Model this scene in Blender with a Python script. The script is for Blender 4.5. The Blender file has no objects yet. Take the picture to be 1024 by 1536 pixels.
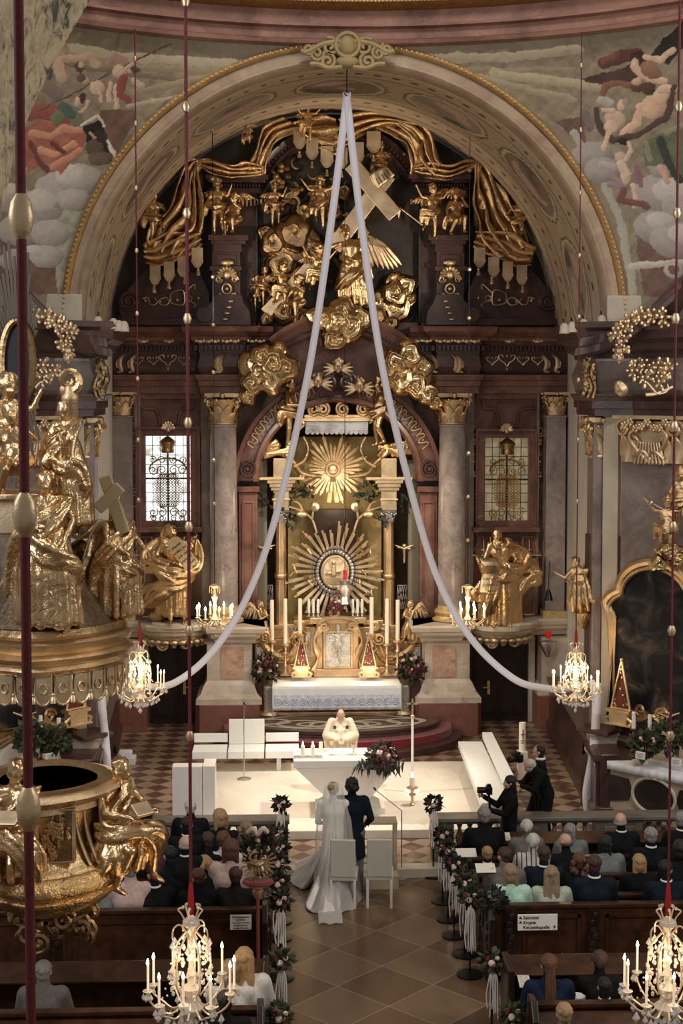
import bpy, bmesh, math, random
import numpy as np
from mathutils import Vector, Matrix, noise
PI=math.pi
sc=bpy.context.scene
col=sc.collection
rnd=random.Random(7)
F=2133.0; HC=7.5; TH=math.radians(3.2); CY=700; PS=math.radians(2.15)
fw=Vector((math.sin(PS)*math.cos(TH),math.cos(PS)*math.cos(TH),-math.sin(TH)))
rt=Vector((math.cos(PS),-math.sin(PS),0)); upv=rt.cross(fw)
CAM=Vector((0,0,HC))
def P(px,py,Y):
    "point of the church on the cross plane at distance Y seen at a photo position"
    r=fw*F+rt*(px-512)+upv*(CY-py)
    return CAM+r*(Y/r.y)
def PZ(px,py,z):
    r=fw*F+rt*(px-512)+upv*(CY-py)
    return CAM+r*((z-HC)/r.z)
def px_of(p):
    d=Vector(p)-CAM; w=d.dot(fw)
    return 512+F*d.dot(rt)/w, CY-F*d.dot(upv)/w
# ---------- tagging
def tag(o,label=None,cat=None,group=None,kind=None):
    if label:o['label']=label
    if cat:o['category']=cat
    if group:o['group']=group
    if kind:o['kind']=kind
    return o
def thing(name,label,cat,loc=(0,0,0),rz=0,group=None):
    o=bpy.data.objects.new(name,None); col.objects.link(o)
    o.empty_display_size=.1
    o.location=loc; o.rotation_euler=(0,0,rz)
    return tag(o,label,cat,group)
def kids(o): return [c for c in col.objects if c.parent==o]
KID={}
# ---------- mesh gatherer
def rotm(axis,ang): return Matrix.Rotation(ang,3,axis)
class G:
    def __init__(s): s.v=[];s.f=[]
    def add(s,vs,fs):
        n=len(s.v); s.v.extend([tuple(p) for p in vs]); s.f.extend([tuple(i+n for i in f) for f in fs]); return s
    def box(s,x0,x1,y0,y1,z0,z1):
        return s.add([(x0,y0,z0),(x1,y0,z0),(x1,y1,z0),(x0,y1,z0),(x0,y0,z1),(x1,y0,z1),(x1,y1,z1),(x0,y1,z1)],
          [(0,3,2,1),(4,5,6,7),(0,1,5,4),(1,2,6,5),(2,3,7,6),(3,0,4,7)])
    def obox(s,c,sz,R=None):
        R=R or Matrix.Identity(3); a=[]
        for z in(-.5,.5):
            for x,y in((-.5,-.5),(.5,-.5),(.5,.5),(-.5,.5)):
                a.append(Vector(c)+R@Vector((x*sz[0],y*sz[1],z*sz[2])))
        return s.add(a,[(0,3,2,1),(4,5,6,7),(0,1,5,4),(1,2,6,5),(2,3,7,6),(3,0,4,7)])
    def bar(s,p,q,w,h,up=(0,0,1)):
        p=Vector(p);q=Vector(q);d=(q-p);L=d.length;d.normalize();u=Vector(up)
        x=d.cross(u)
        if x.length<1e-4:x=d.cross(Vector((1,0,0)))
        x.normalize();z=x.cross(d)
        R=Matrix((x,d,z)).transposed()
        return s.obox((p+q)/2,(w,L,h),R)
    def tube(s,pts,r,n=8,cap=True,closed=False,flat=1.0,up=None):
        pts=[Vector(p) for p in pts]; m=len(pts)
        rr=r if hasattr(r,'__len__') else [r]*m
        vs=[];fs=[];u=None
        for i,p in enumerate(pts):
            a=pts[(i-1)%m] if (i>0 or closed) else p; b=pts[(i+1)%m] if (i<m-1 or closed) else p
            d=(b-a)
            if d.length<1e-9:d=Vector((0,0,1))
            d.normalize()
            if u is None:
                u=Vector(up) if up else (Vector((0,0,1)) if abs(d.z)<.9 else Vector((1,0,0)))
            u=(u-d*u.dot(d))
            if u.length<1e-6:u=d.orthogonal()
            u.normalize(); w=d.cross(u)
            for k in range(n):
                t=2*PI*k/n; vs.append(p+(u*math.cos(t)*flat+w*math.sin(t))*rr[i])
        M=m if closed else m-1
        for i in range(M):
            for k in range(n):
                j=(i+1)%m
                fs.append((i*n+k,i*n+(k+1)%n,j*n+(k+1)%n,j*n+k))
        if cap and not closed:
            fs.append(tuple(range(n-1,-1,-1))); fs.append(tuple((m-1)*n+k for k in range(n)))
        return s.add(vs,fs)
    def cyl(s,p,q,r1,r2=None,n=12): return s.tube([p,q],[r1,r1 if r2 is None else r2],n)
    def ell(s,c,r,R=None,n=10):
        if not hasattr(r,'__len__'):r=(r,r,r)
        R=R or Matrix.Identity(3);c=Vector(c);vs=[c+R@Vector((0,0,-r[2]))];fs=[];m=max(4,n//2+1)
        for i in range(1,m):
            t=PI*i/m
            for k in range(n):
                a=2*PI*k/n
                vs.append(c+R@Vector((r[0]*math.sin(t)*math.cos(a),r[1]*math.sin(t)*math.sin(a),-r[2]*math.cos(t))))
        vs.append(c+R@Vector((0,0,r[2])))
        for k in range(n): fs.append((0,1+(k+1)%n,1+k))
        for i in range(m-2):
            for k in range(n):
                a=1+i*n;b=a+n; fs.append((a+k,a+(k+1)%n,b+(k+1)%n,b+k))
        L=len(vs)-1;a=1+(m-2)*n
        for k in range(n): fs.append((a+k,a+(k+1)%n,L))
        return s.add(vs,fs)
    def cap(s,p,q,r1,r2=None,n=10):
        r2=r1 if r2 is None else r2
        p=Vector(p);q=Vector(q)
        s.cyl(p,q,r1,r2,n); s.ell(p,r1,None,n); s.ell(q,r2,None,n); return s
    def chain(s,pts,rr,n=10):
        for i in range(len(pts)-1): s.cap(pts[i],pts[i+1],rr[i],rr[i+1],n)
        return s
    def lathe(s,prof,c=(0,0,0),n=16,sx=1,sy=1,a0=0,a1=2*PI,wob=None):
        full=abs(a1-a0-2*PI)<1e-6; N=n if full else n+1; vs=[];fs=[];m=len(prof)
        for r,z in prof:
            for k in range(N):
                a=a0+(a1-a0)*k/n; w=wob(a,z) if wob else 1
                vs.append((c[0]+r*w*math.cos(a)*sx,c[1]+r*w*math.sin(a)*sy,c[2]+z))
        for i in range(m-1):
            for k in range(n):
                k2=(k+1)%N
                fs.append((i*N+k,i*N+k2,(i+1)*N+k2,(i+1)*N+k))
        if prof[0][0]>1e-5 and full: fs.append(tuple(range(N-1,-1,-1)))
        if prof[-1][0]>1e-5 and full: fs.append(tuple((m-1)*N+k for k in range(N)))
        return s.add(vs,fs)
    def prism(s,poly,y0,y1):
        "poly of (x,z), pushed from y0 to y1"
        n=len(poly)
        vs=[(x,y0,z) for x,z in poly]+[(x,y1,z) for x,z in poly]
        fs=[tuple(range(n)),tuple(range(2*n-1,n-1,-1))]+[(i,i+n,(i+1)%n+n,(i+1)%n) for i in range(n)]
        return s.add(vs,fs)
    def slab(s,poly,z0,z1):
        n=len(poly)
        vs=[(x,y,z0) for x,y in poly]+[(x,y,z1) for x,y in poly]
        fs=[tuple(range(n-1,-1,-1)),tuple(range(n,2*n))]+[(i,(i+1)%n,(i+1)%n+n,i+n) for i in range(n)]
        return s.add(vs,fs)
    def mould(s,path,prof,closed=False,side=1):
        "path (x,y) plan polyline, prof [(out,z)], out to the right of travel*side"
        n=len(path);vs=[];fs=[];m=len(prof)
        for i in range(n):
            a=Vector(path[i-1]) if (i>0 or closed) else None
            b=Vector(path[i]); c=Vector(path[(i+1)%n]) if (i<n-1 or closed) else None
            d1=(b-a).normalized() if a is not None else None
            d2=(c-b).normalized() if c is not None else None
            if d1 is None:d1=d2
            if d2 is None:d2=d1
            n1=Vector((d1.y,-d1.x))*side;n2=Vector((d2.y,-d2.x))*side
            t=(n1+n2); t.normalize(); k=1/max(.35,t.dot(n1))
            for o,z in prof: vs.append((b.x+t.x*o*k,b.y+t.y*o*k,z))
        N=n if closed else n-1
        for i in range(N):
            for j in range(m-1):
                A=i*m+j;B=((i+1)%n)*m+j; fs.append((A,B,B+1,A+1))
        if not closed:
            fs.append(tuple(range(m))); fs.append(tuple((n-1)*m+j for j in range(m-1,-1,-1)))
        return s.add(vs,fs)
    def arc(s,c,R,prof,a0,a1,n,Y,sx=1):
        "arched moulding in a cross plane; c=(x,z); prof [(dr,dy)]"
        vs=[];fs=[];m=len(prof)
        for i in range(n+1):
            a=a0+(a1-a0)*i/n
            for dr,dy in prof: vs.append((c[0]+(R+dr)*math.cos(a)*sx,Y+dy,c[1]+(R+dr)*math.sin(a)))
        for i in range(n):
            for j in range(m):
                A=i*m+j;B=(i+1)*m+j;A2=i*m+(j+1)%m;B2=(i+1)*m+(j+1)%m; fs.append((A,B,B2,A2))
        fs.append(tuple(range(m-1,-1,-1))); fs.append(tuple(n*m+j for j in range(m)))
        return s.add(vs,fs)
    def grid(s,fn,nu,nv,closeu=False):
        vs=[fn(i/(nu if closeu else nu-1),j/(nv-1)) for j in range(nv) for i in range(nu)]
        fs=[]
        for j in range(nv-1):
            for i in range(nu if closeu else nu-1):
                i2=(i+1)%nu; fs.append((j*nu+i,j*nu+i2,(j+1)*nu+i2,(j+1)*nu+i))
        return s.add(vs,fs)
    def xf(s,M,start=0):
        for i in range(start,len(s.v)): s.v[i]=tuple(M@Vector(s.v[i]))
        return s
    def merge(s,o,M=None,off=None):
        vs=o.v
        if M is not None: vs=[tuple(M@Vector(p)) for p in vs]
        return s.add(vs,o.f)
    def build(s,name,mat,parent=None,smooth=True,world=True,recalc=True,bevel=0,ang=40,solid=0,kind=None,label=None,sub=0):
        me=bpy.data.meshes.new(name)
        vs=s.v
        if parent is not None and world:
            L=wl(parent); vs=[(a-L.x,b-L.y,c-L.z) for a,b,c in vs]
        me.from_pydata(vs,[],s.f); 
        if recalc:
            bm=bmesh.new(); bm.from_mesh(me); bmesh.ops.recalc_face_normals(bm,faces=bm.faces); bm.to_mesh(me); bm.free()
        return mkobj(name,me,mat,parent,smooth,bevel,ang,solid,kind,label,sub)
def wl(o):
    L=Vector(o.location)
    while o.parent: o=o.parent; L+=Vector(o.location)
    return L
def mkobj(name,me,mat,parent=None,smooth=True,bevel=0,ang=40,solid=0,kind=None,label=None,sub=0):
    if mat is not None and (len(me.materials)==0): me.materials.append(mat)
    if smooth:
        for p in me.polygons:p.use_smooth=True
        me.set_sharp_from_angle(angle=math.radians(ang))
    o=bpy.data.objects.new(name,me); col.objects.link(o)
    if parent is not None: o.parent=parent; KID.setdefault(parent.name,[]).append(o)
    if solid:
        m=o.modifiers.new('s','SOLIDIFY'); m.thickness=solid; m.offset=0
    if bevel:
        m=o.modifiers.new('b','BEVEL'); m.width=bevel; m.segments=2; m.limit_method='ANGLE'
    if sub:
        m=o.modifiers.new('u','SUBSURF'); m.levels=sub; m.render_levels=sub
    if kind:o['kind']=kind
    if label:o['label']=label
    return o
def struct(name,g,mat,**k):
    o=g.build(name,mat,None,**k); o['kind']='structure'; return o
def remesh(g,vox,smooth=2,fac=.5):
    "one continuous skin around overlapping volumes"
    me=bpy.data.meshes.new('tmp'); me.from_pydata(g.v,[],g.f)
    o=bpy.data.objects.new('tmp',me); col.objects.link(o)
    m=o.modifiers.new('r','REMESH'); m.mode='VOXEL'; m.voxel_size=vox; m.use_smooth_shade=True
    if smooth:
        m=o.modifiers.new('s','SMOOTH'); m.iterations=smooth; m.factor=fac
    dg=bpy.context.evaluated_depsgraph_get(); dg.update()
    r=bpy.data.meshes.new_from_object(o.evaluated_get(dg))
    bpy.data.objects.remove(o); bpy.data.meshes.remove(me)
    return r
def me_verts(me):
    a=np.empty(len(me.vertices)*3,dtype=np.float32); me.vertices.foreach_get('co',a); return a.reshape(-1,3)
def lerp(a,b,t): return a+(b-a)*t
def bez(pts,n=12):
    "smooth curve through points (catmull-rom)"
    pts=[Vector(p) for p in pts]; out=[]
    for i in range(len(pts)-1):
        p0=pts[max(i-1,0)];p1=pts[i];p2=pts[i+1];p3=pts[min(i+2,len(pts)-1)]
        for k in range(n):
            t=k/n
            out.append(.5*((2*p1)+(p2-p0)*t+(2*p0-5*p1+4*p2-p3)*t*t+(3*p1-p0-3*p2+p3)*t*t*t))
    out.append(pts[-1]); return out
def spiral(c,r0,r1,turns,a0=0,n=24,Y=None,flip=1):
    out=[]
    for i in range(n+1):
        t=i/n;a=a0+flip*turns*2*PI*t;r=lerp(r0,r1,t)
        out.append(Vector((c[0]+r*math.cos(a),c[1],c[2]+r*math.sin(a))))
    return out
# ---------- materials
MT={}
def mat(name): 
    m=bpy.data.materials.new(name); m.use_nodes=True; nt=m.node_tree
    b=nt.nodes['Principled BSDF']; MT[name]=m
    return m,nt,b
def N(nt,t,**k):
    n=nt.nodes.new(t)
    for a,b in k.items():
        if a in n.inputs: n.inputs[a].default_value=b
        else: setattr(n,a,b)
    return n
def L(nt,a,b): nt.links.new(a,b)
def ramp(nt,fac,stops,interp='LINEAR'):
    r=nt.nodes.new('ShaderNodeValToRGB'); r.color_ramp.interpolation=interp
    e=r.color_ramp.elements
    while len(e)<len(stops): e.new(.5)
    for i,(p,c) in enumerate(stops): e[i].position=p; e[i].color=(*c,1)
    L(nt,fac,r.inputs[0]); return r.outputs[0]
def coord(nt,kind='Object',scale=(1,1,1),rot=(0,0,0)):
    t=nt.nodes.new('ShaderNodeTexCoord'); mp=N(nt,'ShaderNodeMapping'); mp.inputs['Scale'].default_value=scale; mp.inputs['Rotation'].default_value=rot
    L(nt,t.outputs[kind],mp.inputs[0]); return mp.outputs[0]
def noise_n(nt,co,scale,detail=4,rough=.6,dist=0):
    n=N(nt,'ShaderNodeTexNoise'); n.inputs['Scale'].default_value=scale;n.inputs['Detail'].default_value=detail;n.inputs['Roughness'].default_value=rough;n.inputs['Distortion'].default_value=dist
    L(nt,co,n.inputs['Vector']); return n.outputs[0]
def bump(nt,b,h,dist=.01,st=.5):
    n=N(nt,'ShaderNodeBump'); n.inputs['Distance'].default_value=dist;n.inputs['Strength'].default_value=st
    L(nt,h,n.inputs['Height']); L(nt,n.outputs[0],b.inputs['Normal'])
def plain(name,c,rough=.5,metal=0,nz=0,ns=20,bmp=0,spec=None,sheen=0,emit=None,es=0,trans=0,ior=1.45,alpha=1):
    m,nt,b=mat(name); b.inputs['Base Color'].default_value=(*c,1); b.inputs['Roughness'].default_value=rough; b.inputs['Metallic'].default_value=metal
    if nz or bmp:
        f=noise_n(nt,coord(nt),ns,3)
        if nz:
            L(nt,ramp(nt,f,[(.3,tuple(x*(1-nz) for x in c)),(.7,tuple(min(1,x*(1+nz)) for x in c))]),b.inputs['Base Color'])
        if bmp: bump(nt,b,f,bmp)
    if spec is not None:b.inputs['Specular IOR Level'].default_value=spec
    if sheen:b.inputs['Sheen Weight'].default_value=sheen
    if emit: b.inputs['Emission Color'].default_value=(*emit,1); b.inputs['Emission Strength'].default_value=es
    if trans: b.inputs['Transmission Weight'].default_value=trans; b.inputs['IOR'].default_value=ior
    if alpha<1: b.inputs['Alpha'].default_value=alpha
    return m
def marble(name,c1,c2,vein,scale=2.0,rough=.25,vs=3.0,vw=.04,c3=None):
    m,nt,b=mat(name); co=coord(nt)
    f=noise_n(nt,co,scale,6,.65,.8)
    base=ramp(nt,f,[(.32,c1),(.5,c3 or tuple((a+d)/2 for a,d in zip(c1,c2))),(.68,c2)])
    g=noise_n(nt,co,vs,5,.6,1.5)
    s=N(nt,'ShaderNodeMath',operation='SUBTRACT'); L(nt,g,s.inputs[0]); s.inputs[1].default_value=.5
    ab=N(nt,'ShaderNodeMath',operation='ABSOLUTE'); L(nt,s.outputs[0],ab.inputs[0])
    mk=ramp(nt,noise_n(nt,co,scale*1.3,2),[(.45,(0,0,0)),(.7,(.75,.75,.75))]); v0=ramp(nt,ab.outputs[0],[(0,(1,1,1)),(vw,(0,0,0))]); mu=N(nt,'ShaderNodeMath',operation='MULTIPLY'); L(nt,v0,mu.inputs[0]); L(nt,mk,mu.inputs[1]); v=mu.outputs[0]
    mx=N(nt,'ShaderNodeMix',data_type='RGBA'); L(nt,v,mx.inputs[0]); L(nt,base,mx.inputs[6]); mx.inputs[7].default_value=(*vein,1)
    L(nt,mx.outputs[2],b.inputs['Base Color']); b.inputs['Roughness'].default_value=rough
    return m
def goldm(name,c,rough=.3,ns=14,bd=.02,metal=1,var=.35,dist=0):
    m,nt,b=mat(name); co=coord(nt)
    f=noise_n(nt,co,ns,4,.6,dist); f2=noise_n(nt,co,3,3,.5)
    L(nt,ramp(nt,f2,[(.3,tuple(x*(1-var) for x in c)),(.65,c)]),b.inputs['Base Color'])
    b.inputs['Metallic'].default_value=metal
    r=N(nt,'ShaderNodeMapRange'); L(nt,f2,r.inputs[0]); r.inputs[3].default_value=rough*.75; r.inputs[4].default_value=rough*1.4
    L(nt,r.outputs[0],b.inputs['Roughness']); bump(nt,b,f,bd,.6)
    return m
gold=goldm('gilding',(.72,.50,.27),.30,16,.03)
gold_cloth=goldm('gilding_cloth',(.76,.53,.29),.27,5,.045,dist=1.2)
gold_fine=goldm('gilding_fine',(.80,.58,.34),.32,60,.012)
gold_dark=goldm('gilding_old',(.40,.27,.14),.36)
gold_pale=goldm('gilding_pale',(.80,.62,.40),.42,25,.006)
gold_smooth=goldm('gilding_cloud',(.72,.52,.28),.24,3,.02)
gold_flat=plain('gold_paint',(.62,.43,.2),.45,.35,.25,8)
silver=goldm('silver',(.72,.70,.68),.28,30,.01)
mred=marble('marble_red',(.085,.036,.028),(.24,.115,.085),(.36,.25,.2),1.6,.28,1.3,.012)
mred2=marble('marble_red_plain',(.16,.062,.045),(.24,.10,.075),(.26,.13,.1),6,.4,3,.01)
mred_d=marble('marble_red_dark',(.035,.018,.017),(.095,.045,.038),(.2,.13,.1),1.5,.3,1.5,.012)
mgrey=marble('marble_grey',(.20,.155,.14),(.40,.34,.31),(.58,.5,.45),2.2,.22,1.8,.018)
mpurp=marble('marble_purple',(.14,.10,.09),(.29,.235,.205),(.42,.37,.33),1.5,.3,1.2,.012)
mcream=marble('marble_cream',(.42,.34,.27),(.62,.54,.45),(.22,.13,.1),2.5,.35,2.2,.02)
mbeige=marble('marble_beige',(.50,.42,.33),(.66,.58,.47),(.45,.36,.28),1.2,.4,1.5,.01)
mdark=marble('marble_black',(.012,.009,.009),(.04,.03,.027),(.08,.06,.05),2,.35,2,.01)
mwhite=marble('marble_white',(.70,.66,.60),(.80,.76,.70),(.62,.57,.50),1.3,.3,1.0,.03)
plaster=plain('plaster_white',(.62,.59,.53),.8,0,.06,3)
plaster_w=plain('plaster_warm',(.50,.43,.33),.8,0,.12,2)
wood_d=plain('wood_dark',(.022,.011,.007),.35,0,.5,6)
wood_m=plain('wood_brown',(.045,.018,.009),.30,0,.5,5)
wood_l=plain('wood_light',(.50,.40,.29),.45,0,.12,4)
black=plain('black_matt',(.008,.008,.009),.6)
blackm=plain('black_metal',(.01,.01,.01),.35,.5)
white_p=plain('white_paint',(.78,.77,.72),.45)
seat_c=plain('cream_upholstery',(.62,.59,.50),.7,0,.05,30)
linen=plain('white_linen',(.82,.83,.86),.8,0,.05,40,.004)
ribbon_m=plain('white_ribbon',(.76,.73,.80),.55)
satin=plain('white_satin',(.86,.81,.74),.35)
wax=plain('candle_wax',(.88,.80,.66),.4)
wax.node_tree.nodes['Principled BSDF'].inputs['Subsurface Weight'].default_value=.0
flame=plain('flame',(1,.8,.5),.5,emit=(1,.78,.5),es=45)
crystal=plain('crystal',(1,.95,.88),.08,0,trans=.45,ior=1.5)
glassm=plain('cut_glass',(1,.93,.82),.12,0,trans=.6,ior=1.5)
red_c=plain('red_velvet',(.20,.008,.015),.75,sheen=.3)
red_rope=plain('red_rope',(.12,.012,.016),.7,0,.3,40)
red_g=plain('red_glass',(.5,.01,.01),.2,emit=(1,.05,.03),es=.12)
leafm=plain('leaf_green',(.045,.055,.02),.6,0,.5,15)
leafd=plain('leaf_dark',(.022,.024,.012),.65,0,.4,15)
rosew=plain('rose_pale',(.72,.55,.46),.6)
rosed=plain('rose_burgundy',(.10,.012,.02),.6,0,.5,25)
berry=plain('dried_brown',(.16,.055,.03),.7,0,.5,20)
skin=plain('skin',(.55,.33,.24),.55)
skin2=plain('skin_tan',(.42,.24,.17),.55)
paper=plain('paper',(.78,.72,.62),.8)
inkm=plain('ink',(.015,.012,.01),.6)
card=plain('card_print',(.5,.45,.4),.8,0,.5,60)
def hx(h,k=1.0):
    o=[]
    for i in(0,2,4):
        c=int(h[i:i+2],16)/255; c=c/12.92 if c<=.04045 else ((c+.055)/1.055)**2.4
        o.append(min(.9,c*k))
    return tuple(o)
# ---------- camera
cd=bpy.data.cameras.new('camera'); cam=bpy.data.objects.new('camera',cd); col.objects.link(cam)
cd.sensor_fit='VERTICAL'; cd.sensor_height=36; cd.lens=36*F/1536; cd.shift_y=-(768-CY)/1536; cd.clip_end=200; cd.clip_start=.1
cam.matrix_world=Matrix.Translation(CAM)@Matrix((rt,upv,-fw)).transposed().to_4x4()
sc.camera=cam
# ---------- tiled floors
def tiles(name,size,ca,cb,grout,rough,gw=.012,var=.25):
    m,nt,b=mat(name); co=coord(nt,'Object',(1/size,)*3,(0,0,PI/4))
    sx=N(nt,'ShaderNodeSeparateXYZ'); L(nt,co,sx.inputs[0])
    def fl(o):
        f=N(nt,'ShaderNodeMath',operation='FLOOR'); L(nt,o,f.inputs[0])
        r=N(nt,'ShaderNodeMath',operation='FRACT'); L(nt,o,r.inputs[0])
        a=N(nt,'ShaderNodeMath',operation='SUBTRACT'); L(nt,r.outputs[0],a.inputs[0]); a.inputs[1].default_value=.5
        c=N(nt,'ShaderNodeMath',operation='ABSOLUTE'); L(nt,a.outputs[0],c.inputs[0]); return f.outputs[0],c.outputs[0]
    fx,ex=fl(sx.outputs[0]); fy,ey=fl(sx.outputs[1])
    ad=N(nt,'ShaderNodeMath',operation='ADD'); L(nt,fx,ad.inputs[0]);L(nt,fy,ad.inputs[1])
    md=N(nt,'ShaderNodeMath',operation='PINGPONG'); L(nt,ad.outputs[0],md.inputs[0]); md.inputs[1].default_value=1
    cx=N(nt,'ShaderNodeCombineXYZ'); L(nt,fx,cx.inputs[0]);L(nt,fy,cx.inputs[1])
    wn=N(nt,'ShaderNodeTexWhiteNoise'); L(nt,cx.outputs[0],wn.inputs[0])
    mx=N(nt,'ShaderNodeMix',data_type='RGBA'); L(nt,md.outputs[0],mx.inputs[0]); mx.inputs[6].default_value=(*ca,1); mx.inputs[7].default_value=(*cb,1)
    hv=N(nt,'ShaderNodeHueSaturation'); L(nt,mx.outputs[2],hv.inputs['Color'])
    n2=noise_n(nt,coord(nt),2.2,4)
    a2=N(nt,'ShaderNodeMath',operation='ADD'); L(nt,wn.outputs[0],a2.inputs[0]); L(nt,n2,a2.inputs[1])
    mr=N(nt,'ShaderNodeMapRange'); L(nt,a2.outputs[0],mr.inputs[0]); mr.inputs[1].default_value=.3; mr.inputs[2].default_value=1.7; mr.inputs[3].default_value=1-var; mr.inputs[4].default_value=1+var
    L(nt,mr.outputs[0],hv.inputs['Value'])
    mm=N(nt,'ShaderNodeMath',operation='MAXIMUM'); L(nt,ex,mm.inputs[0]);L(nt,ey,mm.inputs[1])
    gt=N(nt,'ShaderNodeMath',operation='GREATER_THAN'); L(nt,mm.outputs[0],gt.inputs[0]); gt.inputs[1].default_value=.5-gw
    m3=N(nt,'ShaderNodeMix',data_type='RGBA'); L(nt,gt.outputs[0],m3.inputs[0]); L(nt,hv.outputs[0],m3.inputs[6]); m3.inputs[7].default_value=(*grout,1)
    L(nt,m3.outputs[2],b.inputs['Base Color'])
    r=N(nt,'ShaderNodeMapRange'); L(nt,n2,r.inputs[0]); r.inputs[3].default_value=rough*.7; r.inputs[4].default_value=rough*1.4; L(nt,r.outputs[0],b.inputs['Roughness'])
    return m
nave_t=tiles('nave_tiles',.85,(.17,.105,.06),(.12,.068,.038),(.30,.22,.15),.22,.008)
choir_t=tiles('choir_tiles',.31,(.10,.048,.034),(.27,.19,.13),(.25,.19,.14),.3,.012,.2)
struct('floor',G().box(-12,14,-4,21.5,-.3,0),nave_t,smooth=False)
struct('floor_choir',G().box(-9,11,21.5,33,-.3,.15),choir_t,smooth=False)
struct('trim_step',G().box(-.25,2.6,21.3,21.5,0,.15).box(-9,11,21.45,21.56,.0,.152),mbeige,smooth=False,bevel=.01)
# ---------- piers and walls
CL=[(6.1,31.3),(5.74,26.0)]
def mx_(pts,s): return [(x if s>0 else 2-x,y) for x,y in pts]
def wallstrip(pts,z0,z1,th=.3):
    g=G()
    for (a,b) in zip(pts[:-1],pts[1:]):
        d=Vector((b[0]-a[0],b[1]-a[1])).normalized(); n=Vector((-d.y,d.x))
        g.slab([a,b,(b[0]+n.x*th,b[1]+n.y*th),(a[0]+n.x*th,a[1]+n.y*th)],z0,z1)
    return g
for s,nm in((1,'right'),(-1,'left')):
    side=mx_(CL,s)
    if s<0: side=side[::-1]
    struct('wall_choir_'+nm,wallstrip([p for p in (side[::-1] if s>0 else side[::-1])],.15,8.6,.3*(1 if s<0 else -1)),plaster,smooth=False)
    dg=mx_([(5.5,24.9),(9.5,20.9)],s)
    struct('wall_'+nm,wallstrip(dg,0,8.6,.4*(1 if s>0 else -1)),plaster_w,smooth=False)
    # red marble dado in the choir
    q=mx_([(5.60,30.1),(5.20,23.6),(5.6,23.6)],s)
    sd=1 if s>0 else -1
    struct('baseboard_'+nm,G().mould(q,[(-.45,.15),(.06,.15),(.06,.35),(.0,.4),(.0,1.12),(.05,1.18),(0.05,1.28),(-.45,1.3)],side=sd).box(*((5.26,5.9) if s>0 else (-3.9,-3.26)),23.64,25,.15,1.28),mred_d,smooth=False)
    # pier corner: stepped pilasters
    for k,(xa,ya,w,d,m_) in enumerate([(5.36,24.8,.34,.5,mpurp),(5.48,25.35,.5,.3,mpurp),(5.62,25.7,.5,.3,plaster)]):
        x0,x1=(xa,xa+w) if s>0 else (2-xa-w,2-xa)
        struct('trim_pier_'+nm,G().box(x0,x1,ya,ya+d,1.2,7.0 if k<2 else 8.6),m_,smooth=False,bevel=.02)
    x0,x1=(5.5,6.9) if s>0 else (2-6.9,2-5.5)
    struct('trim_impost_block_'+nm,G().box(x0,x1,24.45,25.6,8.3,9.08),plaster_w,smooth=False,bevel=.02)
    x0,x1=(5.26,5.8) if s>0 else (2-5.8,2-5.26)
    struct('trim_plinth_'+nm,G().box(x0,x1,23.55,25.0,.15,1.30).box(x0-.05,x1+.05,23.5,25.05,.15,.4),mred_d,smooth=False,bevel=.02)
# ---------- painted surfaces
def attr_mat(name,rough=.8,k=1.0):
    m,nt,b=mat(name); a=N(nt,'ShaderNodeAttribute',attribute_name='paint'); co=coord(nt)
    f=noise_n(nt,co,9,5,.65); hv=N(nt,'ShaderNodeHueSaturation'); hv.inputs['Saturation'].default_value=.82; L(nt,a.outputs[0],hv.inputs['Color'])
    mr=N(nt,'ShaderNodeMapRange'); L(nt,f,mr.inputs[0]); mr.inputs[3].default_value=.72*k; mr.inputs[4].default_value=1.28*k; L(nt,mr.outputs[0],hv.inputs['Value'])
    L(nt,hv.outputs[0],b.inputs['Base Color']); b.inputs['Roughness'].default_value=rough; return m
fresco=attr_mat('fresco')
def paint(o,fn):
    me=o.data; v=me_verts(me); c=fn(v); a=me.color_attributes.new('paint','FLOAT_COLOR','POINT')
    full=np.ones((len(v),4),dtype=np.float32); full[:,:3]=c; a.data.foreach_set('color',full.ravel())
def sn(x,y,s,seed=0):
    "cheap smooth noise for painters"
    return (np.sin(x*s+seed)*np.cos(y*s*1.13+seed*2.1)+np.sin(x*s*2.3+y*s*1.7+seed*3)*.5+np.sin(y*s*3.1-x*s*1.3+seed)*.35)/1.85
zc=8.49
def arch_R(t): return lerp(4.5,4.86,t)
AY0,AY1=24.6,31.3
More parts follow.
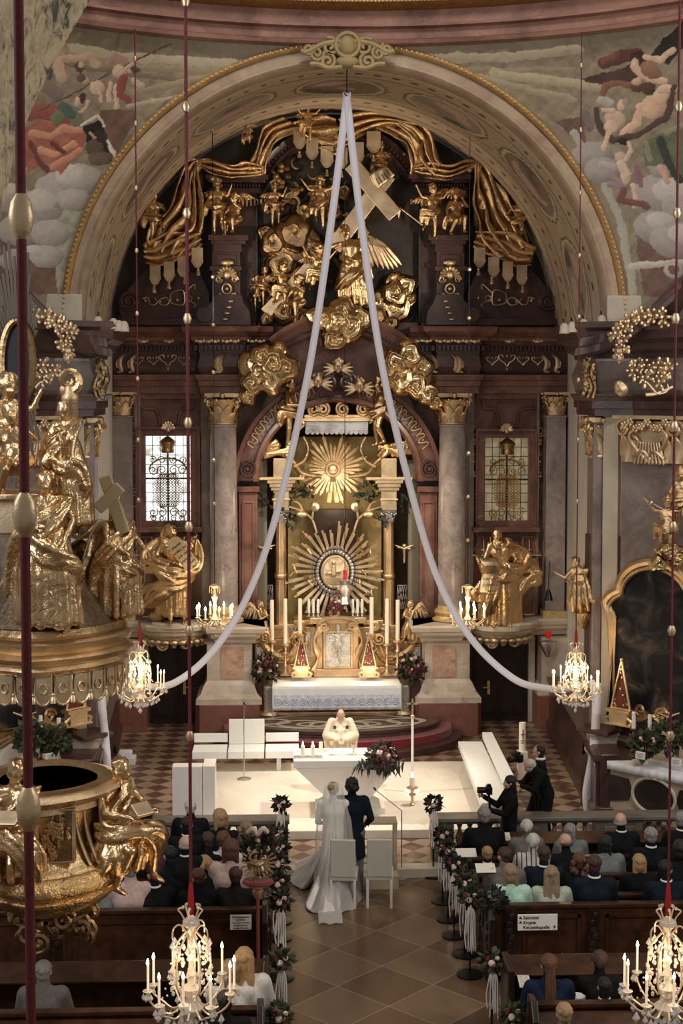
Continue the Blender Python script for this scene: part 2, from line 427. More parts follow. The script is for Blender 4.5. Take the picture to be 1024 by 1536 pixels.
# soffit of the chancel arch and vault
nu,nv=300,90
def sof(i,j):
    a=PI*i; t=j; R=arch_R(t); z0=lerp(zc,8.6,t)
    return (1+R*math.cos(a),lerp(AY0,AY1,t),z0+R*math.sin(a))
g=G().grid(sof,nu,nv)
o=struct('ceiling_vault',g,fresco,recalc=False)
def sofpaint(v):
    t=(v[:,1]-AY0)/(AY1-AY0); a=np.arctan2(v[:,2]-zc,v[:,0]-1); s=a*4.6
    base=np.array(hx('b09a7c',1.25)); c=np.tile(base,(len(v),1))
    c*=(1+.12*sn(s,t*8,3,1))[:,None]
    def band(t0,t1,colr,mask=None,k=1):
        m=(t>=t0)&(t<t1)
        if mask is not None:m&=mask
        c[m]=np.array(colr)*k
    band(0,.05,hx('a98a74',1.2)); band(.05,.065,hx('4a3528',1)); band(.2,.212,hx('6b5240',1)); band(.60,.612,hx('6b5240',1)); band(.79,.8,hx('5d4635',1)); band(.075,.085,hx('e0cda8'))
    # painted panels between ribs
    w=sn(s,t*6,2.2,4)
    for k in range(7):
        ac=PI*(k+.5)/7; da=np.abs(a-ac)*4.6
        e=(da/.75)**2+((t-.40)/.15)**2
        m=e<1; cc=np.array(hx('8f7462',1.1) if k%2 else hx('a2907c',1.1))
        c[m]=cc*(1+.35*w[m,None]); m=(e<1.25)&(e>=1); c[m]=hx('d8c6a2',1)
        m=(e<1.4)&(e>=1.25); c[m]=hx('6a5038',1)
        m=(e<.5)&(w>.1); c[m]=hx('c4a291',1.1); m=(e<.8)&(w<-.45); c[m]=hx('6d6457',1)
    sw=np.sin(s*5+np.sin(t*40)*1.5)
    m=(t>.22)&(t<.59)&(np.abs(sw)<.12)&(sn(s,t*9,1.3,9)>.05); c[m]*=.62
    # rows of dark painted studs
    for tc in (.14,.70,.9):
        f=(s/.34)%1-.5; e=(f*.34/.075)**2+((t-tc)*6.7/.07)**2; m=e<1; c[m]=hx('3a2a20'); m=(e>=1)&(e<1.9); c[m]=hx('d0b88c')
    return c
paint(o,sofpaint)
# stilted legs of the arch below the springing
for s,nm in((1,'right'),(-1,'left')):
    q=mx_([(5.5,24.6),(5.86,31.3)],s)
    struct('trim_impost_'+nm,G().slab([q[0],q[1],(q[1][0]+.05*s,q[1][1]),(q[0][0]+.4*s,q[0][1]+.3)],8.45,8.62),plaster_w,smooth=False)
# face moulding of the arch
def arcset(name,R,prof,m,Y=24.6,n=120,a0=-.02,a1=PI+.02,c=(1,zc)): return struct(name,G().arc(c,R,prof,a0,a1,n,Y),m,ang=50)
arcset('trim_arch_face',4.5,[(0,.3),(0,-.06),(.05,-.12),(.09,-.10),(.10,-.03),(.26,-.05),(.27,.3)],marble('painted_stucco',hx('8d7360',1.1),hx('ab967c',1.15),hx('6f5a48'),1.5,.6,2,.01))
arcset('trim_arch_edge',4.77,[(0,.3),(0,-.1),(.04,-.15),(.09,-.13),(.12,-.05),(.12,.3)],plain('ochre',hx('a98450',1.1),.6,0,.2,9))
g=G()
for i in range(170):
    a=PI*i/169; g.ell((1+4.83*math.cos(a),24.44,zc+4.83*math.sin(a)),.021,None,6)
struct('trim_arch_beads',g,gold_flat)
# pendentive sphere with fresco
RS=math.hypot(8.6,4.86)
NU,NV=800,380
PH=.80
def pen(i,j):
    z=lerp(8.5,13.36,j); ph=lerp(-PH,PH,i); r=math.sqrt(RS*RS-(z-zc)**2)
    return (1+r*math.sin(ph),16+r*math.cos(ph),z)
vs=[];idx={};fs=[]
P_=[pen(i/(NU-1),j/(NV-1)) for j in range(NV) for i in range(NU)]
for j in range(NV-1):
    for i in range(NU-1):
        q=(j*NU+i,j*NU+i+1,(j+1)*NU+i+1,(j+1)*NU+i)
        if all(P_[k][1]>24.68 for k in q): continue
        f=[]
        for k in q:
            if k not in idx: idx[k]=len(vs); vs.append(P_[k])
            f.append(idx[k])
        fs.append(f)
o=struct('ceiling_pendentive',G().add(vs,fs),fresco,recalc=False)
def proj(v):
    d=v-np.array(CAM); w=d@np.array(fw)
    return 512+F*(d@np.array(rt))/w, CY-F*(d@np.array(upv))/w
SHP=[]
def E(c,x,y,rx,ry,rot=0,k=1.15,sh=.35): SHP.append(('e',hx(c,k),x,y,rx,ry,math.radians(rot),sh))
def S(c,pts,w,k=1.15,sh=.3): SHP.append(('s',hx(c,k),pts,w,sh))
def PG(c,pts,k=1.15,sh=.25): SHP.append(('p',hx(c,k),pts,sh))
# left pendentive fresco (architecture, clouds, saint in red, angels)
PG('8a7a5f',[(90,45),(300,80),(420,110),(300,160),(200,260),(160,330),(0,400),(-40,200)])
S('b7a886',[(95,70),(190,86),(420,100)],7); S('93835f',[(95,84),(200,100),(400,110)],5); S('7b6a4d',[(98,96),(210,112),(330,128)],4)
S('94825f',[(200,140),(330,110)],5);S('a99a78',[(190,160),(290,140)],3)
PG('6f4b3b',[(150,165),(205,165),(205,180),(160,250),(150,200)]); PG('6e4c3c',[(0,340),(90,320),(85,440),(0,440)])
PG('9b9884',[(85,330),(175,230),(190,215),(215,180),(225,190),(150,280),(110,360),(95,440),(85,440)])
for x,y,r in((20,300,26),(55,312,34),(90,285,34),(120,270,30),(30,345,30),(75,350,26),(70,385,22),(20,390,20),(110,300,22)): E('a89c92',x,y,r*1.15,r*.8,0,1.2,.5)
for x,y,r in((15,285,16),(60,300,22),(105,262,20),(50,375,12)): E('c0b5a8',x,y,r*1.15,r*.7,0,1.2,.3)
S('8f3b22',[(30,170),(60,165),(100,175)],12);PG('9c4a2c',[(20,200),(60,180),(110,188),(128,200),(125,225),(90,262),(70,240),(40,262),(18,240),(10,215)])
S('c07a4f',[(48,200),(75,205),(95,192),(122,196)],5);S('c98458',[(60,225),(85,232),(110,215)],5);S('6d2c1a',[(45,215),(58,240),(70,255)],4);S('6a2a1a',[(80,215),(95,228)],4);S('b9683f',[(20,225),(30,250)],5);S('bd7146',[(78,250),(100,240),(118,225)],5)
S('6f6f55',[(85,180),(100,165),(112,170),(116,182)],9);S('4e6152',[(95,160),(105,172)],8);E('c9a07c',117,152,7,9,10);E('4a2f20',123,148,6,8,20);E('cba684',115,153,5,7,10)
S('c49d7c',[(120,168),(128,160),(132,152)],2.5);PG('251b15',[(125,190),(150,178),(168,232),(150,222),(130,215)]);S('cabfa5',[(122,188),(148,172),(156,190)],2.2);S('cfc4aa',[(160,208),(172,236)],2.5)
E('5d4a38',142,222,14,12);E('6a5340',150,238,18,10);E('3a2a20',150,205,12,9,30);S('b7906c',[(134,200),(142,208)],2)
S('c8a98a',[(38,255),(28,275),(22,288)],4)
S('a8886a',[(88,50),(96,75),(85,90)],9);S('b79372',[(85,90),(110,88),(135,84),(145,96)],6);S('ba9674',[(86,95),(92,115)],8);E('5a3c28',118,102,8,8);E('c09a78',121,98,5,5)
E('5f5550',66,108,14,15);E('7c706a',64,110,9,10);S('7e6a5c',[(50,120),(70,130),(85,140)],10);S('a38a74',[(62,122),(55,140)],5);E('b99776',128,120,6,6);E('6b4c38',122,116,6,7)
S('8f6a56',[(40,140),(60,150)],9);S('5d4630',[(60,165),(110,140),(150,118),(215,85),(258,65)],1.2)
S('a97c68',[(165,95),(175,85),(185,90)],6);E('c9a284',178,108,11,10,20);E('cba88c',145,132,11,11);S('c8a486',[(148,140),(152,152)],3);S('c9a588',[(165,125),(163,150)],4);S('c8a486',[(175,130),(174,162)],4);S('8a3020',[(185,118),(180,140),(192,150)],6);E('c9a080',195,104,6,6);E('5a4030',203,104,7,5);S('b5a58d',[(200,120),(210,128)],5);S('c39c7e',[(180,112),(200,95)],3)
# right pendentive fresco
PG('85755a',[(600,80),(870,70),(1060,40),(1060,420),(960,420),(900,280),(850,200),(760,150),(660,110)])
S('b4a482',[(600,88),(760,86),(870,74)],7);S('8d7d5c',[(640,103),(760,106),(860,104)],4);S('a49471',[(740,110),(900,130)],7);S('97886a',[(700,112),(860,150)],5)
PG('6a4a3c',[(830,180),(878,175),(878,215),(860,210)]);PG('6d4c3e',[(950,330),(1060,320),(1060,445),(965,445)]);
S('9f9a84',[(860,200),(900,260),(930,330),(950,440)],6);S('b0ab95',[(945,400),(1030,392)],5);E('a39a88',1010,405,14,14);E('6d4c3e',1010,405,8,8)
for x,y,r in((890,232,26),(905,255,24),(1000,290,42),(1040,310,40),(985,340,30),(1015,360,34),(1000,250,24)): E('968a80',x,y,r*1.2,r*.8,0,1.2,.5)
for x,y,r in((1010,285,26),(990,330,18),(1025,350,20)): E('b0a59a',x,y,r*1.2,r*.7,0,1.2,.3)
S('5d2e22',[(905,95),(930,85),(955,80)],9);S('74402e',[(905,92),(925,82)],5);PG('4a3326',[(872,118),(910,108),(950,95),(955,120),(920,128),(885,124)]);S('7a4a30',[(903,140),(908,128),(925,125),(945,128)],5)
PG('2f2a28',[(972,85),(990,62),(1024,30),(1040,60),(1000,95)])
E('3c2318',957,88,13,13);E('c49a76',952,94,6,6);S('c39a76',[(950,100),(965,115),(995,122)],6);E('8a5f40',975,105,17,12,25);S('c79f7c',[(968,85),(990,90),(1010,75)],4.5)
E('5a3a26',955,130,10,8);E('bb906c',955,122,8,6);E('50301e',972,132,10,9);E('c59a74',978,160,22,18,-20);E('c9a07a',990,145,12,12);S('c59b76',[(958,160),(955,185),(935,200)],6.5);S('c79f7a',[(990,135),(1015,132)],6)
S('50382c',[(893,165),(900,195),(920,212),(960,200),(1000,175),(1012,130)],4.5)
E('bb9a78',922,178,15,14,15);E('c6a585',915,190,11,10);S('bf9d7c',[(905,165),(920,165)],4);E('c4a27e',932,158,7,8);E('9b836a',938,154,5,7);S('c4a27e',[(912,200),(905,222)],3.5);S('a3968a',[(900,150),(915,155)],6);S('70645a',[(875,170),(885,190)],6)
PG('5d6146',[(962,215),(985,202),(1005,195),(1060,170),(1060,270),(1010,262),(1000,245),(968,252)]);S('7d7d5a',[(968,215),(975,240)],5);S('343a2c',[(990,210),(1005,250),(1020,270)],6);S('84835f',[(1000,200),(1030,185)],4);S('b98a66',[(990,250),(1000,272)],5)
E('b7967a',930,235,8,8);E('2a2320',935,213,9,5);S('bf9f82',[(938,240),(945,225),(942,215)],3.5);E('c2a183',938,268,8,9);S('c2a183',[(948,278),(953,310)],3.8);S('bfa085',[(930,245),(940,262)],7);S('8f7470',[(915,262),(930,280),(915,278)],5);S('a3938a',[(903,248),(920,250)],6);S('6f4038',[(935,285),(930,300),(955,305),(970,310)],5);S('84585a',[(955,250),(960,275)],5)
def fpaint(v):
    x,y=proj(v); x=x+2.2*sn(x,y,.09,1)+1.2*sn(x,y,.25,5); y=y+2.2*sn(x,y,.08,3)+1.2*sn(x,y,.27,8)
    c=np.tile(np.array(hx('84745a',1.1)),(len(v),1)); c*=(1+.15*sn(x,y,.03,2))[:,None]
    for s in SHP:
        if s[0]=='e':
            _,cl,cx,cy,rx,ry,ro,sh=s; dx=x-cx;dy=y-cy; u=(dx*math.cos(ro)+dy*math.sin(ro))/rx; w=(-dx*math.sin(ro)+dy*math.cos(ro))/ry
            r=u*u+w*w; m=r<1; k=1+sh*(-(u+1.2*w)*.45)-sh*.35*r; 
        elif s[0]=='s':
            _,cl,pts,w_,sh=s; d=np.full(len(v),1e9); sg=np.zeros(len(v))
            for (ax,ay),(bx,by) in zip(pts[:-1],pts[1:]):
                L2=(bx-ax)**2+(by-ay)**2; t=np.clip(((x-ax)*(bx-ax)+(y-ay)*(by-ay))/L2,0,1); ex=x-ax-t*(bx-ax);ey=y-ay-t*(by-ay); dd=np.hypot(ex,ey)
                n=dd<d; d=np.where(n,dd,d); sg=np.where(n,-(ex*.5+ey)/w_,sg)
            m=d<w_; k=1+sh*sg*.8
        else:
            _,cl,pts,sh=s; m=np.zeros(len(v),bool); n=len(pts)
            for i in range(n):
                (x1,y1),(x2,y2)=pts[i],pts[(i+1)%n]
                if y1==y2: continue
                cr=((y1>y)!=(y2>y))&(x<(x2-x1)*(y-y1)/(y2-y1)+x1); m^=cr
            k=1+sh*sn(x,y,.11,cl[0]*50)+sh*.5*sn(x,y,.35,7)
        c[m]=np.array(cl)[None]*np.clip(k[m],.3,1.7)[:,None]
    return np.clip(c,0,.9)
paint(o,fpaint)
# dome ring
circ=[(1+8.45*math.sin(a),16+8.45*math.cos(a)) for a in [2*PI*i/96 for i in range(96)]]
dome_red=marble('dome_red',hx('5e3a30',1.1),hx('936a58',1.2),hx('b08c78'),.9,.5,1.2,.01)
struct('trim_dome_band',G().mould(circ,[(-.05,13.28),(.06,13.3),(.08,13.36),(-.1,13.42),(-.1,13.58),(.02,13.6),(.02,13.64),(-.14,13.66),(-.14,13.92)],True),dome_red)
struct('trim_dome_gilt',G().mould(circ,[(-.14,13.90),(.02,13.92),(.10,13.97),(.06,14.02),(.14,14.06),(.16,14.12),(.02,14.16),(-.14,14.2)],True),plain('old_gilt',hx('8a6230',1.1),.45,.4,.3,12))
struct('trim_dome_drum',G().mould(circ,[(-.1,14.18),(-.1,14.35),(.1,14.4),(.1,14.5),(-.12,14.55),(-.15,15.4)],True),dome_red)
g=G()
for i in range(260):
    a=-1.0+2.0*i/259; g.ell((1+8.3*math.sin(a),16+8.3*math.cos(a),14.0),.035,None,6)
struct('trim_dome_beads',g,gold_flat)
# crossing arch rib at far left
g=G()
pts=[P(-30,420,21.3),P(0,330,21.3),P(22,235,21.3),P(58,140,21.3),P(100,60,21.3),P(150,-25,21.3)]
pts=bez(pts,6); vs=[];fs=[]
for p in pts: vs+= [p,p+Vector((-1.6,-1.2,.3)),p+Vector((-1.6,-1.0,.8))]
for i in range(len(pts)-1): fs+=[(3*i,3*i+1,3*i+4,3*i+3),(3*i+1,3*i+2,3*i+5,3*i+4)]
m,nt,b=mat('rib_paint'); co=coord(nt,'Object',(3,3,.8),(0,.5,0)); f=noise_n(nt,co,2.5,5,.6,1.2)
L(nt,ramp(nt,f,[(.35,hx('3a342b')),(.45,hx('7d7058',1.1)),(.6,hx('94866a',1.2)),(.7,hx('6a5a48'))]),b.inputs['Base Color']); b.inputs['Roughness'].default_value=.7
struct('trim_crossing_rib',G().add(vs,fs),m,recalc=False)
# world and lights
w=bpy.data.worlds.new('church_air'); sc.world=w; w.use_nodes=True
bg=w.node_tree.nodes['Background']; bg.inputs[0].default_value=(1,.93,.84,1); bg.inputs[1].default_value=.25
def area(name,loc,tgt,size,power,c=(1,.95,.88),sy=None):
    l=bpy.data.lights.new(name,'AREA'); l.energy=power; l.color=c; l.shape='RECTANGLE'; l.size=size; l.size_y=sy or size
    o=bpy.data.objects.new(name,l); col.objects.link(o); o.location=loc
    o.rotation_euler=(Vector(tgt)-Vector(loc)).to_track_quat('-Z','Y').to_euler(); return o
def spot(name,loc,tgt,power,ang=50,c=(1,.86,.68),r=.15,blend=.6):
    l=bpy.data.lights.new(name,'SPOT'); l.energy=power; l.color=c; l.spot_size=math.radians(ang); l.spot_blend=blend; l.shadow_soft_size=r
    o=bpy.data.objects.new(name,l); col.objects.link(o); o.location=loc
    o.rotation_euler=(Vector(tgt)-Vector(loc)).to_track_quat('-Z','Y').to_euler(); return o
def point(name,loc,power,c=(1,.72,.42),r=.1):
    l=bpy.data.lights.new(name,'POINT'); l.energy=power; l.color=c; l.shadow_soft_size=r
    o=bpy.data.objects.new(name,l); col.objects.link(o); o.location=loc; return o
area('nave_window_light_left',(-8.5,8,11),(1,27,3),3,650,(.96,.97,1),4)
area('nave_window_light_right',(10.5,10,11),(0,26,3),3,650,(1,.95,.9),4)
spot('cornice_spot_left',P(172,484,24.6)+Vector((.5,-.5,.2)),(1.8,24.8,.2),2600,42,(1,.9,.76))
spot('cornice_spot_right',P(880,484,24.6)+Vector((-.5,-.5,.2)),(.2,24.8,.2),2600,42,(1,.9,.76))
spot('altar_spot_left',P(180,486,25.6)+Vector((.3,.2,.35)),(2.2,31,3.6),1500,44,(1,.84,.62))
spot('altar_spot_right',P(868,486,25.6)+Vector((-.3,.2,.35)),(0,31,3.6),1500,44,(1,.84,.62))
area('dome_lantern_light',(1,14,21),(1,24,8),3,800,(1,.94,.86))
spot('attic_spot_left',P(186,488,26)+Vector((.1,.4,.35)),(1.5,31,11.5),500,60,(1,.82,.6))
spot('attic_spot_right',P(846,488,26)+Vector((-.1,.4,.35)),(.5,31,11.5),500,60,(1,.82,.6))
sc.view_settings.view_transform='Standard'; sc.view_settings.look='None'; sc.view_settings.gamma=1; sc.view_settings.exposure=0
V=Vector
def base_pose(kind='stand'):
    if kind=='stand':
        J=dict(pel=(0,0,.97),che=(0,.01,1.28),nek=(0,.02,1.46),hed=(0,0,1.62),sl=(.19,.01,1.41),sr=(-.19,.01,1.41),el=(.25,.04,1.12),er=(-.25,.04,1.12),
          hl=(.24,-.10,.90),hr=(-.24,-.10,.90),pl=(.09,0,.93),pr=(-.09,0,.93),kl=(.10,-.03,.50),kr=(-.10,-.03,.50),al=(.10,.03,.09),ar=(-.10,.03,.09),look=(0,-1,0))
    else:
        J=dict(pel=(0,.02,.56),che=(0,.05,.88),nek=(0,.05,1.06),hed=(0,.02,1.22),sl=(.19,.05,1.01),sr=(-.19,.05,1.01),el=(.25,-.02,.76),er=(-.25,-.02,.76),
          hl=(.10,-.27,.66),hr=(-.10,-.27,.66),pl=(.09,0,.54),pr=(-.09,0,.54),kl=(.11,-.44,.52),kr=(-.11,-.44,.52),al=(.11,-.40,.09),ar=(-.11,-.40,.09),look=(0,-1,0))
    return {k:V(v) for k,v in J.items()}
def head_m(g,c,look,s=1,face=True,up=None,ears=True):
    c=V(c);f=V(look).normalized(); u=V(up) if up else V((0,0,1)); r=f.cross(u).normalized(); u=r.cross(f)
    R=Matrix((r,-f,u)).transposed()   # local -Y is the face
    g.ell(c+R@V((0,.012,.02))*s,(.074*s,.092*s,.088*s),R,14)
    g.ell(c+R@V((0,-.022,-.045))*s,(.056*s,.062*s,.062*s),R,12)
    g.ell(c+R@V((0,-.055,-.088))*s,(.028*s,.024*s,.022*s),R,8)
    if face:
        g.cap(c+R@V((0,-.085,.005))*s,c+R@V((0,-.108,-.032))*s,.009*s,.015*s,6)
        g.cap(c+R@V((-.04,-.072,.022))*s,c+R@V((.04,-.072,.022))*s,.013*s,.013*s,6)
        for q in(-1,1):
            g.ell(c+R@V((.036*q,-.066,-.028))*s,.020*s,None,8)
        g.cap(c+R@V((-.02,-.083,-.058))*s,c+R@V((.02,-.083,-.058))*s,.009*s,.009*s,6)
    if ears:
        for q in(-1,1): g.ell(c+R@V((.076*q,.005,-.012))*s,(.012*s,.02*s,.032*s),R,8)
    return R
def hand_m(g,w,d,pal,s=1,curl=.5,side=1):
    "palm and five fingers; d = pointing direction, pal = direction the palm faces"
    w=V(w);d=V(d).normalized();p=V(pal);p=(p-d*p.dot(d)).normalized();x=d.cross(p)*side
    for k in(-1,1): g.cap(w+x*.013*k*s,w+d*.075*s+x*.026*k*s,.019*s,.015*s,8)
    for i,(o,l) in enumerate(((-.033,.066),(-.011,.078),(.011,.072),(.032,.056))):
        a=w+d*.085*s+x*(-o)*s; q=a
        for j,fr in enumerate((.42,.32,.26)):
            th=curl*(.5+j*.75); v=(d*math.cos(th)+p*math.sin(th)).normalized()
            q2=q+v*l*fr*s; g.cap(q,q2,(.0095-.001*j)*s,(.0085-.001*j)*s,6); q=q2
    a=w+d*.03*s+x*.03*s; b=a+(d*.6+x*.7+p*.35).normalized()*.038*s; c=b+(d*.9+p*(.3+.4*curl)).normalized()*.032*s
    g.cap(a,b,.013*s,.011*s,6); g.cap(b,c,.011*s,.009*s,6)
def limbs(g,J,k=1,fat=1,hands=True,curl=.5,legs=True,hp=None):
    for s in'lr':
        g.chain([J['s'+s],J['e'+s],J['h'+s]],[.052*k*fat,.040*k*fat,.027*k*fat])
        e=J['h'+s]-J['e'+s]; 
        if hands:
            tgt=(hp or {}).get(s,V((0,0,-1)) if abs(e.normalized().z)<.8 else V(((-1 if s=='l' else 1),0,0)))
            hand_m(g,J['h'+s],e,tgt,k*(1.15 if fat>1.2 else 1),curl,1 if s=='l' else -1)
        if legs:
            g.chain([J['p'+s],J['k'+s],J['a'+s]],[.088*k*fat,.058*k*fat,.036*k*fat])
            g.ell(lerp(J['k'+s],J['a'+s],.3)+V((0,.015*k,0)),(.052*k*fat,.055*k*fat,.10*k),None,8)
            t=J.get('t'+s) or J['a'+s]+V((0,-.17*k,-.05*k))
            g.chain([J['a'+s]+V((0,.02*k,-.03*k)),lerp(J['a'+s],t,.5)+V((0,0,-.015*k)),t],[.038*k,.036*k,.022*k])
def torso(g,J,k=1,fat=1):
    sx=(J['sl']-J['sr']).normalized()
    for q in(-1,1):
        g.chain([J['pel']+sx*.062*q*k,lerp(J['pel'],J['che'],.5)+sx*.05*q*k,J['che']+sx*.075*q*k],[.108*k*fat,.10*k*fat,.108*k*fat])
        g.cap(J['che']+sx*.09*q*k,J['s'+('l' if q>0 else 'r')]-sx*q*.02*k,.085*k*fat,.062*k*fat)
    g.cap(J['che'],J['nek'],.10*k*fat,.06*k*fat); g.cap(J['sl'],J['sr'],.056*k*fat,.056*k*fat)
    g.cap(J['nek'],lerp(J['nek'],J['hed'],.6),.055*k*fat,.052*k*fat)
def person_mesh(J,vox=.016,k=1,fat=1,hs=1,curl=.5,face=True,hands=True,extra=None,legs=True,smooth=2,hp=None):
    g=G(); torso(g,J,k,fat); limbs(g,J,k,fat,hands,curl,legs,hp); head_m(g,J['hed'],J['look'],k*hs,face)
    if extra: extra(g,J)
    return remesh(g,vox,smooth)
def skirt(g,c,rw,cz,hem,hr,n,r0,r1,rg,fl=(0,0),a0=0,a1=2*PI):
    "fluted cloth from waist ring at c to hem ring at height hem"
    c=V(c); n=int(n*1.35); r0*=.85; r1*=.85
    for i in range(n):
        a=a0+(a1-a0)*(i+.3*rg.random())/n; j=.8+.4*rg.random()
        p=c+V((rw[0]*math.cos(a),rw[1]*math.sin(a),0)); q=V((c.x+hr[0]*math.cos(a)*j+fl[0],c.y+hr[1]*math.sin(a)*j+fl[1],hem+.04*rg.random()))
        m=lerp(p,q,.5)+V((rw[0]*.35*math.cos(a),rw[1]*.35*math.sin(a),0))
        g.chain([p,m,q],[r0,lerp(r0,r1,.5)*(.8+.5*rg.random()),r1*(.8+.5*rg.random())],8)
    g.lathe([(rw[0]*.8,0),(hr[0]*.75,hem-c.z+.01)],c,14,1,(hr[1]/hr[0])*.9)
def swath(g,pts,r,n,sp,rg,flat=None):
    "bundle of parallel folds along a curve"
    pts=bez(pts,5); m=len(pts); r*=.74; n=int(n*1.7)
    for i in range(n):
        o=V(((rg.random()-.5)*sp,(rg.random()-.5)*sp*.5,(rg.random()-.5)*sp)); ph=rg.random()*6
        q=[p+o*(.6+.7*math.sin(PI*k/(m-1)))+V((0,0,.25*sp*math.sin(ph+k*.35))) for k,p in enumerate(pts)]
        g.tube(q,[r*(.6+.6*math.sin(PI*(k+.6)/(m+.2))) for k in range(m)],7)
def hairb(g,c,s,rg,n=26,front=False,r=.026,low=-.03):
    for i in range(n):
        a=rg.random()*2*PI; z=rg.random()*1.0
        x=V((math.cos(a),math.sin(a)*1.1+.12,0))*math.sqrt(max(0,1-z*z)); 
        if x.y<-.55 and z<.45: continue
        g.ell(V(c)+V((x.x*.078*s,x.y*.085*s+.01*s,(.03+z*.075)*s if rg.random()<.7 else low*s)),r*s*(.7+.6*rg.random()),None,7)
def wing_g(root,tip,drop,n=9,s=1,yb=.12):
    "layered feather wing from root to tip; feathers hang along drop"
    g=G(); root=V(root);tip=V(tip);drop=V(drop)
    spine=bez([root,lerp(root,tip,.35)+V((0,yb*s,.16*s)),lerp(root,tip,.75)+V((0,yb*s,.10*s)),tip],6)
    g.tube(spine,[.05*s*(1-.6*i/(len(spine)-1)) for i in range(len(spine))],8)
    for lay,(ll,ww,yo) in enumerate(((1,.055,.0),(.62,.05,-.02),(.34,.045,-.04))):
        m=n+lay*2
        for i in range(m):
            t=(i+.5)/m; p=spine[int(t*(len(spine)-1))]; d=(drop*(.75+.5*math.sin(PI*t*.9))+(tip-root)*.55*t*t)*ll
            q=p+V((0,yo*s,0)); e=q+d
            mid=lerp(q,e,.55)+V((0,-.03*s,0))
            g.tube([q,mid,lerp(q,e,.85),e],[.02*s,ww*s,ww*.85*s,.012*s],6,flat=1,up=None)
    return g
def xform(me,M):
    me.transform(M); return me
def Rz(a): return Matrix.Rotation(a,4,'Z')
def put_fig(name,me,m,loc,rz=0,scale=1,label=None,cat='statue',group=None,rx=0,ry=0,parent=None):
    o=mkobj(name,me,m,parent,True,ang=180); o.location=loc; o.rotation_euler=(rx,ry,rz); o.scale=(scale,)*3
    if label: tag(o,label,cat,group)
    return o
# ---------- little angels (putti): four poses kept as meshes
def putto_pose(i):
    k=.56
    J=base_pose('stand' if i in(0,2,3) else 'sit'); 
    for q in J:
        if q!='look': J[q]=J[q]*k
    J['hed']=J['nek']+V((0,-.01,.125)); J['look']=V((.2,-1,-.15))
    if i==0: J['el']=V((.19,-.05,.72));J['hl']=V((.26,-.10,.90));J['er']=V((-.18,-.03,.62));J['hr']=V((-.10,-.16,.60));J['kl']=V((.08,-.10,.30));J['al']=V((.10,.02,.09))
    if i==1: J['el']=V((.17,-.10,.50));J['hl']=V((.06,-.18,.60));J['er']=V((-.2,-.02,.42));J['hr']=V((-.22,-.12,.30));J['kr']=V((-.10,-.24,.24));J['ar']=V((-.16,-.10,.02));J['look']=V((-.5,-1,.2))
    if i==2: J['el']=V((.22,.0,.80));J['hl']=V((.34,-.04,.94));J['er']=V((-.22,0,.80));J['hr']=V((-.33,-.06,.95));J['kr']=V((-.10,.05,.30));J['ar']=V((-.12,.24,.22));J['look']=V((.3,-1,.4))
    if i==3: J['el']=V((.20,-.10,.62));J['hl']=V((.05,-.25,.66));J['er']=V((-.20,-.10,.62));J['hr']=V((-.10,-.28,.62));J['kl']=V((.12,-.14,.34));J['al']=V((.05,.02,.18));J['look']=V((-.4,-1,-.5))
    return J
def putto_mesh(i,vox=.016):
    rg=random.Random(30+i); J=putto_pose(i); g=G(); torso(g,J,.60,1.18); limbs(g,J,.60,1.25,True,.6); R=head_m(g,J['hed'],J['look'],1.02,True)
    g.ell(J['pel']+V((0,-.03,.06)),(.085,.08,.08),None,10)
    hairb(g,J['hed'],1.05,rg,34)
    swath(g,[J['pel']+V((.16,-.02,.02)),J['pel']+V((0,-.13,-.05)),J['pel']+V((-.17,0,.0)),J['pel']+V((-.22,.05,-.2))],.03,5,.10,rg)
    return remesh(g,vox,1)
PUT=[putto_mesh(i) for i in range(4)]
def putto_wings():
    g=G()
    for q in(-1,1): g.merge(wing_g((.04*q,.06,.74),(.30*q,.16,.84),(.05*q,.02,-.17),6,.55))
    return g
pw=putto_wings(); PWM=None
def putto(i,px,py,Y,sc_=1,rz=0,rx=0,ry=0,m=None,label='',wings=True,cat='cherub figure',group='gilded putti of the altar'):
    global PWM
    loc=P(px,py,Y); o=put_fig('putto',PUT[i] if not PUT[i].materials or PUT[i].materials[0]==(m or gold) else PUT[i].copy(),m or gold,loc,rz,sc_,label,cat,group,rx,ry)
    if wings:
        if PWM is None:
            w=pw.build('wings',gold,None,world=False); PWM=w.data; bpy.data.objects.remove(w)
        w=bpy.data.objects.new('wings',PWM); w.scale=(.72,.72,.72); w.location=(0,.04,.2); col.objects.link(w); w.parent=o; KID.setdefault(o.name,[]).append(w)
    return o
# ---------- swirling clouds
def swirl(g,c,r,d,turns=1.6,nz=40,na=44,seed=0,tilt=0,amp=.16,sq=1):
    "one curled cloud boss facing the nave: a dome with spiral rims"
    rg=random.Random(seed); c=V(c); ph=rg.random()*6; fl=rg.choice((-1,1)); vs=[]
    def fn(i,j):
        a=2*PI*i; q=j; wob=1+.09*math.sin(3*a+ph)+.06*math.sin(5*a+ph*2)
        rr=r*q*wob; sp=(q*turns*1.6+fl*a/(2*PI))%1
        h=math.sqrt(max(0,1-q**2.4))*d; h+=amp*d*(sp**2.2)*(1-q**6)*min(1,q*4)
        x=rr*math.cos(a);z=rr*math.sin(a)*sq
        return (c.x+x*math.cos(tilt)-z*math.sin(tilt),c.y-h,c.z+x*math.sin(tilt)+z*math.cos(tilt))
    g.grid(fn,na,nz,True); return g
